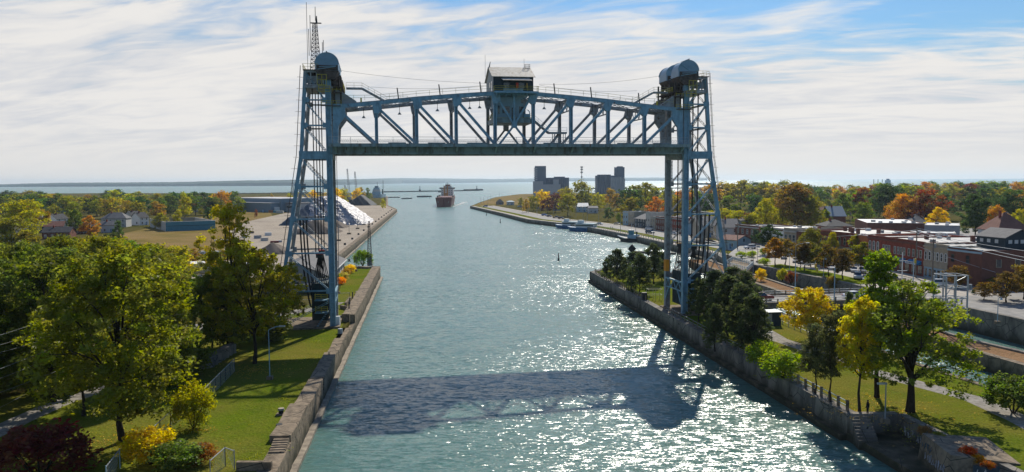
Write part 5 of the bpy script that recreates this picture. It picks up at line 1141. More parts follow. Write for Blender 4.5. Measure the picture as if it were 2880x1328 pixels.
def house(label, loc, rz, W, D, He, Hr, wall, roof, zg=LZ, wins=2, group=None, chimney=True, name='gabled_house', hip=False, porch=False):
    rt = thing(name, label, 'house', (loc[0], loc[1], zg), rz, group)
    b = MB(); b.add([(0, 0, -.5), (W, 0, -.5), (W, D, -.5), (0, D, -.5), (0, 0, He), (W, 0, He), (W, D, He), (0, D, He)] + ([] if hip else [(0, D / 2, Hr - .08), (W, D / 2, Hr - .08)]),
                    [(0, 1, 5, 4), (2, 3, 7, 6), (0, 3, 2, 1)] + ([(1, 2, 6, 5), (3, 0, 4, 7)] if hip else [(1, 2, 6, 9, 5), (3, 0, 4, 8, 7)])); b.build('wall', wall, rt)
    r = MB(); e = .45; q = (D * .42 if hip else 0); k = (Hr - He) / (D / 2); ez = He - e * k
    xa, xb = -e, W + e
    top = [(xa + (q if hip else 0), D / 2, Hr), (xb - (q if hip else 0), D / 2, Hr)]
    vs = [(xa, -e, ez), (xb, -e, ez), (xb, D + e, ez), (xa, D + e, ez)] + top; th = .16
    r.add(vs + [(v[0], v[1], v[2] + th) for v in vs], [(6, 7, 11, 10), (8, 9, 10, 11), (7, 8, 11), (9, 6, 10), (0, 4, 5, 1), (2, 5, 4, 3), (0, 1, 7, 6), (2, 3, 9, 8), (1, 2, 8, 7), (3, 0, 6, 9)] if hip else
          [(6, 7, 11, 10), (8, 9, 10, 11), (0, 4, 5, 1), (2, 5, 4, 3), (0, 1, 7, 6), (2, 3, 9, 8), (0, 6, 10, 4), (4, 10, 9, 3), (1, 5, 11, 7), (5, 2, 8, 11)])
    ro = r.build('roof', roof, rt)
    if chimney: MB().box(W * .3, W * .3 + .7, D / 2 - .9, D / 2 - .2, He, Hr + .9).build('chimney', 'brick', ro)
    n = max(1, int(W / 3.2))
    for fl in range(1 + (He > 4.6)):
        for i in range(n): win(rt, W * (i + .5) / n - .45, .9 + fl * 2.7, .9, 1.3, fr=.1)
    g = MB(); g.box(-.05, -.01, D * .3, D * .3 + .9, .9, 2.2); g.build('window', 'glass', rt)
    if not hip: MB().box(W + .01, W + .05, D * .45, D * .45 + .9, He * .5 + 1, He * .5 + 2.2).build('window', 'glass', rt)
    MB().box(W * .5 + .9, W * .5 + 1.8, -.06, -.004, 0, 2.1).build('door', 'blue_trim', rt)
    return rt
# main street, from the corner store towards the lake
TOPZ = 13.3
c0 = P(2762, 709, TOPZ); c1 = P(2667, 698, TOPZ); c2 = P(2600, 689, TOPZ); c3 = P(2480, 672, TOPZ); c4 = P(2441, 667, TOPZ); c5 = P(2413, 663, TOPZ); c6 = P(2290, 650, TOPZ); c7 = P(2240, 648, TOPZ); c8 = P(2205, 645, TOPZ)
def facade(a, b, zg, zt): return (Vector((a.x, a.y, 0)), Vector((b.x, b.y, 0)))
W1 = (c1 - c0).length; 
wn = [(1.2 + k * 5.2, 5.3, 1.2, 2.0, False, 'brick_brown') for k in range(int(W1 / 5.2))]
rt, W, Ht = flatb('brown brick corner store with dark attic room and blue-white coping on its roof', c1, c0, 38, TOPZ, 'brick_brown', 'flat_roof', wins=wn, cornice='siding_blue', parapet=.35)
# side wall windows facing the old lock (on the x=W face)
for k, y in enumerate((4, 9.2, 14.5, 20, 26, 31)):
    o = MB().box(W + .01, W + .05, y, y + 1.3, 4.8, 6.6).build('window', 'glass', rt); f = MB(); f.box(W + .005, W + .12, y - .12, y, 4.7, 6.7); f.box(W + .005, W + .12, y + 1.3, y + 1.42, 4.7, 6.7); f.box(W + .005, W + .14, y, y + 1.3, 4.66, 4.8); f.build('window_frame', 'stone', o)
for k, y in enumerate((12, 24)): MB().box(W + .01, W + .12, y, y + 4.5, 0.2, 2.9).build('mural_panel', 'siding_blue', rt)
MB().box(W + .02, W + .1, 28, 38, .3, 1.8).build('painted_band', 'blue_awning', rt)
# attic room on its roof
pt = thing('roof_room', 'black gabled attic room with small white windows standing on the brown brick store roof', 'roof room', AT(2748, 700, c0.y + 12) , frame_at(c1, c0)[1])
pt.location.z = TOPZ + .1
pw, pd, ph, pr_ = 9.5, 8.5, 3.0, 4.9
pt.location = (c0.x + 6.5, c0.y + 13.5, TOPZ + .1)
b = MB(); b.add([(0, 0, 0), (pw, 0, 0), (pw, pd, 0), (0, pd, 0), (0, 0, ph), (pw, 0, ph), (pw, pd, ph), (0, pd, ph), (0, pd / 2, pr_ - .1), (pw, pd / 2, pr_ - .1)], [(0, 1, 5, 4), (2, 3, 7, 6), (0, 3, 2, 1), (1, 2, 6, 9, 5), (3, 0, 4, 8, 7)]); b.build('wall', 'siding_dark', pt)
r = MB(); kk = (pr_ - ph) / (pd / 2)
for (ya, yb) in ((-.4, pd / 2), (pd + .4, pd / 2)):
    za = ph - .4 * kk; r.add([(-.4, ya, za), (pw + .4, ya, za), (pw + .4, yb, pr_), (-.4, yb, pr_), (-.4, ya, za + .14), (pw + .4, ya, za + .14), (pw + .4, yb, pr_ + .14), (-.4, yb, pr_ + .14)], [(0, 3, 2, 1), (4, 5, 6, 7), (0, 1, 5, 4), (1, 2, 6, 5), (2, 3, 7, 6), (3, 0, 4, 7)])
r.build('roof', 'shingle', pt)
for y in (.9, 2.6, 4.3): MB().box(pw + .01, pw + .06, y, y + 1.0, 1.5, 2.4).build('window', 'siding', pt)
MB().box(pw + .01, pw + .07, 6.3, 7.2, .1, 2.3).build('door', 'siding_blue', pt)
for x in (1.2, 3.6, 6.2): MB().box(x, x + 1.1, -.06, -.01, 1.5, 2.4).build('window', 'siding', pt)
# buff stone building with six arched windows
Wb = (c2 - c1).length
rt, W, Ht = flatb('buff stone two-storey building with six arched upper windows', c2, c1, 30, TOPZ + .1, 'stone', 'flat_roof', cornice='stone', wins=[(Wb * (k + .5) / 6 - .42, 4.9, .85, 2.1, True, 'white') for k in range(6)])
MB().box(.2, W - .2, -.08, -.004, 0.05, 2.9).build('shopfront', 'siding_blue', rt)
for k in range(5): MB().box(.6 + k * (W - 1) / 5, .6 + (k + .6) * (W - 1) / 5, -.12, -.085, .4, 2.4).build('shop_window', 'glass', rt)
MB().box(0, W, -.2, -.003, 3.0, 4.3).build('fascia', 'stone', rt)
# long red brick building
Wr = (c3 - c2).length
ws = [(Wr * f - .4, 5.0, .8, 1.9, False, 'offwhite') for f in (.06, .13, .20, .34, .42, .49, .56, .67, .77, .85, .93)]
rt, W, Ht = flatb('long dark red brick building with eleven white-framed upper windows and blue awnings', c3, c2, 30, TOPZ + .2, 'brick', 'flat_roof', cornice='brick_brown', wins=ws, chimneys=2)
for (f0, f1, m_) in ((.01, .26, 'blue_awning'), (.28, .60, 'blue_trim'), (.68, .95, 'blue_awning')):
    a = MB(); a.extrude([(-.005, 4.1), (-1.3, 3.3), (-1.3, 3.0), (-.005, 3.0)], W * f0, W * f1, 'x'); a.build('awning', m_, rt)
for k in range(7): MB().box(W * (k + .15) / 7, W * (k + .75) / 7, -.1, -.004, .5, 2.7).build('shop_window', 'glass', rt)
sg_ = MB(); sg_.box(W * .70, W * .92, -1.36, -1.31, 3.05, 3.75); so = sg_.build('sign_board', 'white', rt)
for k in range(6): MB().box(W * .715 + k * W * .033, W * .715 + k * W * .033 + .5, -1.38, -1.365, 3.22, 3.6).build('sign_letter', 'blue_trim', so)
rt, W, Ht = flatb('dark brick bar with three round-topped white windows above a red fascia', c4, c3, 26, TOPZ + .2, 'brick', 'white_roof', cornice='brick_brown', wins=[((c4 - c3).length * f, 5.0, 1.0, 2.6, True, 'white') for f in (.12, .40, .68)])
MB().box(0, W, -.3, -.003, 3.1, 4.0).build('fascia', 'hull_red', rt); MB().box(.8, W - .8, -.08, -.004, .4, 2.9).build('shop_window', 'glass', rt)
rt, W, Ht = flatb('plain orange brick shop between the dark brick bar and the long brown block', c5, c4, 24, TOPZ - .2, 'brick_orange', 'white_roof', wins=[((c5 - c4).length * .5, .8, 1.6, 2.0)])
Wl = (c6 - c5).length
rt, W, Ht = flatb('long brown brick block with arched windows above a pale stone band', c6, c5, 26, TOPZ, 'brick', 'flat_roof', cornice='brick_brown', wins=[(Wl * (k + .5) / 9 - .5, 5.2, 1.0, 2.2, True, 'stone') for k in range(9)], chimneys=5)
MB().box(0, W, -.22, -.003, 3.7, 4.5).build('stone_band', 'stone', rt)
for k in range(6): MB().box(W * (k + .15) / 6, W * (k + .8) / 6, -.1, -.004, .4, 3.1).build('shop_window', 'glass', rt)
rt, W, Ht = flatb('narrow dark brick building with a pale upper window and corner chimney', c7, c6, 22, TOPZ - .9, 'brick_brown', 'white_roof', wins=[((c7 - c6).length * .45, 4.6, 1.5, 2.0, False, 'white')], chimneys=1)
rt, W, Ht = flatb('cream classical two-storey building with green glazed windows and heavy cornice', c8, c7, 22, TOPZ - .3, 'stone', 'white_roof', cornice='offwhite', wins=[((c8 - c7).length * f, 4.6, 1.3, 2.2, False, 'offwhite') for f in (.08, .42, .72)], parapet=.8)
d0 = P(2140, 640, 11.6); d1 = P(2203, 646, 11.6)
rt, W, Ht = flatb('white rendered building with grey ground floor and a sign on its end wall', d0, d1, 22, 11.6, 'white', 'flat_roof', cornice='brick_brown', wins=[((d0 - d1).length * f, 3.9, 1.0, 1.6, False, 'siding_blue') for f in (.15, .42, .75)], parapet=.3)
MB().box(0.02, W - .02, -.14, -.003, 0, 2.7).build('ground_floor_cladding', 'siding_grey', rt)
s_ = MB().box(W + .02, W + .14, .4, 3.6, 4.9, 6.6).build('sign_board', 'white', rt)
for k in range(4): MB().box(W + .145, W + .16, .8 + k * .6, 1.2 + k * .6, 5.5, 5.9).build('sign_letter', 'blue_trim', s_)
d0 = P(2068, 634, 11.4); d1 = P(2134, 640, 11.4)
flatb('brown shopfront building with dentilled pale cornice beside the white rendered one', d0, d1, 18, 11.4, 'brick_brown', 'shingle', cornice='offwhite', wins=[((d0 - d1).length * f, 3.6, 1.0, 1.8, False, 'offwhite') for f in (.1, .3, .5, .7, .88)])
# grey shingled houses behind the tower
def hpx(label, xl, xr, yb, zg, D, He, Hr, wall, roof, skew=0.0, **k):
    a = P(xl, yb, zg); b_ = P(xr, yb + skew, zg); o, an, W = frame_at(a, b_); return house(label, (o.x, o.y), an, W, D, He, Hr, wall, roof, zg, **k)
hpx('large pale grey gabled house with shingled roof right of the bridge tower', 2030, 2078, 676, TZ, 14, 5.6, 9.0, 'siding', 'shingle')
hpx('grey hip-roofed house with a corner chimney behind the brown shopfront', 2085, 2130, 650, TZ, 13, 5.5, 8.6, 'siding_grey', 'shingle', hip=True)
hpx('tan gable-ended building seen through the bridge tower legs', 1962, 2016, 668, TZ, 16, 5.5, 9.3, 'siding_tan', 'shingle')
hpx('pale blue house behind the tan gabled building', 1935, 1962, 660, 2.7, 12, 6, 8.5, 'siding_blue', 'shingle')
for (lab, xl, xr, yl, yr, zt, wl, ro, dp) in (('pale grey-blue narrow house at the lake end of the quay row', 1752, 1766, 632, 633, 11.0, 'siding_blue', 'shingle_dark', 12), ('cream flat-fronted two-storey house in the quay row', 1767, 1784, 634, 636, 11.2, 'stone', 'white_roof', 14), ('pale green-grey two-storey shop in the quay row', 1816, 1828, 643, 644, 12.0, 'offwhite', 'white_roof', 16), ('small stuccoed shop with three upper windows in the quay row', 1829, 1843, 645, 647, 9.8, 'stone', 'white_roof', 16),
        ('long maroon brick shop row with a white roof edge behind the tower', 1844, 1880, 647, 652, 10.2, 'brick_brown', 'white_roof', 18), ('maroon brick shops seen between the legs of the east tower', 1881, 1932, 652, 659, 10.6, 'brick', 'white_roof', 18)):
    a, b_ = P(xl, yl, 2.8), P(xr, yr, 2.8); Wq = (a - b_).length
    flatb(lab, a, b_, dp, zt, wl, ro, 2.8, wins=[(Wq * (k + .5) / max(2, int(Wq / 2.6)) - .4, zz, .8, 1.4, False, 'offwhite') for k in range(max(2, int(Wq / 2.6))) for zz in (1.0, 4.4)], cornice='offwhite')
hpx('charcoal gabled house between the cream and green-grey houses', 1785, 1814, 638, 2.8, 16, 5.2, 8.4, 'siding_dark', 'shingle', 4)
# second rank of roofs behind the main street
for (lab, xl, xr, yt, Y, zt, dp, wl, ro) in (('long low building with a gleaming white roof behind the brick block', 2440, 2600, 632, 330, 12.6, 40, 'brick_brown', 'white_roof'), ('grey block-walled hall with white roof and roof plant', 2600, 2700, 640, 318, 12.2, 26, 'siding_grey', 'white_roof'), ('grey flat-roofed shed behind the brown brick block', 2300, 2440, 640, 305, 11.5, 16, 'siding_grey', 'flat_roof'), ('white-topped low store behind the red brick building', 2560, 2690, 660, 262, 13.0, 14, 'offwhite', 'white_roof'),
        ('low white-roofed warehouse behind the corner store', 2790, 2900, 650, 262, 10.6, 20, 'siding_grey', 'white_roof'), ('dark low garage under the huge dark green maple', 2650, 2760, 655, 280, 9.4, 14, 'siding_dark', 'flat_roof')):
    a = AT(xl, yt, Y); b_ = AT(xr, yt, Y - 6); flatb(lab, (a.x, a.y, 0), (b_.x, b_.y, 0), dp, zt, wl, ro, TZ, name='commercial_building', parapet=.3)
for (lab, xl, xr, Y, D, He, Hr, wl, ro, hip) in (('blue-roofed gabled house among the town trees', 2335, 2378, 400, 13, 8, 12.5, 'brick_brown', 'shed_blue', False), ('red shingled house with white walls at the frame edge', 2810, 2900, 290, 14, 7.5, 13.5, 'siding', 'shingle_red', True), ('white villa half hidden by the golden tree', 2560, 2600, 420, 12, 8, 12, 'siding', 'shingle', False), ('dark brown bungalow beneath the blue-roofed house', 2325, 2400, 345, 14, 6, 8.5, 'brick_brown', 'shingle_dark', True), ('pinkish brick house between the bronze tree and the blue roof', 2300, 2330, 440, 12, 8, 11, 'brick', 'shingle_red', False),
        ('grey pyramid-roofed house beside the golden tree', 2565, 2610, 370, 12, 6, 9.5, 'siding_grey', 'shingle', True), ('slate-blue house in the dark gap behind the maple', 2820, 2850, 380, 12, 7, 10, 'siding_blue', 'shingle_dark', False)):
    a = AT(xl, 600, Y); b_ = AT(xr, 600, Y); house(lab, (a.x, a.y), -.05, (b_ - a).length, D, He, Hr, wl, ro, TZ, hip=hip, group='houses among the town trees')
# quay-side low buildings on the headland street
for (lab, xl, xr, yb, D, He, Hr, wl, ro, hp) in (('low blue-grey workshop with curved pale roof by the quay street', 1625, 1655, 597, 16, 5, 8, 'siding_blue', 'siding', False), ('low white and grey garage beside the curved-roof workshop', 1656, 1682, 600, 14, 4.5, 6, 'siding', 'shingle', False), ('small blue shed on the quay street green', 1556, 1578, 592, 10, 3.5, 5, 'blue_trim', 'shingle_dark', False), ('little white kiosk at the headland car park', 1425, 1446, 577, 8, 4, 5, 'siding', 'siding_blue', True), ('dark pavilion under trees on the headland', 1395, 1416, 576, 10, 3, 6.5, 'wood', 'shingle_dark', True), ('dark house behind the maroon trees', 1512, 1530, 588, 10, 5, 7, 'siding_grey', 'shingle_dark', False)):
    a, b_ = P(xl, yb, 2.7), P(xr, yb, 2.7); house(lab, (a.x, a.y), 0.0, (b_ - a).length, D, He, Hr, wl, ro, 2.7, hip=hp, chimney=False, name='low_building', group='low buildings on the headland street')
# viewing kiosk with blue rails right of the tower
hpx('blue and white quay office with brown shingled roof beside the lock', 2022, 2072, 697, 3.2, 9, 3.6, 5.2, 'siding_blue', 'shingle_red', 4, chimney=False, name='quay_office')
# west town houses
for i, (x, y, W, D, He, Hr, rz, wl, ro, lab, hp) in enumerate(((70, 622, 11, 9, 5.5, 9, .4, 'siding', 'shingle_dark', 'white gabled house with a charcoal roof, furthest of the west cluster', False), (72, 648, 9, 14, 5.5, 9.5, 1.2, 'white', 'shingle_dark', 'bright white gabled house with steep dark roof in the west cluster', False), (92, 650, 8, 12, 5, 8.5, 1.2, 'white', 'shingle_dark', 'small white gabled house right of the steep dark roof', False), (112, 655, 12, 10, 3.6, 6.2, .3, 'siding_dark', 'shingle_red', 'low dark house with tan roof in the west cluster', False),
        (118, 673, 13, 10, 3.4, 5.8, .2, 'brick_brown', 'shingle_dark', 'long low dark bungalow in front of the west cluster', False), (160, 640, 9, 8, 5.5, 8.5, 1.3, 'white', 'shingle_dark', 'white gable showing between the brown and green trees', False), (205, 660, 11, 9, 4, 6.5, .6, 'brick_brown', 'shingle_dark', 'dark roofed brick house with a red chimney', False), (285, 640, 15, 11, 5.8, 9.2, .15, 'offwhite', 'shingle', 'large pale two-storey house with light grey hipped roof', True), (284, 655, 8, 7, 4.4, 6.5, .3, 'siding', 'shingle', 'small white house beside the large pale two-storey house', False),
        (375, 632, 8, 10, 5.5, 9, 1.1, 'offwhite', 'shingle_dark', 'cream gabled house left of the teal walled yard', False), (394, 634, 7, 9, 5.2, 8.5, 1.1, 'white', 'shingle_dark', 'thin white gable beside the cream gabled house', False), (6, 686, 9, 8, 5, 8.5, 1.0, 'white', 'shingle', 'small white gabled house at the frame edge above the golden tree', False), (165, 600, 9, 10, 5, 8, .5, 'siding_grey', 'shingle', 'grey roofed house behind the orange-brown trees', False))):
    p = P(x, y, LZ); house(lab, (p.x, p.y), rz, W, D, He, Hr, wl, ro, LZ, hip=hp, group='houses among the west trees')
# warehouse, walled yard, tank
def shed(label, name, a, b_, D, Ht, wall, roof, extra=None):
    o, an, W = frame_at(a, b_); rt = thing(name, label, 'warehouse', (o.x, o.y, LZ), an)
    MB().box(0, W, 0, D, -.3, Ht).build('wall', wall, rt); r = MB(); r.box(-.4, W + .4, -.4, D + .4, Ht + .003, Ht + .5); r.build('roof', 'white_roof' if roof is None else roof, rt)
    return rt, W
rt, W = shed('blue-grey corrugated dock warehouse with a lower front bay', 'dock_warehouse', P(660, 592, LZ), P(790, 597, LZ), 40, 12.5, 'shed_blue', None)
MB().box(W * .16, W * .97, -9, -.01, -.3, 8.6).build('front_bay', 'shed_blue', rt); MB().box(W * .15, W * .98, -9.4, -.42, 8.603, 9.0).build('front_bay_roof', 'white_roof', rt)
MB().box(W * .98, W * .985 + .3, -6, -.5, 0, 5).build('loading_door', 'white', rt)
rt, W = shed('grey flat-roofed annex beside the blue-grey dock warehouse', 'dock_annex', P(793, 596, LZ), P(838, 598, LZ), 22, 8.5, 'siding_grey', 'shingle')
MB().box(W * .3, W * .7, -.06, -.01, 4.2, 6.0).build('window', 'glass', rt)
a, b_ = P(467, 651, LZ), P(606, 646, LZ); o, an, W = frame_at(a, b_); wy = thing('walled_yard', 'roofless teal block-walled storage yard with pale inner walls in the dry field', 'walled yard', (o.x, o.y, LZ), an)
Dp = 60
for (n_, bx_, m_) in (('front_wall', (0, W, 0, .4), 'teal_wall'), ('side_wall', (0, .4, .41, Dp), 'offwhite'), ('side_wall', (W - .4, W, .41, Dp), 'offwhite'), ('rear_wall', (.41, W - .41, Dp - .4, Dp), 'stone')):
    MB().box(bx_[0], bx_[1], bx_[2], bx_[3], -.2, 5.4).build(n_, m_, wy)
MB().box(-.1, W + .1, -.08, .5, 5.403, 5.6).build('coping', 'white', wy)
MB().box(0, W, -.06, -.004, 2.9, 3.1).build('wall_seam', 'siding_dark', wy)
# canal house on the pier
a, b_ = P(838, 862, LZ), P(888, 864, LZ); o, an, W = frame_at(a, b_)
rt = thing('canal_house', 'long grey gable-roofed canal house beside the west tower and lawn', 'building', (-62.4, 201, LZ), R(6)); 
D_, W_, He, Hr = 44, 15, 4.2, 7.6
b = MB(); b.add([(0, 0, 0), (W_, 0, 0), (W_, D_, 0), (0, D_, 0), (0, 0, He), (W_, 0, He), (W_, D_, He), (0, D_, He), (W_ / 2, 0, Hr - .05), (W_ / 2, D_, Hr - .05)], [(0, 1, 5, 8, 4), (2, 3, 7, 9, 6), (1, 2, 6, 5), (3, 0, 4, 7), (0, 3, 2, 1)]); b.build('wall', 'siding_grey', rt)
r = MB(); k = (Hr - He) / (W_ / 2)
for (xa, xb) in ((-.6, W_ / 2), (W_ + .6, W_ / 2)):
    za = He - .6 * k; r.add([(xa, -.6, za), (xa, D_ + .6, za), (xb, D_ + .6, Hr), (xb, -.6, Hr), (xa, -.6, za + .18), (xa, D_ + .6, za + .18), (xb, D_ + .6, Hr + .18), (xb, -.6, Hr + .18)], [(0, 3, 2, 1), (4, 5, 6, 7), (0, 1, 5, 4), (1, 2, 6, 5), (2, 3, 7, 6), (3, 0, 4, 7)])
r.build('roof', 'shingle', rt); MB().box(W_ + .55, W_ + .75, -.6, D_ + .6, He - .45, He - .12).build('gutter', 'white', rt)
for k in range(7): MB().box(W_ + .01, W_ + .06, 3 + k * 5.6, 4.4 + k * 5.6, 1.1, 2.8).build('window', 'white', rt)
for k in range(3): MB().box(2.2 + k * 4.4, 3.6 + k * 4.4, -.06, -.01, 1.0, 2.6).build('window', 'glass', rt)
MB().box(W_ + .01, W_ + .07, 21, 22.2, 0, 2.3).build('door', 'white', rt)
# grain elevators
def elevator(label, xl, xr, yt, Y, spec):
    a = AT(xl, 500, Y); rt = thing('grain_elevator', label, 'grain elevator', (a.x, a.y, 2.6), 0, 'grain elevators on the lake shore'); k = Y / F
    for (n_, x0, x1, y0, y1, d0, d1, m_) in spec:
        z1 = AT(x0, y0, Y).z - 2.6; MB().box((x0 - xl) * k, (x1 - xl) * k, d0, d1, -1 if y1 is None else AT(x0, y1, Y).z - 2.6, z1).build(n_, m_, rt)
    return rt
e = elevator('dark lattice-topped grain elevator tower with pale silos and a long bin house', 1499, 1602, 466, 1500, (('tower', 1505.5, 1536, 467, None, 6, 34, 'silo_blue'), ('bin_house', 1536.2, 1601, 500, None, 8, 42, 'silo_blue'), ('pale_block', 1499, 1527, 510, None, -10, 5.9, 'silo_pale'), ('pale_block', 1527.2, 1576, 519, None, -8, 5.9, 'silo_pale'), ('roof_house', 1556, 1571, 505, 519, -4, 5.8, 'silo_pale'), ('roof_house', 1560, 1590, 497, 500, 14, 30, 'silo_blue')))
for k in range(6):
    z = 30 + k * 4.1; MB().box(1.9, 4.1 + 4, 5.7, 5.95, z, z + 2.6).build('tower_opening', 'silo_pale', e)
for k in range(9): MB().tube([(27 + k * 3.9, 8, 0), (27 + k * 3.9, 8, 33)], 1.9, 10).build('silo_bin', 'silo_blue', e)
e = elevator('dark blue grain elevator with leg tower and a paler silo front', 1680, 1758, 470, 1500, (('bin_house', 1680, 1736, 494, None, 6, 40, 'silo_blue'), ('leg_tower', 1736.2, 1758, 470, None, 8, 38, 'silo_blue'), ('pale_silos', 1718, 1757.5, 502, None, 0, 5.9, 'silo_pale'), ('head_house', 1740, 1754, 467.5, 470, 12, 30, 'silo_blue'), ('dust_stack', 1729, 1731.5, 470, 493.5, 8, 10, 'silo_blue'), ('dust_stack', 1732.5, 1735, 472, 493.5, 8, 10, 'silo_blue')))
for k in range(8): MB().tube([(2 + k * 3.2, 6, 0), (2 + k * 3.2, 6, 40)], 1.7, 10).build('silo_bin', 'silo_blue', e)
for k in range(8): MB().tube([(27 + k * 3.2, .3, 0), (27 + k * 3.2, .3, 35)], 1.5, 10).build('silo_bin', 'silo_pale', e)
tag(MB().box(55, 140, 0, 4, 8, 10).box(58, 60, 1, 3, -1, 8).box(75, 77, 1, 3, -1, 8).box(95, 97, 1, 3, -1, 8).box(115, 117, 1, 3, -1, 8).build('conveyor_gallery', 'silo_pale'), 'raised conveyor gallery running between the two grain elevators', 'conveyor').location = (AT(1590, 500, 1500).x, 1515, 2.6)

# ================================================================ STOCKPILES
def mound(name, m, W, D, Hh, flat, seed, amp, parent=None, n=40, cut=None):
    rg = np.random.default_rng(seed); mb = MB(); idx = {}
    def hgt(x, y):
        a, b = 1 - abs(x) / (W / 2), 1 - abs(y) / (D / 2); h = min(a, b * D / W) ; h = min(h, flat); h = h / flat if flat < 1 else h
        return Hh * max(-.05, h) + amp * (math.sin(x * .55 + seed) * math.cos(y * .43) + .6 * math.sin(x * 1.3 + y * .9 + seed)) * (1 if h > .03 else 0)
    for i in range(n + 1):
        for j in range(n + 1): x, y = W * (i / n - .5), D * (j / n - .5); r = 1 - .07 * (abs(2 * x / W) * abs(2 * y / D)); mb.v.append((x * r, y * r, hgt(x, y)))
    for i in range(n):
        for j in range(n):
            if cut is None or cut(W * ((i + .5) / n - .5), D * ((j + .5) / n - .5)): mb.f.append((i * (n + 1) + j, (i + 1) * (n + 1) + j, (i + 1) * (n + 1) + j + 1, i * (n + 1) + j + 1))
    return mb.build(name, m, parent, smooth=True)
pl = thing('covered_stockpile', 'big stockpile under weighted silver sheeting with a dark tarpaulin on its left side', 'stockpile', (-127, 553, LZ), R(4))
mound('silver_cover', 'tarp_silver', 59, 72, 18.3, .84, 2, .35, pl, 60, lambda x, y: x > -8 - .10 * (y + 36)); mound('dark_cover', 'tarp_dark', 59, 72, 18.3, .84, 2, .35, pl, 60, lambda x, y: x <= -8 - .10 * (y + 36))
wts = MB(); rg = random.Random(4)
wv = thing('reclaimer_wheel', 'large spoked stacker wheel leaning before the dark tarpaulin', 'stacker wheel', P(889, 630, LZ), 0)
mb = MB(); pts = [(4.2 * math.cos(2 * math.pi * k / 24), 0, 5.5 + 4.2 * math.sin(2 * math.pi * k / 24)) for k in range(25)]; mb.tube(pts, .22, 5); mb.build('rim', 'galv', wv)
for k in range(8): a = math.pi * k / 4; MB().beam((0, 0, 5.5), (4.2 * math.cos(a), 0, 5.5 + 4.2 * math.sin(a)), .2).build('spoke', 'galv', wv)
MB().beam((-2, 0, 0), (0, 0, 5.5), .4).beam((2, 0, 0), (0, 0, 5.5), .4).build('stand', 'galv', wv)
tag(mound('gravel_heap', 'sand_pile', 25, 30, 8.5, 1, 5, .25), 'brown-grey aggregate heap behind the west tower legs', 'gravel heap').location = (*(P(893, 655, LZ)).xy, LZ)
tag(mound('gravel_heap', 'sand_pile', 15, 20, 4.6, 1, 6, .2), 'smaller aggregate heap beside the silver stockpile', 'gravel heap').location = (*(P(945, 640, LZ)).xy, LZ)
tag(mound('coal_heap', 'coal', 33, 46, 12.4, .95, 8, .25), 'tall blue-black coal heap near the dock end', 'coal heap').location = (*(P(1017, 577, LZ)).xy, LZ)
tag(mound('coal_heap', 'coal', 24, 30, 9, 1, 9, .3), 'smaller dark coal heap below the lattice cranes', 'coal heap').location = (*(P(981, 562, LZ)).xy, LZ)
tag(mound('gravel_heap', 'sand_pile', 14, 14, 4.5, 1, 10, .2), 'pale sand heap hidden behind the yellow-topped tree', 'gravel heap').location = (*(P(770, 712, LZ)).xy, LZ)
tk = thing('rail_tank', 'long grimy white tank lying by the near edge of the dry field', 'tank', P(562, 735, LZ), R(3)); MB().tube([(0, 0, 2.2), (.5, 0, 2.2), (16, 0, 2.2), (16.6, 0, 2.2)], 1.6, 14).build('barrel', 'offwhite', tk); MB().box(1, 3, -1.2, 1.2, 0, .9).box(13, 15, -1.2, 1.2, 0, .9).build('cradle', 'dark', tk)
tag(MB().box(0, 26, 0, 7, 0, 2.6).box(-.4, 26.4, -.4, 7.4, 2.603, 2.9).build('storage_shed', 'white'), 'low white-roofed storage shed between the near wood and dry field', 'shed').location = P(470, 768, LZ)
rg = random.Random(12)
for i in range(12):
    x, y = 600 + i * 16 + rg.uniform(0, 6), rg.uniform(655, 690); c_ = ['white', 'grey', 'timber', 'cream', 'dark red', 'white', 'timber', 'grey', 'cream', 'white', 'dark red', 'grey'][i]
    o = MB().box(0, rg.uniform(2, 6), 0, rg.uniform(1, 2.5), 0, rg.uniform(.6, 2.0)).build('stored_crate', {'white': 'white', 'grey': 'siding_grey', 'timber': 'wood', 'cream': 'offwhite', 'dark red': 'hull_red'}[c_]); o.location = P(x, y, LZ); o.rotation_euler.z = rg.uniform(0, .6); tag(o, f'{c_} stack of goods in the dock yard, {ordn(i)} from the walled yard side', 'stored goods', 'goods stored in the dock yard')
for i, x in enumerate((737, 755, 768, 776)):
    o = MB().box(0, 3.5 + i, 0, 2.4, 0, 2.2).build('freight_container', ['siding_blue', 'brick_orange', 'teal_wall', 'offwhite'][i]); o.location = P(x, 597 + i, LZ); tag(o, f"{['pale blue', 'rusty orange', 'teal', 'cream'][i]} container parked before the dock warehouse", 'container')
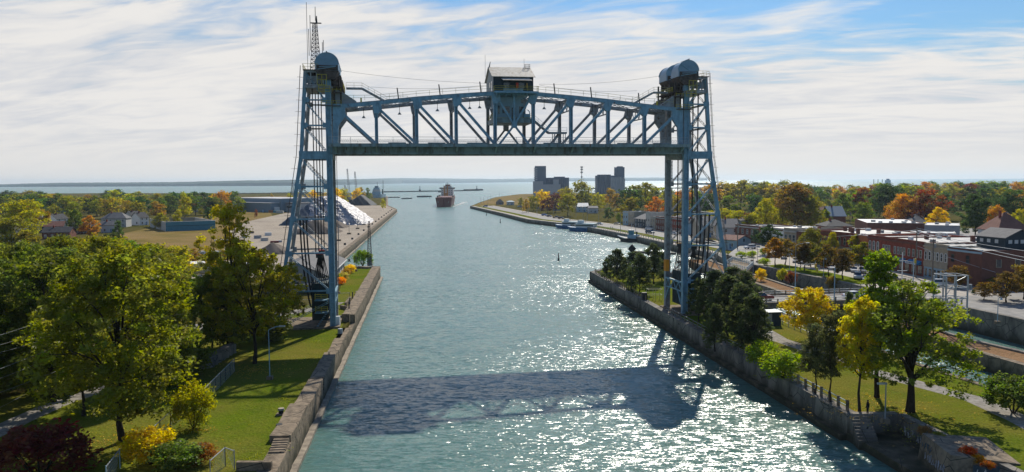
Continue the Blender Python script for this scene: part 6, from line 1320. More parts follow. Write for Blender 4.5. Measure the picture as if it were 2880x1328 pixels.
# ================================================================ VEHICLES
def car_proto(kind):
    rt = thing('parked_car', 'x x x x', 'car')
    L_, W_ = {'sedan': (4.6, 1.8), 'suv': (4.7, 1.9), 'pickup': (5.7, 2.0), 'van': (5.2, 2.0)}[kind]
    prof = {'sedan': [(0, .35), (0, .75), (.25, .88), (1.0, .95), (3.4, .98), (4.4, .92), (4.6, .7), (4.6, .35)], 'suv': [(0, .4), (0, .95), (.2, 1.05), (1.1, 1.1), (4.5, 1.12), (4.7, .95), (4.7, .4)],
            'pickup': [(0, .5), (0, 1.0), (.2, 1.12), (1.5, 1.2), (5.6, 1.2), (5.7, 1.1), (5.7, .5)], 'van': [(0, .4), (0, 1.0), (.9, 1.2), (5.1, 1.2), (5.2, 1.0), (5.2, .4)]}[kind]
    cab = {'sedan': [(1.0, .95), (1.75, 1.42), (2.1, 1.47), (3.2, 1.45), (4.0, .97)], 'suv': [(1.1, 1.1), (1.75, 1.68), (2.2, 1.75), (4.1, 1.72), (4.55, 1.12)], 'pickup': [(1.5, 1.2), (2.1, 1.78), (2.4, 1.84), (3.5, 1.82), (3.75, 1.2)], 'van': [(.9, 1.2), (1.6, 1.9), (2.0, 2.0), (5.0, 2.0), (5.1, 1.2)]}[kind]
    b = MB(); b.extrude([(x - L_ / 2, z) for x, z in prof], -W_ / 2, W_ / 2); o = b.build('body', 'car', rt); o['tint'] = 1
    g = MB(); n = len(cab); vs = [(x - L_ / 2, s * (W_ / 2 - .06 - (z - cab[0][1]) * .25), z) for s in (-1, 1) for x, z in cab]
    g.add(vs, [tuple(range(n)), tuple(range(n, 2 * n))[::-1]] + [(i, n + i, n + i + 1, i + 1) for i in range(n - 1)]); g.build('windows', 'glass', rt)
    r = MB(); zt = max(z for _, z in cab); xs_ = [x for x, z in cab if z > zt - .12]; r.box(min(xs_) - L_ / 2 - .05, max(xs_) - L_ / 2 + .05, -(W_ / 2 - .2), W_ / 2 - .2, zt - .03, zt + .05); o = r.build('roof', 'car', rt); o['tint'] = 1
    if kind == 'pickup': MB().box(3.85 - L_ / 2, 5.6 - L_ / 2, -W_ / 2 + .1, W_ / 2 - .1, 1.202, 1.21).build('cargo_bed', 'dark', rt)
    for x in (.9, L_ - .95):
        for s in (-1, 1): MB().tube([(x - L_ / 2, s * (W_ / 2 + .02), .34), (x - L_ / 2, s * (W_ / 2 - .2), .34)], .34, 12).build('wheel', 'tyre', rt)
    for s in (-1, 1): MB().box(-L_ / 2 - .02, -L_ / 2 + .04, s * (W_ / 2 - .3) - .18, s * (W_ / 2 - .3) + .18, .62, .78).build('headlight', 'white', rt); MB().box(L_ / 2 - .04, L_ / 2 + .02, s * (W_ / 2 - .2) - .12, s * (W_ / 2 - .2) + .12, .65, .85).build('tail_light', 'red', rt)
    return rt
cars = {k: car_proto(k) for k in ('sedan', 'suv', 'pickup', 'van')}; used = set()
def car(kind, x, y, z, rz, col, label, name='parked_car', p=None):
    p = P(x, y, z) if p is None else p
    if kind in used: r = dup(cars[kind], p, rz, label, col=col)
    else:
        used.add(kind); r = cars[kind]; r.location = p; r.rotation_euler.z = rz; r['label'] = label
        for c in r.children:
            if c.get('tint'): c.color = (*col, 1)
    r.name = name; return r
A9 = BR_A
car('pickup', 2137, 846, RZ, A9 + math.pi, (.16, .006, .012), 'dark red pickup truck driving onto the bridge road by the cedars')
car('suv', 2256, 836, RZ, A9, (.5, .5, .5), 'silver car on the bridge road behind the low yellow tree')
car('sedan', 2400, 838, RZ, A9 + math.pi, (.75, .76, .78), 'white open-topped sports car in the middle of the bridge road')
car('suv', 2632, 805, TZ, -.15, (.62, .68, .75), 'pale blue-white crossover turning at the street corner')
car('pickup', 2512, 795, TZ, .1, (.30, .22, .14), 'tan pickup truck with black bed on the paved corner')
car('suv', 2110, 700, TZ, .3, (.75, .76, .78), 'white estate car by the white rendered building')
for i, (x, y, c, k, lab) in enumerate(((2385, 762, (.05, .06, .07), 'sedan', 'black'), (2402, 765, (.45, .47, .5), 'sedan', 'silver'), (2425, 768, (.3, .31, .33), 'suv', 'grey'), (2447, 773, (.6, .55, .4), 'sedan', 'cream'), (2470, 777, (.12, .02, .02), 'sedan', 'maroon'), (2487, 785, (.04, .04, .05), 'sedan', 'charcoal'))):
    car(k, x, y, TZ, 1.2, c, f'{lab} car nosed into the row beside the quayside lawn')
for i, (x, y, c) in enumerate(((2238, 738, (.6, .6, .62)), (2252, 741, (.2, .22, .3)), (2270, 744, (.7, .7, .7)), (2205, 728, (.4, .42, .45)))):
    car('sedan', x, y, TZ, 1.2, c, f"{['pale grey', 'slate blue', 'white', 'mid grey'][i]} car half hidden under the quayside maples")
for i, (x, y, c) in enumerate(((2300, 752, (.55, .56, .6)), (2318, 755, (.25, .05, .05)), (2338, 758, (.65, .65, .66)), (2358, 760, (.08, .1, .12)), (2435, 790, (.5, .52, .55)), (2412, 784, (.7, .7, .72)))):
    car('suv' if i % 2 else 'sedan', x, y, TZ, 1.2, c, f"{['light grey car behind the middle maples', 'dark red car behind the middle maples', 'off-white car behind the middle maples', 'navy car at the end of the maples', 'silver car parked at the plaza edge', 'white car parked at the plaza edge'][i]}, quayside car park")
# quay street cars
for i, (x, y, c, k, rz, lab) in enumerate(((1531, 607, (.10, .2, .5), 'suv', 2.6, 'bright blue car by the headland lawn'), (1545, 610, (.06, .05, .12), 'sedan', 2.6, 'dark purple car behind the bright blue one'), (1565, 614, (.05, .02, .02), 'pickup', 2.6, 'dark maroon pickup beside the grass verge'), (1578, 616, (.07, .03, .02), 'suv', 2.6, 'brown car right behind the maroon pickup'), (1461, 583, (.1, .25, .5), 'van', 0, 'blue van at the headland car park'), (1472, 584, (.6, .03, .03), 'sedan', 0, 'bright red car at the headland car park'),
        (1365, 582, (.02, .12, .4), 'van', 0, 'blue truck near the tip of the quay'), (1686, 632, (.6, .6, .6), 'sedan', 2.4, 'white car on the quay street by the tour boats'), (1735, 632, (.7, .6, .4), 'sedan', 2.4, 'cream car crossing the quay street'), (1777, 637, (.2, .07, .04), 'sedan', 2.2, 'rust coloured car parked at the cream house'), (1805, 642, (.1, .12, .14), 'suv', 2.2, 'dark car outside the charcoal gabled house'), (1827, 646, (.75, .75, .75), 'van', 2.2, 'white van before the green-grey shop'), (1828, 657, (.08, .10, .14), 'van', 2.2, 'dark blue van parked on the verge above the tug'),
        (1898, 660, (.6, .6, .62), 'suv', 2.0, 'silver car before the maroon shops'), (1925, 664, (.5, .5, .52), 'sedan', 2.0, 'light grey car seen between the tower legs'), (1953, 668, (.04, .04, .05), 'suv', 2.0, 'black car seen between the tower legs'))):
    car(k, x, y, 2.75, rz, c, lab)
for i, (x, y) in enumerate(((2695, 668), (2710, 671), (2725, 672), (2660, 664))):
    p = AT(x, y, 238); p.z = TZ; car('sedan', 0, 0, 0, .2, [(.6, .6, .62), (.1, .12, .15), (.4, .42, .45), (.2, .02, .02)][i], f"{['white', 'black', 'grey', 'dark red'][i]} car in the back lot behind the corner store", p=Vector((p.x + 42, 250 + i, TZ)))

# ================================================================ SHIPS AND BOATS
def hull(rt, L_, B_, Ht, m, name='hull', bow=.22, sheer=0.0, stern_w=.85):
    """bow at -y (towards the camera), real plan form"""
    st = []; n = 12
    for i in range(n + 1):
        u = i / n; y = u * L_; w_ = B_ / 2 * (min(1, (u / bow)) ** .55 if u < bow else (1 if u < .85 else lerp(1, stern_w, (u - .85) / .15))); w_ = max(w_, .04 * B_); st.append((y, w_, Ht + sheer * (1 - u) ** 3 + sheer * .3 * u ** 3, 0 if u > .02 else 0))
    mb = MB()
    for (y, w_, z, _) in st: mb.v += [(-w_ * .82, y + (L_ * .012 if y == 0 else 0), -1), (-w_, y, z), (w_, y, z), (w_ * .82, y + (L_ * .012 if y == 0 else 0), -1)]
    for i in range(n):
        a = 4 * i
        for j in range(3): mb.f.append((a + j, a + 4 + j, a + 5 + j, a + 1 + j))
    mb.f.append((0, 1, 2, 3)); mb.f.append((4 * n + 3, 4 * n + 2, 4 * n + 1, 4 * n)); return mb.build(name, m, rt)
sp_ = P(1247, 583, 0)
sh = thing('bulk_carrier', 'dark red bulk carrier with white bridge and ochre boom coming in from the lake', 'cargo ship', (sp_.x, sp_.y, 0), R(2.6))
hull(sh, 170, 22, 10.4, 'hull_red', bow=.10, sheer=1.4); dk = MB(); dk.box(-9.8, 9.8, 20, 166, 10.5, 10.8); dk.build('deck', 'crane_yellow', sh)
for k in range(6): MB().box(-8, 8, 24 + k * 17, 36 + k * 17, 10.8, 11.6).build('hatch', 'hull_red', sh)
ac = MB(); ac.box(-8.6, 8.6, 138, 160, 10.8, 20.6); a_ = ac.build('superstructure', 'white', sh); MB().box(-10.9, 10.9, 138, 144, 20.62, 23.0).build('bridge_wings', 'white', a_); MB().box(-10.2, 10.2, 137.7, 137.98, 21.4, 22.4).build('bridge_windows', 'glass', a_)
MB().box(-5, 6, 140, 152, 23.0, 24.8).build('upper_house', 'offwhite', a_); MB().box(-3.2, 3.6, 153, 160, 20.7, 27).build('funnel', 'hull_red', a_)
for r_ in range(3):
    for k in range(5): MB().box(-7 + k * 3.1, -6.1 + k * 3.1, 137.85, 137.98, 12.4 + r_ * 2.8, 13.4 + r_ * 2.8).build('porthole', 'glass', a_)
mb = MB(); mb.beam((0, 142, 24), (0, 142, 30), .5); mb.beam((-2.5, 142, 28), (2.5, 142, 28), .3); mb.beam((5, 142, 24), (5, 142, 28), .3); mb.beam((-5, 144, 24), (-5, 144, 27), .3); mb.beam((-3.5, 6, 11.5), (-3.5, 6, 16), .25); mb.build('mast', 'dark', sh)
mb = MB(); mb.beam((-3.8, 126, 11), (-3.8, 133, 25), 1.6); mb.beam((0.6, 126, 11), (0.6, 133, 25), 1.6); mb.box(-4.6, 1.6, 124, 132, 10.8, 15.5)
for k in range(5): mb.beam((-3.8, 128, 12 + k * 2.4), (.6, 129, 13.6 + k * 2.4), .5)
mb.build('unloading_boom', 'crane_yellow', sh)
for x in (-10, 9.8): MB().box(x - .5, x + .5, 60, 134, 10.8, 13).build('side_rail', 'dark', sh)
for x in (-6.6, 6.2): MB().tube([(x, 5.2, 5.2), (x, 4.7, 7.2)], .35, 6).build('anchor', 'grey', sh)
fm = MB(); 
for k in range(26):
    y = 10 + k * 9; w_ = 1.0 + k * .32; sd = 10.8 + k * .34; fm.add([(sd, y, .03), (sd + w_, y, .03), (sd + w_ + .4, y + 8.4, .03), (sd + .2, y + 8.4, .03)], [(0, 1, 2, 3)])
fo = fm.build('wake_foam', mat('wake_foam', (.75, .76, .74), .9, .1, .05, .5, (.10, .17, .15), thr=(.42, .56))); fo.location = sh.location; fo.rotation_euler = sh.rotation_euler; fo['kind'] = 'stuff'
def laker():
    p = AT(2451, 506, 3000); rt = thing('lake_freighter', 'blue lake freighter with deck cranes far out beyond the town trees', 'cargo ship', (p.x, 3000, 0), 0)
    k = 3000 / F; MB().box(0, 76, 0, 18, -1, 10).build('hull', 'blue_trim', rt); MB().box(58, 74, 2, 16, 10, 27).build('superstructure', 'siding_blue', rt); MB().box(62, 70, 4, 14, 27, 32).build('funnel', 'blue_trim', rt)
    for x in (12, 28, 44): MB().box(x, x + 1.6, 8, 10, 10, 30).build('deck_crane', 'dark', rt)
laker()
def dockship():
    p = P(1056, 563, 0); rt = thing('moored_ship', 'pale blue-grey ship moored at the coal dock, seen stern on', 'ship', (p.x - 6, p.y + 40, 0), R(2))
    hull(rt, 90, 17, 9, 'siding_blue', bow=.2); 
    for i, (w_, z0, z1) in enumerate(((7.5, 9, 14), (6.5, 14.01, 18), (5.2, 18.01, 21), (3, 21.01, 24))): MB().box(-w_, w_, 6 + i, 24 - i, z0, z1).build('deck_house', ['siding_blue', 'siding', 'siding_blue', 'shed_blue'][i], rt)
    MB().beam((1, 14, 24), (1, 14, 31), .5).beam((8, 40, 9), (8, 40, 34), .7).beam((5, 40, 22), (11, 40, 22), .3).build('mast', 'dark', rt); MB().box(7.2, 9, 30, 36, 9, 18).build('cargo_post', 'dark', rt)
dockship()
def tour(x, y, label, s=1.0, rz=.9):
    rt = thing('tour_boat', label, 'boat', P(x, y, 0), rz, 'boats moored along the town quay'); 
    mb = MB(); mb.add([(-7, -2.2, -.4), (7, -1.6, -.4), (8.6, 0, -.4), (7, 1.6, -.4), (-7, 2.2, -.4), (-7.2, -2.6, 1.6), (7, -2.4, 2.0), (10, 0, 2.4), (7, 2.4, 2.0), (-7.2, 2.6, 1.6)], [(0, 4, 3, 2, 1), (5, 6, 7, 8, 9), (0, 1, 6, 5), (1, 2, 7, 6), (2, 3, 8, 7), (3, 4, 9, 8), (4, 0, 5, 9)]); mb.build('hull', 'blue_trim', rt)
    MB().box(-5.5, 4.2, -1.9, 1.9, 1.8, 3.9).build('cabin', 'white', rt); MB().box(-5.2, 4.23, -1.93, 1.93, 2.6, 3.3).build('cabin_windows', 'glass', rt); MB().box(-5.9, 4.6, -2.2, 2.2, 3.9, 4.05).build('cabin_roof', 'siding_blue', rt); MB().box(1.2, 3.6, -1.2, 1.2, 4.06, 5.5).build('wheelhouse', 'white', rt); MB().beam((0, 0, 4), (0, 0, 7.5), .1).build('mast', 'dark', rt); rt.scale = (s,) * 3; return rt
tour(1604, 643, 'white and turquoise tour boat moored first along the town quay', 1.15, math.pi - .55); tour(1646, 651, 'blue-hulled tour boat with white cabin moored behind the turquoise one', 1.25, math.pi - .55)
tg = thing('tug_boat', 'small dark tug with tyre fenders moored below the quay street', 'tugboat', P(1783, 680, 0), math.pi - .5, 'boats moored along the town quay')
mb = MB(); mb.add([(-6, -2, -.4), (4, -2.4, -.4), (7, 0, -.4), (4, 2.4, -.4), (-6, 2, -.4), (-6.6, -2.6, 1.2), (4, -3, 1.9), (8.6, 0, 2.9), (4, 3, 1.9), (-6.6, 2.6, 1.2)], [(0, 4, 3, 2, 1), (5, 6, 7, 8, 9), (0, 1, 6, 5), (1, 2, 7, 6), (2, 3, 8, 7), (3, 4, 9, 8), (4, 0, 5, 9)]); mb.build('hull', 'dark', tg)
MB().box(-2.5, 3, -1.5, 1.5, 1.6, 3.6).build('deck_house', 'siding_blue', tg); MB().box(.4, 2.6, -1.2, 1.2, 3.61, 5.8).build('wheelhouse', 'teal_wall', tg); MB().box(.2, 2.8, -1.4, 1.4, 5.81, 6.0).build('wheelhouse_roof', 'white', tg); MB().beam((1.2, 0, 6), (1.2, 0, 9.5), .14).beam((0.4, -.8, 8), (.4, .8, 8), .08).build('mast', 'white', tg); MB().tube([(-1.5, 0, 3.6), (-1.5, 0, 5.2)], .4, 8).build('funnel', 'dark', tg)
mb = MB(); pts = [(3.5, -3.05, 1.8), (6.4, -1.7, 2.3), (8.7, 0, 2.9), (6.4, 1.7, 2.3), (3.5, 3.05, 1.8)]; mb.tube(pts, .25, 6); mb.build('rubbing_strake', 'white', tg)
tag(MB().box(0, 14, 0, 2.2, .1, .55).build('floating_pontoon', 'wood'), 'narrow floating timber pontoon alongside the tug', 'pontoon').location = P(1800, 684, 0)
# booms and low jetties in the lock mouth
for i, (a, b_, w_, zz) in enumerate((((1782, 709), (1900, 714), 1.6, .9), ((1925, 712), (2030, 748), 1.8, 1.2), ((1905, 737), (2030, 732), 1.2, .8), ((1985, 718), (2020, 708), 1.2, 1.5))):
    p, q = P(*a, .3), P(*b_, .3); o = MB().beam(Vector((0, 0, 0)), q - p, w_, zz).build('floating_boom', ['wood', 'concrete', 'dark', 'white'][i]); o.location = p
    tag(o, ['long timber boom reaching out from the tower into the lake channel', 'concrete guide wall running down into the lock mouth', 'dark floating boom across the lock mouth', 'short white boom below the quay office'][i], 'floating boom')
# breakwater and lights
def bar(name, a, b_, w_, z, m):
    p, q = P(*a, 0), P(*b_, 0); o = MB(); n = 40
    for k in range(n):
        u, v = p.lerp(q, k / n), p.lerp(q, (k + 1) / n); o.beam((u.x, u.y, z / 2 + random.uniform(-.5, .5)), (v.x, v.y, z / 2 + random.uniform(-.5, .5)), w_ * random.uniform(.8, 1.2), z + 2)
    return struct(o.build(name, m))
bar('breakwater', (1060, 541.5), (1345, 537), 12, 2.0, 'coal'); bar('breakwater', (1310, 537), (1352, 536), 20, 4, 'coal'); bar('far_pier', (600, 549), (905, 545), 14, 3.4, 'coal'); bar('far_pier', (1240, 541), (1240.5, 540), 14, 3.4, 'coal') ; bar('far_pier', (1655, 532), (2330, 528), 16, 3, 'coal')
bar('shoal', (1079, 556.5), (1124, 556), 16, .4, 'sand_pile'); bar('shoal', (1136, 560), (1152, 559), 10, .4, 'coal'); bar('shoal', (1183, 555), (1202, 554), 16, 1.4, 'coal')
for (x, y, hpx_, lab) in ((1181, 539.5, 11, 'square beacon tower midway along the breakwater'), (1341, 536, 9, 'small beacon light at the end of the breakwater')):
    p = P(x, y, 0); k = p.y / F; rt = thing('beacon_tower', lab, 'beacon', (p.x, p.y, 3)); h = hpx_ * k; MB().box(-3, 3, -3, 3, -1, 3.5).build('base', 'coal', rt); MB().tube([(0, 0, 3), (0, 0, h)], 1.7, 8, 1.0).build('shaft', 'siding_grey', rt); MB().tube([(0, 0, h), (0, 0, h + 2)], 1.6, 8, .6).build('lantern', 'dark', rt)
for (x, y, h, lab) in ((1571, 733, 2.9, 'slim dark channel buoy nearest the bridge in mid canal'), (1407, 627, 3.0, 'dark channel marker buoy off the headland'), (1368, 606, 3.0, 'small channel marker nearest the quay tip'), (1208.5, 559, 5, 'tiny channel marker beside the dark shoals')):
    rt = thing('channel_buoy', lab, 'buoy', P(x, y, 0)); MB().tube([(0, 0, -.4), (0, 0, .9)], .42, 10, .38).build('float', 'dark', rt); MB().tube([(0, 0, .9), (0, 0, h)], .2, 8, .17).build('pole', 'dark', rt)
# cranes on the coal dock
def lcrane(x0, y0, x1, y1, Y, lab):
    a = AT(x0, y0, Y); b_ = AT(x1, y1, Y + 10); a.z = LZ + 3; rt = thing('lattice_crane', lab, 'crane', (a.x, a.y, LZ)); q = b_ - Vector((a.x, a.y, LZ)); MB().box(-4, 4, -3, 3, 0, 3.5).build('cab', 'dark', rt)
    mb = MB(); d = q; L_ = d.length; n = 16
    for i in range(n):
        u, v = Vector((0, 0, 3)).lerp(q, i / n), Vector((0, 0, 3)).lerp(q, (i + 1) / n); w0, w1 = [1.7 * (1 - .6 * t / n) for t in (i, i + 1)]
        for s in (-1, 1): mb.beam(u + Vector((s * w0, 0, 0)), v + Vector((s * w1, 0, 0)), .4); mb.beam(u + Vector((s * w0, 0, 0)), v + Vector((-s * w1, 0, 0)), .25)
    mb.build('boom', 'steel_worn', rt); MB().tube([q, (q.x, q.y, q.z - 8)], .2, 4).build('hoist_rope', 'dark', rt)
lcrane(983, 548, 976.5, 475, 1150, 'taller lattice crane standing over the coal dock trees'); lcrane(1004, 550, 998, 483, 1150, 'shorter lattice crane beside the taller one'); lcrane(988, 548, 969, 521, 1100, 'low dark crane with its boom slanting left')
lcrane(826, 545, 824, 522, 1100, 'thin crane jib behind the west tower leg')
rt = thing('radio_mast', 'slender radio mast with antenna drums between the grain elevators', 'radio mast', (AT(1636, 500, 1400).x, 1400, 2.6)); MB().tube([(0, 0, 0), (0, 0, 52)], .8, 6, .5).build('pole', 'grey', rt)
for z in (34, 42, 47, 51): MB().tube([(0, 0, z), (0, 0, z + 2.6)], 2.2 if z != 34 else 1.5, 8).build('antenna_ring', 'grey', rt)
MB().tube([(2.5, 0, 32), (3.2, 0, 32)], 1.8, 8).build('dish', 'white', rt)

# ================================================================ STREET FURNITURE
def lamp(x, y, z, h, label, arm=2.2, rz=0.0, mode='curved', col='grey', base=True, grp=None, r=.085):
    rt = thing('street_lamp', label, 'lamp post', P(x, y, z), rz, grp); MB().tube([(0, 0, 0), (0, 0, h)], r, 8, r * .6).build('pole', col, rt)
    if base: MB().box(-.4, .4, -.4, .4, -.1, .45).build('base', 'concrete', rt)
    if mode == 'curved':
        pts = [(arm * t, 0, h + .55 * math.sin(t * math.pi / 2)) for t in (0, .2, .45, .75, 1)]; MB().tube(pts, .055, 6).build('arm', col, rt); MB().box(arm - .1, arm + .75, -.17, .17, h + .45, h + .62).build('lamp_head', 'galv', rt)
    elif mode == 'bell':
        MB().tube([(0, 0, h), (.25, 0, h + .25), (.55, 0, h + .1)], .04, 5).build('arm', col, rt); MB().tube([(.55, 0, h + .12), (.55, 0, h - .05), (.55, 0, h - .25)], .07, 8, .27).build('lamp_head', 'siding_blue', rt)
    elif mode == 'flood': MB().box(-1.0, .1, -.12, .12, h - .15, h + .05).build('lamp_head', 'galv', rt)
    return rt
lamp(759, 1067, LZ, 7.1, 'pale street lamp with curved arm standing on the near lawn', 1.6, 0, col='siding_blue')
lamp(1002, 763, LZ, 9.0, 'street lamp with curved arm near the pier bush', 2.6, 0); lamp(952, 826, LZ, 8.2, 'plain lamp post beside the west tower leg', 1.2, 0, 'flood')
lamp(2117, 872, RZ, 10.5, 'tall curved lamp beside the dark red pickup', 2.4, math.pi); lamp(2236, 822, RZ, 11.0, 'tall lamp post with curved arm behind the yellow tree', 2.4, 0)
for i, (x, y, lab) in enumerate(((2220, 765, 'blue bell lamp at the lake end of the quayside lawn'), (2316, 782, 'blue bell lamp beside the middle quayside maples'), (2450, 775, 'blue bell lamp before the dark brick bar'))): lamp(x, y, TZ, 5.2, lab, mode='bell', col='siding_blue', rz=0)
for i, (x, y, lab) in enumerate(((2130, 738, 'thin bell lamp before the white rendered building'), (2115, 735, 'thin bell lamp at the quay viewing deck'))): lamp(x, y, TZ, 5.0, lab, mode='bell', rz=0)
lamp(2489, 1188, LZ, 4.6, 'short white flood lamp on the island lawn beside the big tree shade', mode='flood', r=.1); lamp(2170, 985, LZ, 3.0, 'small flood lamp above the rounded green bushes', mode='flood')
lamp(2805, 910, TZ, 4.6, 'blue bell lamp by the dark bronze maples', mode='bell', col='siding_blue'); lamp(1688, 778, LZ, 5, 'thin post at the island tip', mode='flood', base=False, r=.05)
for i, (x, y, h) in enumerate(((953, 678, 7.6), (982, 659, 8.4), (1006, 644, 7.6), (1024, 633, 7.2), (938, 700, 7))):
    rt = thing('dock_lamp', f'{ordn(i)} thin lamp pole on the dock edge, counted from the west tower' if i < 4 else 'thin lamp pole nearest the west tower on the dock', 'lamp post', P(x, y, LZ), 0, 'lamp poles along the coal dock'); MB().tube([(0, 0, 0), (0, 0, h)], .12, 6).build('pole', 'grey', rt); MB().box(-1, 1, -.8, .8, 0, .8).build('base', 'concrete', rt)
rg = random.Random(9)
for i, (x, y) in enumerate(((1352, 576), (1360, 574), (1372, 579), (1380, 566), (1399, 580), (1405, 552), (1463, 592), (1486, 600), (1510, 602), (1520, 597), (1557, 605), (1600, 612), (1620, 612), (1640, 618), (1652, 622), (1684, 626), (1745, 648), (1788, 660), (1838, 668))):
    lamp(x, y, 2.7, rg.uniform(8, 10.5), f'{ordn(i)} lamp post along the town quay counted from its tip', 2.2, rg.choice([0, math.pi, 2.2]), r=.14, grp='lamp posts along the town quay', base=False)
# cross-armed flag poles, utility poles, signals
for (x, y, yt, lab) in ((2478, 815, 726, 'white cross-armed pole on the plaza, lake side'), (2536, 810, 724, 'white cross-armed pole on the plaza, road side')):
    rt = thing('flag_pole', lab, 'pole', P(x, y, TZ)); h = 8.6; MB().tube([(0, 0, 0), (0, 0, h)], .13, 7).build('pole', 'white', rt)
    for z in (4.2, 6.6): MB().beam((-1.2, 0, z), (1.2, 0, z), .12).build('cross_arm', 'white', rt)
ups = []
for (x, y, z, h, lab) in ((2621, 825, TZ, 12.5, 'weathered timber pole beside the turning crossover'), (2575, 782, TZ, 13.5, 'tall timber pole before the long red brick building'), (2074, 700, TZ, 10, 'timber pole beside the quay office'), (2390, 640, TZ, 9, 'timber pole behind the brown block roofs')):
    rt = thing('utility_pole', lab, 'utility pole', P(x, y, z)); MB().tube([(0, 0, 0), (0, 0, h)], .2, 8, .14).build('pole', 'wood', rt); MB().beam((-1.1, 0, h - .6), (1.1, 0, h - .6), .12).build('cross_arm', 'wood', rt); MB().tube([(.4, 0, h - 2), (.4, 0, h - 1.1)], .22, 8).build('transformer', 'grey', rt); ups.append((rt.location.copy(), h))
def signal(x, y, z, h, ln, rz, lab):
    rt = thing('traffic_signal', lab, 'traffic light', P(x, y, z), rz); MB().tube([(0, 0, 0), (0, 0, h)], .13, 8, .1).build('pole', 'siding_blue', rt); MB().tube([(0, 0, h - .6), (ln, 0, h)], .07, 6).build('arm', 'galv', rt); s = MB().box(ln - .18, ln + .18, -.2, .2, h - 1.2, h).build('signal_head', 'yellow', rt)
    for k, c in enumerate(('red', 'crane_yellow', 'lawn_green')): MB().tube([(ln, -.24, h - .2 - k * .38), (ln, -.2, h - .2 - k * .38)], .12, 8).build('lens', c, s)
signal(2346, 850, RZ, 7.4, 3.6, math.pi - .2, 'traffic light on a blue pole over the bridge road'); signal(2236, 829, RZ, 7.2, 4.6, 0, 'yellow traffic light on a long arm behind the yellow tree'); signal(2568, 800, TZ, 6.5, .4, 0, 'traffic light on the plaza corner by the long red brick building')
# white steel substation frame
fp = P(2680, 905, TZ); rt = thing('switchyard_frame', 'white steel lattice switchyard frame standing at the street corner', 'switchyard frame', (fp.x - 2.0, fp.y - 1, TZ), .1)
mb = MB(); w_, d_, h = 4.2, 3.6, 8.6
for x in (0, w_ * .45, w_):
    for y in (0, d_): MB().beam((x, y, 0), (x, y, h - (.0 if x else .3)), .22).build('post', 'galv', rt)
for z in (2.6, 4.4, 6.4, h):
    for y in (0, d_): MB().beam((0, y, z), (w_, y, z), .16).build('cross_beam', 'galv', rt)
    for x in (0, w_ * .45, w_): MB().beam((x, 0, z), (x, d_, z), .14).build('cross_beam', 'galv', rt)
mb.beam((w_ * .45, 0, 7.6), (w_, 0, h), .1); mb.beam((0, 0, 5), (w_ * .45, 0, 7.6), .1); mb.beam((w_ * .45, 0, 3.2), (w_, 0, 5), .1); mb.build('brace', 'galv', rt)
for k in range(5): MB().tube([(.6 + k * .95, d_ / 2, 3.3), (.6 + k * .95, d_ / 2, 4.3)], .14, 6).build('insulator', 'grey', rt)
MB().tube([(w_ + .5, 0, 6.2), (w_ + .5, 0, 7.0)], .3, 8).build('transformer', 'grey', rt)
# overhead wires
def wires(name, lab, pairs, r=.03, sag=.03, m='galv'):
    mb = None
    for i, (a, b_) in enumerate(pairs):
        a, b_ = Vector(a), Vector(b_); mb = MB(); Ld = (b_ - a).length; mb.tube([a.lerp(b_, t / 12) - Vector((0, 0, 4 * sag * Ld * (t / 12) * (1 - t / 12))) for t in range(13)], r, 4); tag(mb.build(name, m), lab[i], 'wire', 'overhead wires')
u0_, u1_ = ups[0], ups[1]
wires('overhead_wire', ['heavy pale wire from the corner pole towards the store side wall', 'upper wire past the buff stone building', 'middle wire past the brown brick store', 'lower wire past the brown brick store', 'wire from the tall timber pole towards the lake end of the street', 'wire crossing above the white roofs'],
      [(u1_[0] + Vector((0, 0, 8.6)), AT(2800, 766, 188)), (u1_[0] + Vector((0, 0, 12.6)), AT(2990, 745, 150)), (u1_[0] + Vector((.5, 0, 12.2)), AT(2990, 720, 160)), (u1_[0] + Vector((-.5, 0, 12.2)), AT(2990, 755, 140)), (u1_[0] + Vector((0, 0, 12.8)), AT(2120, 668, 330)), (u1_[0] + Vector((0, 0, 13.3)), AT(2760, 668, 235))], .05, .008)
wires('power_line', [f'{ordn(i)} power line from the top crossing the left frame edge before the lawn trees' for i in range(7)], [(AT(-60, y0, 66), AT(x1, y1, 96)) for (y0, x1, y1) in ((960, 150, 890), (985, 90, 940), (1005, 120, 955), (1060, 260, 930), (1085, 130, 1010), (1125, 240, 1010), (1175, 110, 1085))], .011, .004, 'grey')

# ================================================================ RAILINGS AND FENCES
def railing(name, lab, pts, h, sp, rails, pr, m='galv', pm=None, rr=.035, cat='railing'):
    a0 = Vector(pts[0]); rt = thing(name, lab, cat, a0); pts = [Vector(p) - a0 for p in pts]; r = MB()
    for a, b_ in zip(pts, pts[1:]):
        for k in rails: r.beam(a + Vector((0, 0, k)), b_ + Vector((0, 0, k)), rr * 2)
        n = max(1, int((b_ - a).length / sp))
        for i in range(n): p = a.lerp(b_, (i + .0) / n); MB().box(p.x - pr, p.x + pr, p.y - pr, p.y + pr, p.z - .05, p.z + h).build('post', pm or m, rt)
    r.build('rails', m, rt); return rt
railing('wall_railing', 'railing with stout weathered posts along the near island wall', [(Rw(Y) + .8, Y, 3.15) for Y in (94.5, 118)], 1.25, 2.0, (.55, 1.1), .15, 'siding_blue', 'concrete')
railing('wall_railing', 'railing along the island wall under the dark cedar clump', [(Rw(Y) + .8, Y, 3.15) for Y in (118.5, 168)], 1.2, 2.4, (.55, 1.1), .09, 'grey', 'concrete')
railing('wall_railing', 'railing with pale posts along the island wall towards its tip', [(Rw(Y) + .8, Y, 3.15) for Y in (184, 242)], 1.2, 2.0, (.4, .75, 1.1), .10, 'concrete', 'concrete')
railing('lock_railing', 'thin grey railing along the old lock edge of the island', [(73, 24, 3.1), (63.6, 107, 3.1), (61.3, 118.6, 3.1), (55.2, 168, 3.1)], 1.1, 2.2, (.5, 1.05), .04)
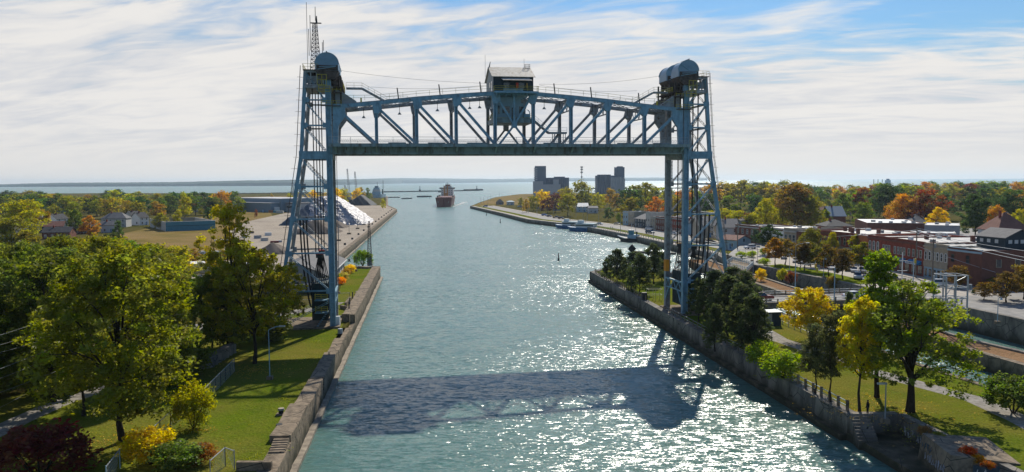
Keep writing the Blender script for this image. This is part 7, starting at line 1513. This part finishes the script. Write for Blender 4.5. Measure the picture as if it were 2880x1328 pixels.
for t, lab in ((-.7, 'near concrete and steel parapet railing of the bridge road'), (10.7, 'far concrete and steel parapet railing of the bridge road')):
    a, b_ = BP(76, t, RZ), BP(124, t, RZ); rt = railing('bridge_railing', lab, [a, b_], 1.15, 2.6, (.62, 1.08), .12, 'galv', 'concrete', .06)
    q = b_ - a; MB().beam((0, 0, -.25), (q.x, q.y, -.25), .35, 1.3).build('parapet_beam', 'concrete', rt)
railing('quay_railing', 'blue railings round the quay viewing deck', [P(2040, 745, 4.6), P(2100, 762, 4.6), P(2118, 746, 4.6), P(2060, 732, 4.6), P(2040, 745, 4.6)], 1.1, 1.5, (.3, .6, .9, 1.1), .05, 'siding_blue')
struct(MB().prism([P(*q_, 4.5).xy for q_ in ((2036, 747), (2102, 765), (2122, 746), (2060, 729))], -1, 4.55).build('viewing_deck_ground', 'concrete'))
railing('street_railing', 'dark railing between the street and the quay shrubs', [P(2080, 712, TZ), P(2150, 716, TZ)], 1.2, 2, (.6, 1.15), .05, 'grey')
for i in range(3): a = Vector(rq[1 + i]); b_ = Vector(rq[2 + i]); railing('quay_fence', f"{['first', 'second', 'third'][i]} length of low post fence along the town quay from the tower", [(a.x + 1.2, a.y, 2.85), (b_.x + 1.2, b_.y, 2.85)], 1.3, 3.6, (1.2,), .12, 'steel_worn')
def chain(lab, pts, h=1.9, sp=2.8, pm='dark'):
    a0 = Vector(pts[0]); rt = thing('chain_link_fence', lab, 'fence', a0); pts = [Vector(p) - a0 for p in pts]; tr_ = MB(); ms = MB()
    for a, b_ in zip(pts, pts[1:]):
        tr_.beam(a + Vector((0, 0, h)), b_ + Vector((0, 0, h)), .07); L_ = (b_ - a).length; n = max(1, int(L_ / sp))
        for i in range(n + 1): p = a.lerp(b_, i / n); MB().tube([p, p + Vector((0, 0, h + .12))], .05, 6).build('post', pm, rt)
        m_ = int(L_ / .35)
        for i in range(m_):
            p, q = a.lerp(b_, i / m_), a.lerp(b_, min(1, (i + 5) / m_)); ms.beam(p, q + Vector((0, 0, h)), .012); ms.beam(q, p + Vector((0, 0, h)), .012)
    tr_.build('top_rail', 'galv', rt); ms.build('wire_mesh', 'galv', rt); return rt
chain('galvanised chain-link fence running from the egg-shaped bush down the lawn', [P(528, 1168, LZ), P(480, 1205, LZ), P(420, 1262, LZ)])
chain('chain-link fence between the bush and the retaining blocks', [P(575, 1135, LZ), P(660, 1045, LZ)])
chain('short chain-link fence end in front of the huge lawn tree', [P(338, 1318, LZ), P(300, 1370, LZ)], pm='siding_blue'); chain('chain-link gate fence by the quay end of the lawn', [P(592, 1352, LZ), P(634, 1312, LZ), P(660, 1322, LZ)], pm='grey'); chain('tall chain-link fence across the pier lawn', [P(940, 852, LZ), P(984, 850, LZ)], 2.2, 2)
chain('chain-link fence behind the west tower footing', [P(845, 872, LZ), P(905, 868, LZ)], 2.2, 3)
# low walls, blocks, bollards, cabinets
for i in range(7):
    p = P(lerp(582, 646, i / 6), lerp(1034, 995, i / 6), LZ); o = MB().box(-.9, .9, -.6, .6, 0, 1.5).build('retaining_block', 'concrete_wall'); o.location = p; o.rotation_euler.z = .9 + i * .05; tag(o, f'{ordn(i)} rough concrete block of the row behind the lawn fence, from its near end', 'concrete block', 'retaining blocks behind the lawn')
for i, (x, y, lab) in enumerate(((791, 1166, 'iron mooring bollard on the near lawn with a long shadow'), (1028, 790, 'pale mooring bollard on the pier lawn, middle one'), (1004, 828, 'pale mooring bollard on the pier lawn nearest the tower'), (1048, 754, 'pale mooring bollard at the far pier corner'), (786, 1212, 'small iron bollard against the quay coping'), (982, 735, 'dark bollard behind the canal house corner'))):
    rt = thing('mooring_bollard', lab, 'bollard', P(x, y, LZ)); MB().tube([(0, 0, -.1), (0, 0, .55)], .28, 10).build('post', 'dark' if i in (0, 4, 5) else 'stone', rt); MB().tube([(0, 0, .55), (0, 0, .62), (0, 0, .78)], .42, 10, .36).build('head', 'stone' if i < 4 else 'dark', rt); MB().box(-.55, .55, -.55, .55, -.05, .14).build('base', 'concrete', rt)
rg = random.Random(21)
for i in range(16):
    u = (i + .5) / 16; x, y = lerp(-63.5, -119.5, u), lerp(270, 815, u); rt = thing('dock_bollard', f'{ordn(i)} dark mooring bollard along the coal dock edge from the west tower', 'bollard', (x - 2.5, y, LZ), 0, 'bollards along the coal dock'); MB().tube([(0, 0, 0), (0, 0, .9)], .55, 8, .5).build('post', 'dark', rt)
o = MB().box(-.45, .45, -.35, .35, 0, 2.0).build('equipment_cabinet', 'white'); o.location = P(950, 918, LZ); tag(o, 'tall white cabinet at the foot of the west tower leg', 'cabinet')
o = MB().tube([(0, 0, 0), (0, 0, .9)], .5, 10, .45).build('bollard_winch', 'galv'); o.location = P(957, 938, LZ); tag(o, 'squat grey winch drum beside the white cabinet', 'winch')
for i, (a, b_, h) in enumerate((((962, 905), (984, 905), 1.7), ((958, 868), (978, 872), .9), ((972, 862), (986, 845), 1.0))):
    p, q = P(*a, LZ), P(*b_, LZ); o = MB().beam(Vector((0, 0, h / 2 - .1)), q - p + Vector((0, 0, h / 2 - .1)), .5, h).build('low_wall', 'concrete'); o.location = p; tag(o, ['thick low concrete wall beside the stepped quay recess', 'thin concrete kerb wall across the pier lawn', 'pale leaning slab wall beside the fence posts'][i], 'low wall')
for i, (x, y) in enumerate(((982, 880), (984, 868), (992, 850))):
    o = MB().tube([(0, 0, 0), (0, 0, 2.4)], .14, 6).build('mooring_post', 'dark'); o.location = P(x, y, LZ); tag(o, f"{['first', 'second', 'third'][i]} dark steel post beside the stepped quay recess, from the tower", 'post', 'posts beside the quay recess')
stp = thing('quay_stairs', 'concrete steps down the stepped quay recess under the west tower', 'stairs', (Lw(162.5) - 2.6, 162.3, 0), R(6))
for k in range(7): MB().box(-.9, 1.3, -.42 * (k + 1), -.42 * k - .005, 0, 3.7 - k * .26).build('step', 'concrete_wall', stp)
stp = thing('quay_stairs', 'dark steps down from the island railing to the low landing', 'stairs', (Rw(93) + 1.3, 93, 0), R(-6))
for k in range(8): MB().box(-1.0, 1.2, -.45 * (k + 1), -.45 * k - .005, 0, 3.0 - k * .27).build('step', 'concrete_wall', stp)
tag(MB().box(0, 3.4, 0, .5, 0, .9).build('low_wall', 'concrete'), 'low concrete wall across the near end of the lawn', 'low wall').location = P(664, 1326, LZ)
stp = thing('quay_stairs', 'small flight of steps notched into the near end of the quay', 'stairs', (Lw(84) - 1.0, 83.6, 0), R(6))
for k in range(6): MB().box(-.7, .9, -.5 * (k + 1), -.5 * k - .005, 3.1, 3.7 - k * .09).build('step', 'concrete', stp)
# graffiti covered bunker
bk = thing('concrete_bunker', 'sloping concrete bunker covered in graffiti beside the low landing', 'bunker', (Rw(83) + 2.0, 76.5, .95), R(-6))
mb = MB(); mb.add([(0, 0, 0), (7, 0, 0), (7, 7.5, 0), (0, 7.5, 0), (.3, .3, 2.9), (6.8, .3, 2.2), (6.8, 7.2, 2.6), (.3, 7.2, 2.9)], [(0, 3, 2, 1), (4, 5, 6, 7), (0, 1, 5, 4), (1, 2, 6, 5), (2, 3, 7, 6), (3, 0, 4, 7)]); mb.build('block', 'concrete', bk)
MB().box(2.3, 6.2, .02, .12, .5, 2.0).build('dark_panel', 'graffiti_dark', bk)  # flat dark panel set on the front face, nothing hollowed out
rg = random.Random(8)
def scribble(parent, o, ux, uz, n, m, sc_=1.0):
    mb = MB(); x, z = 0, 0
    for k in range(n):
        pts = []; cx = k * .62 * sc_
        for q in range(6): pts.append(Vector(o) + Vector(ux) * (cx + rg.uniform(0, .5) * sc_) + Vector(uz) * (rg.uniform(0, .95) * sc_))
        mb.tube(pts, .045 * sc_, 4)
    return mb.build('graffiti', m, parent)
scribble(bk, (2.6, -.02, .6), (1, 0, 0), (0, .05, 1), 4, 'white', 1.1); scribble(bk, (-.02, 1.0, .6), (0, 1, 0), (.12, 0, 1), 8, 'graffiti', 1.0); scribble(bk, (-.02, 4.2, 1.4), (0, 1, 0), (.12, 0, 1), 4, 'graffiti_dark', 1.0)
gw = thing('graffiti_wall', 'painted tags on the recessed wall behind the low landing', 'graffiti', (Rw(88) + 5.7, 84, 1.0), R(6)); scribble(gw, (0, 0, .3), (0, 1, 0), (0, 0, 1), 9, 'graffiti', 1.2); scribble(gw, (0, 1, .6), (0, 1, 0), (0, 0, 1), 6, 'graffiti_dark', 1.0)
# tower-side utility shed, crates and gate posts on the island
us = thing('utility_cabin', 'grey open-fronted utility cabin behind the cedar clump', 'cabin', P(2150, 918, LZ), R(8)); MB().box(0, 3.4, 0, 2.6, 0, 2.6).build('body', 'siding_dark', us); MB().box(-.2, 3.6, -.3, 2.8, 2.61, 2.75).build('roof', 'galv', us); MB().box(-1.6, -.2, 0, 2.2, 0, 3.6).build('side_panel', 'siding', us); MB().box(.2, 1.5, -.05, -.01, .2, 2.4).build('door', 'siding_grey', us)
railing('path_railing', 'pale railing along the channel behind the utility cabin', [P(2185, 905, LZ), P(2270, 940, LZ), P(2300, 962, LZ)], 1.2, 2.4, (.55, 1.1), .06, 'galv')
yc = thing('fence_cage', 'pale yellow tubular cage on the island lawn beside the east tower', 'steel cage', P(1825, 846, LZ), R(6)); mb = MB()
for x in (0, 1.6, 3.2):
    for y in (0, 2): mb.beam((x, y, 0), (x, y, 2.6), .09)
for z in (1.3, 2.6): mb.beam((0, 0, z), (3.2, 0, z), .08); mb.beam((0, 2, z), (3.2, 2, z), .08); mb.beam((0, 0, z), (0, 2, z), .08); mb.beam((3.2, 0, z), (3.2, 2, z), .08)
mb.build('frame', 'pale_yellow', yc); MB().box(-1.6, -.4, 0, .9, 0, 1.9).build('control_box', 'dark', yc)
cb = thing('signal_board', 'dark diamond-shaped board on a post among the island cedars', 'sign', P(1777, 812, LZ)); MB().tube([(0, 0, 0), (0, 0, 10.2)], .09, 6).build('post', 'dark', cb); MB().add([(0, -.05, 9.2), (1.1, -.05, 10.4), (0, -.05, 11.6), (-1.1, -.05, 10.4), (0, .05, 9.2), (1.1, .05, 10.4), (0, .05, 11.6), (-1.1, .05, 10.4)], [(0, 1, 2, 3), (7, 6, 5, 4), (0, 4, 5, 1), (1, 5, 6, 2), (2, 6, 7, 3), (3, 7, 4, 0)]).build('board', 'dark', cb)
# pier lattice light mast
pm = thing('lattice_mast', 'slim lattice light mast at the end of the pier', 'light mast', P(1040, 748, LZ)); mb = MB(); h = 15.0; q = [(-.75, -.75), (.75, -.75), (.75, .75), (-.75, .75)]
for k in range(18):
    z0, z1 = h * k / 18, h * (k + 1) / 18; a, b_ = 1 - .72 * k / 18, 1 - .72 * (k + 1) / 18
    for i in range(4): u, v = q[i], q[(i + 1) % 4]; mb.beam((u[0] * a, u[1] * a, z0), (u[0] * b_, u[1] * b_, z1), .1); mb.beam((u[0] * a, u[1] * a, z0), (v[0] * b_, v[1] * b_, z1), .07); mb.beam((u[0] * b_, u[1] * b_, z1), (v[0] * b_, v[1] * b_, z1), .07)
mb.build('frame', 'dark', pm); MB().box(-.6, .6, -.6, .6, 0, 3.6).build('lower_panel', 'siding_grey', pm)
lf = thing('floodlight_tower', 'tapering grey lattice floodlight tower in the west wood', 'floodlight tower', P(553, 598, LZ)); mb = MB()
for k in range(12):
    z0, z1 = 14 * k / 12, 14 * (k + 1) / 12; a, b_ = 1.6 + k * .18, 1.6 + (k + 1) * .18
    for s in (-1, 1): mb.beam((s * a, 0, z0), (s * b_, 0, z1), .5); mb.beam((s * a, 0, z0), (-s * b_, 0, z1), .3)
    mb.beam((-b_, 0, z1), (b_, 0, z1), .5)
mb.build('frame', 'steel_worn', lf)

# ================================================================ PEOPLE
def person(x, y, z, label, top, legs, facing=0.0, s=1.0, extra=None, p=None):
    rt = thing('person', label, 'person', P(x, y, z) if p is None else p, facing)
    J = {'pel': (0, 0, .95), 'wa': (0, 0, 1.08), 'ch': (0, 0, 1.33), 'nk': (0, 0, 1.50), 'hd': (0, .02, 1.60), 'ht': (0, .02, 1.72)}
    vs = [Vector(v) for v in (J['pel'], J['wa'], J['ch'], J['nk'], J['hd'], J['ht'])]; rad = [.15, .135, .17, .06, .095, .075]; ed = [(0, 1), (1, 2), (2, 3), (3, 4), (4, 5)]
    for sx in (-1, 1):
        o = len(vs); vs += [Vector((sx * .19, 0, 1.42)), Vector((sx * .24, -.02, 1.14)), Vector((sx * .22, .10, .90)), Vector((sx * .21, .14, .83))]; rad += [.065, .05, .038, .035]; ed += [(2, o), (o, o + 1), (o + 1, o + 2), (o + 2, o + 3)]
        o = len(vs); vs += [Vector((sx * .10, 0, .88)), Vector((sx * .11, .02, .48)), Vector((sx * .12, -.02, .08)), Vector((sx * .12, .13, .04))]; rad += [.095, .065, .045, .04]; ed += [(0, o), (o, o + 1), (o + 1, o + 2), (o + 2, o + 3)]
    me = bpy.data.meshes.new('body'); me.from_pydata([tuple(v) for v in vs], ed, []); me.materials.append(M[legs]); ob = bpy.data.objects.new('body', me); C.objects.link(ob); ob.parent = rt
    md = ob.modifiers.new('Skin', 'SKIN'); 
    if not me.skin_vertices: 
        bpy.context.view_layer.objects.active = ob
    for i, sv in enumerate(me.skin_vertices[0].data): sv.radius = (rad[i], rad[i]); sv.use_root = (i == 0)
    ob.modifiers.new('Sub', 'SUBSURF').levels = 1; ob.modifiers['Sub'].render_levels = 1
    jk = MB(); jk.tube([(0, 0, .92), (0, 0, 1.1), (0, 0, 1.36), (0, 0, 1.47)], .19, 10, .14)
    for sx in (-1, 1): jk.tube([(sx * .15, 0, 1.43), (sx * .235, -.02, 1.14), (sx * .22, .09, .93)], .075, 7, .055)
    jk.build('jacket', top, rt); MB().ball((0, .02, 1.63), .09, .10, .115, 10, 7).build('face', 'skin', rt); MB().ball((0, -.01, 1.67), .10, .105, .10, 10, 7).build('hair', 'cloth_dark', rt); rt.scale = (s,) * 3
    return rt
try:
    person(2440, 1168, LZ, 'person in black clothes standing at the island railing beside the yellow tree', 'cloth_dark', 'cloth_dark', 0.6, 1.05)
    person(1700, 786, LZ, 'person in a yellow-green high visibility vest near the island tip railing', 'cloth_hivis', 'cloth_dark', 2.5, 1.05)
    person(2553, 805, TZ, 'person walking on the plaza beside the tan pickup', 'siding_grey', 'cloth_dark', 1.5); person(2496, 786, TZ, 'person in red beside the tan pickup truck', 'hull_red', 'cloth_dark', 0)
    person(1718, 645, 2.8, 'first of two people walking the quay fence by the tour boats', 'cloth_dark', 'cloth_dark', 1.5); person(1723, 646, 2.8, 'second of two people walking the quay fence by the tour boats', 'shed_blue', 'cloth_dark', 1.5)
except Exception as e: print('PERSON', e)
# ================================================================ FALLEN LEAVES
def litter(name, spots, z, seed, cols):
    rg_ = np.random.default_rng(seed); cen = []
    for (x, y, r, n) in spots:
        c = P(x, y, z)
        for k in range(n):
            a = rg_.uniform(0, 6.283); q = r * rg_.normal() * .5; cen.append((c.x + q * math.cos(a), c.y + q * math.sin(a), z + .03))
    me = leaf_mesh(name, cen, [.35] * len(cen), 4, .07, seed, .03); o = bpy.data.objects.new(name, me); C.objects.link(o); o.color = (*cols, 1); o['kind'] = 'stuff'
litter('fallen_leaves', [(343, 1243, 11, 420), (717, 1040, 10, 300), (2551, 1158, 9, 240), (2417, 1160, 6, 220), (2276, 962, 6, 120), (560, 1210, 5, 80), (2466, 1118, 6, 90)], LZ + .01, 5, (.22, .15, .045))
litter('weeds', [(870, 1010, 2.5, 60), (890, 960, 2.5, 60), (700, 1290, 5, 120), (2200, 1040, 5, 120), (2620, 1230, 6, 200), (800, 1120, 3, 50)], LZ + .05, 6, (.12, .13, .02))
# ================================================================ AIR
hz_m = bpy.data.materials.new('pale_haze'); hz_m.use_nodes = True; nn = hz_m.node_tree.nodes; nn.clear(); vo = nn.new('ShaderNodeOutputMaterial'); pv = nn.new('ShaderNodeVolumePrincipled')
pv.inputs['Density'].default_value = HAZE; pv.inputs['Color'].default_value = (0.66, 0.84, 1.0, 1); pv.inputs['Anisotropy'].default_value = 0.45
hz_m.node_tree.links.new(pv.outputs[0], vo.inputs['Volume'])
hb = MB().box(-15500, 15500, -400, 15500, -4, 105).build('haze', hz_m); hb['kind'] = 'stuff'
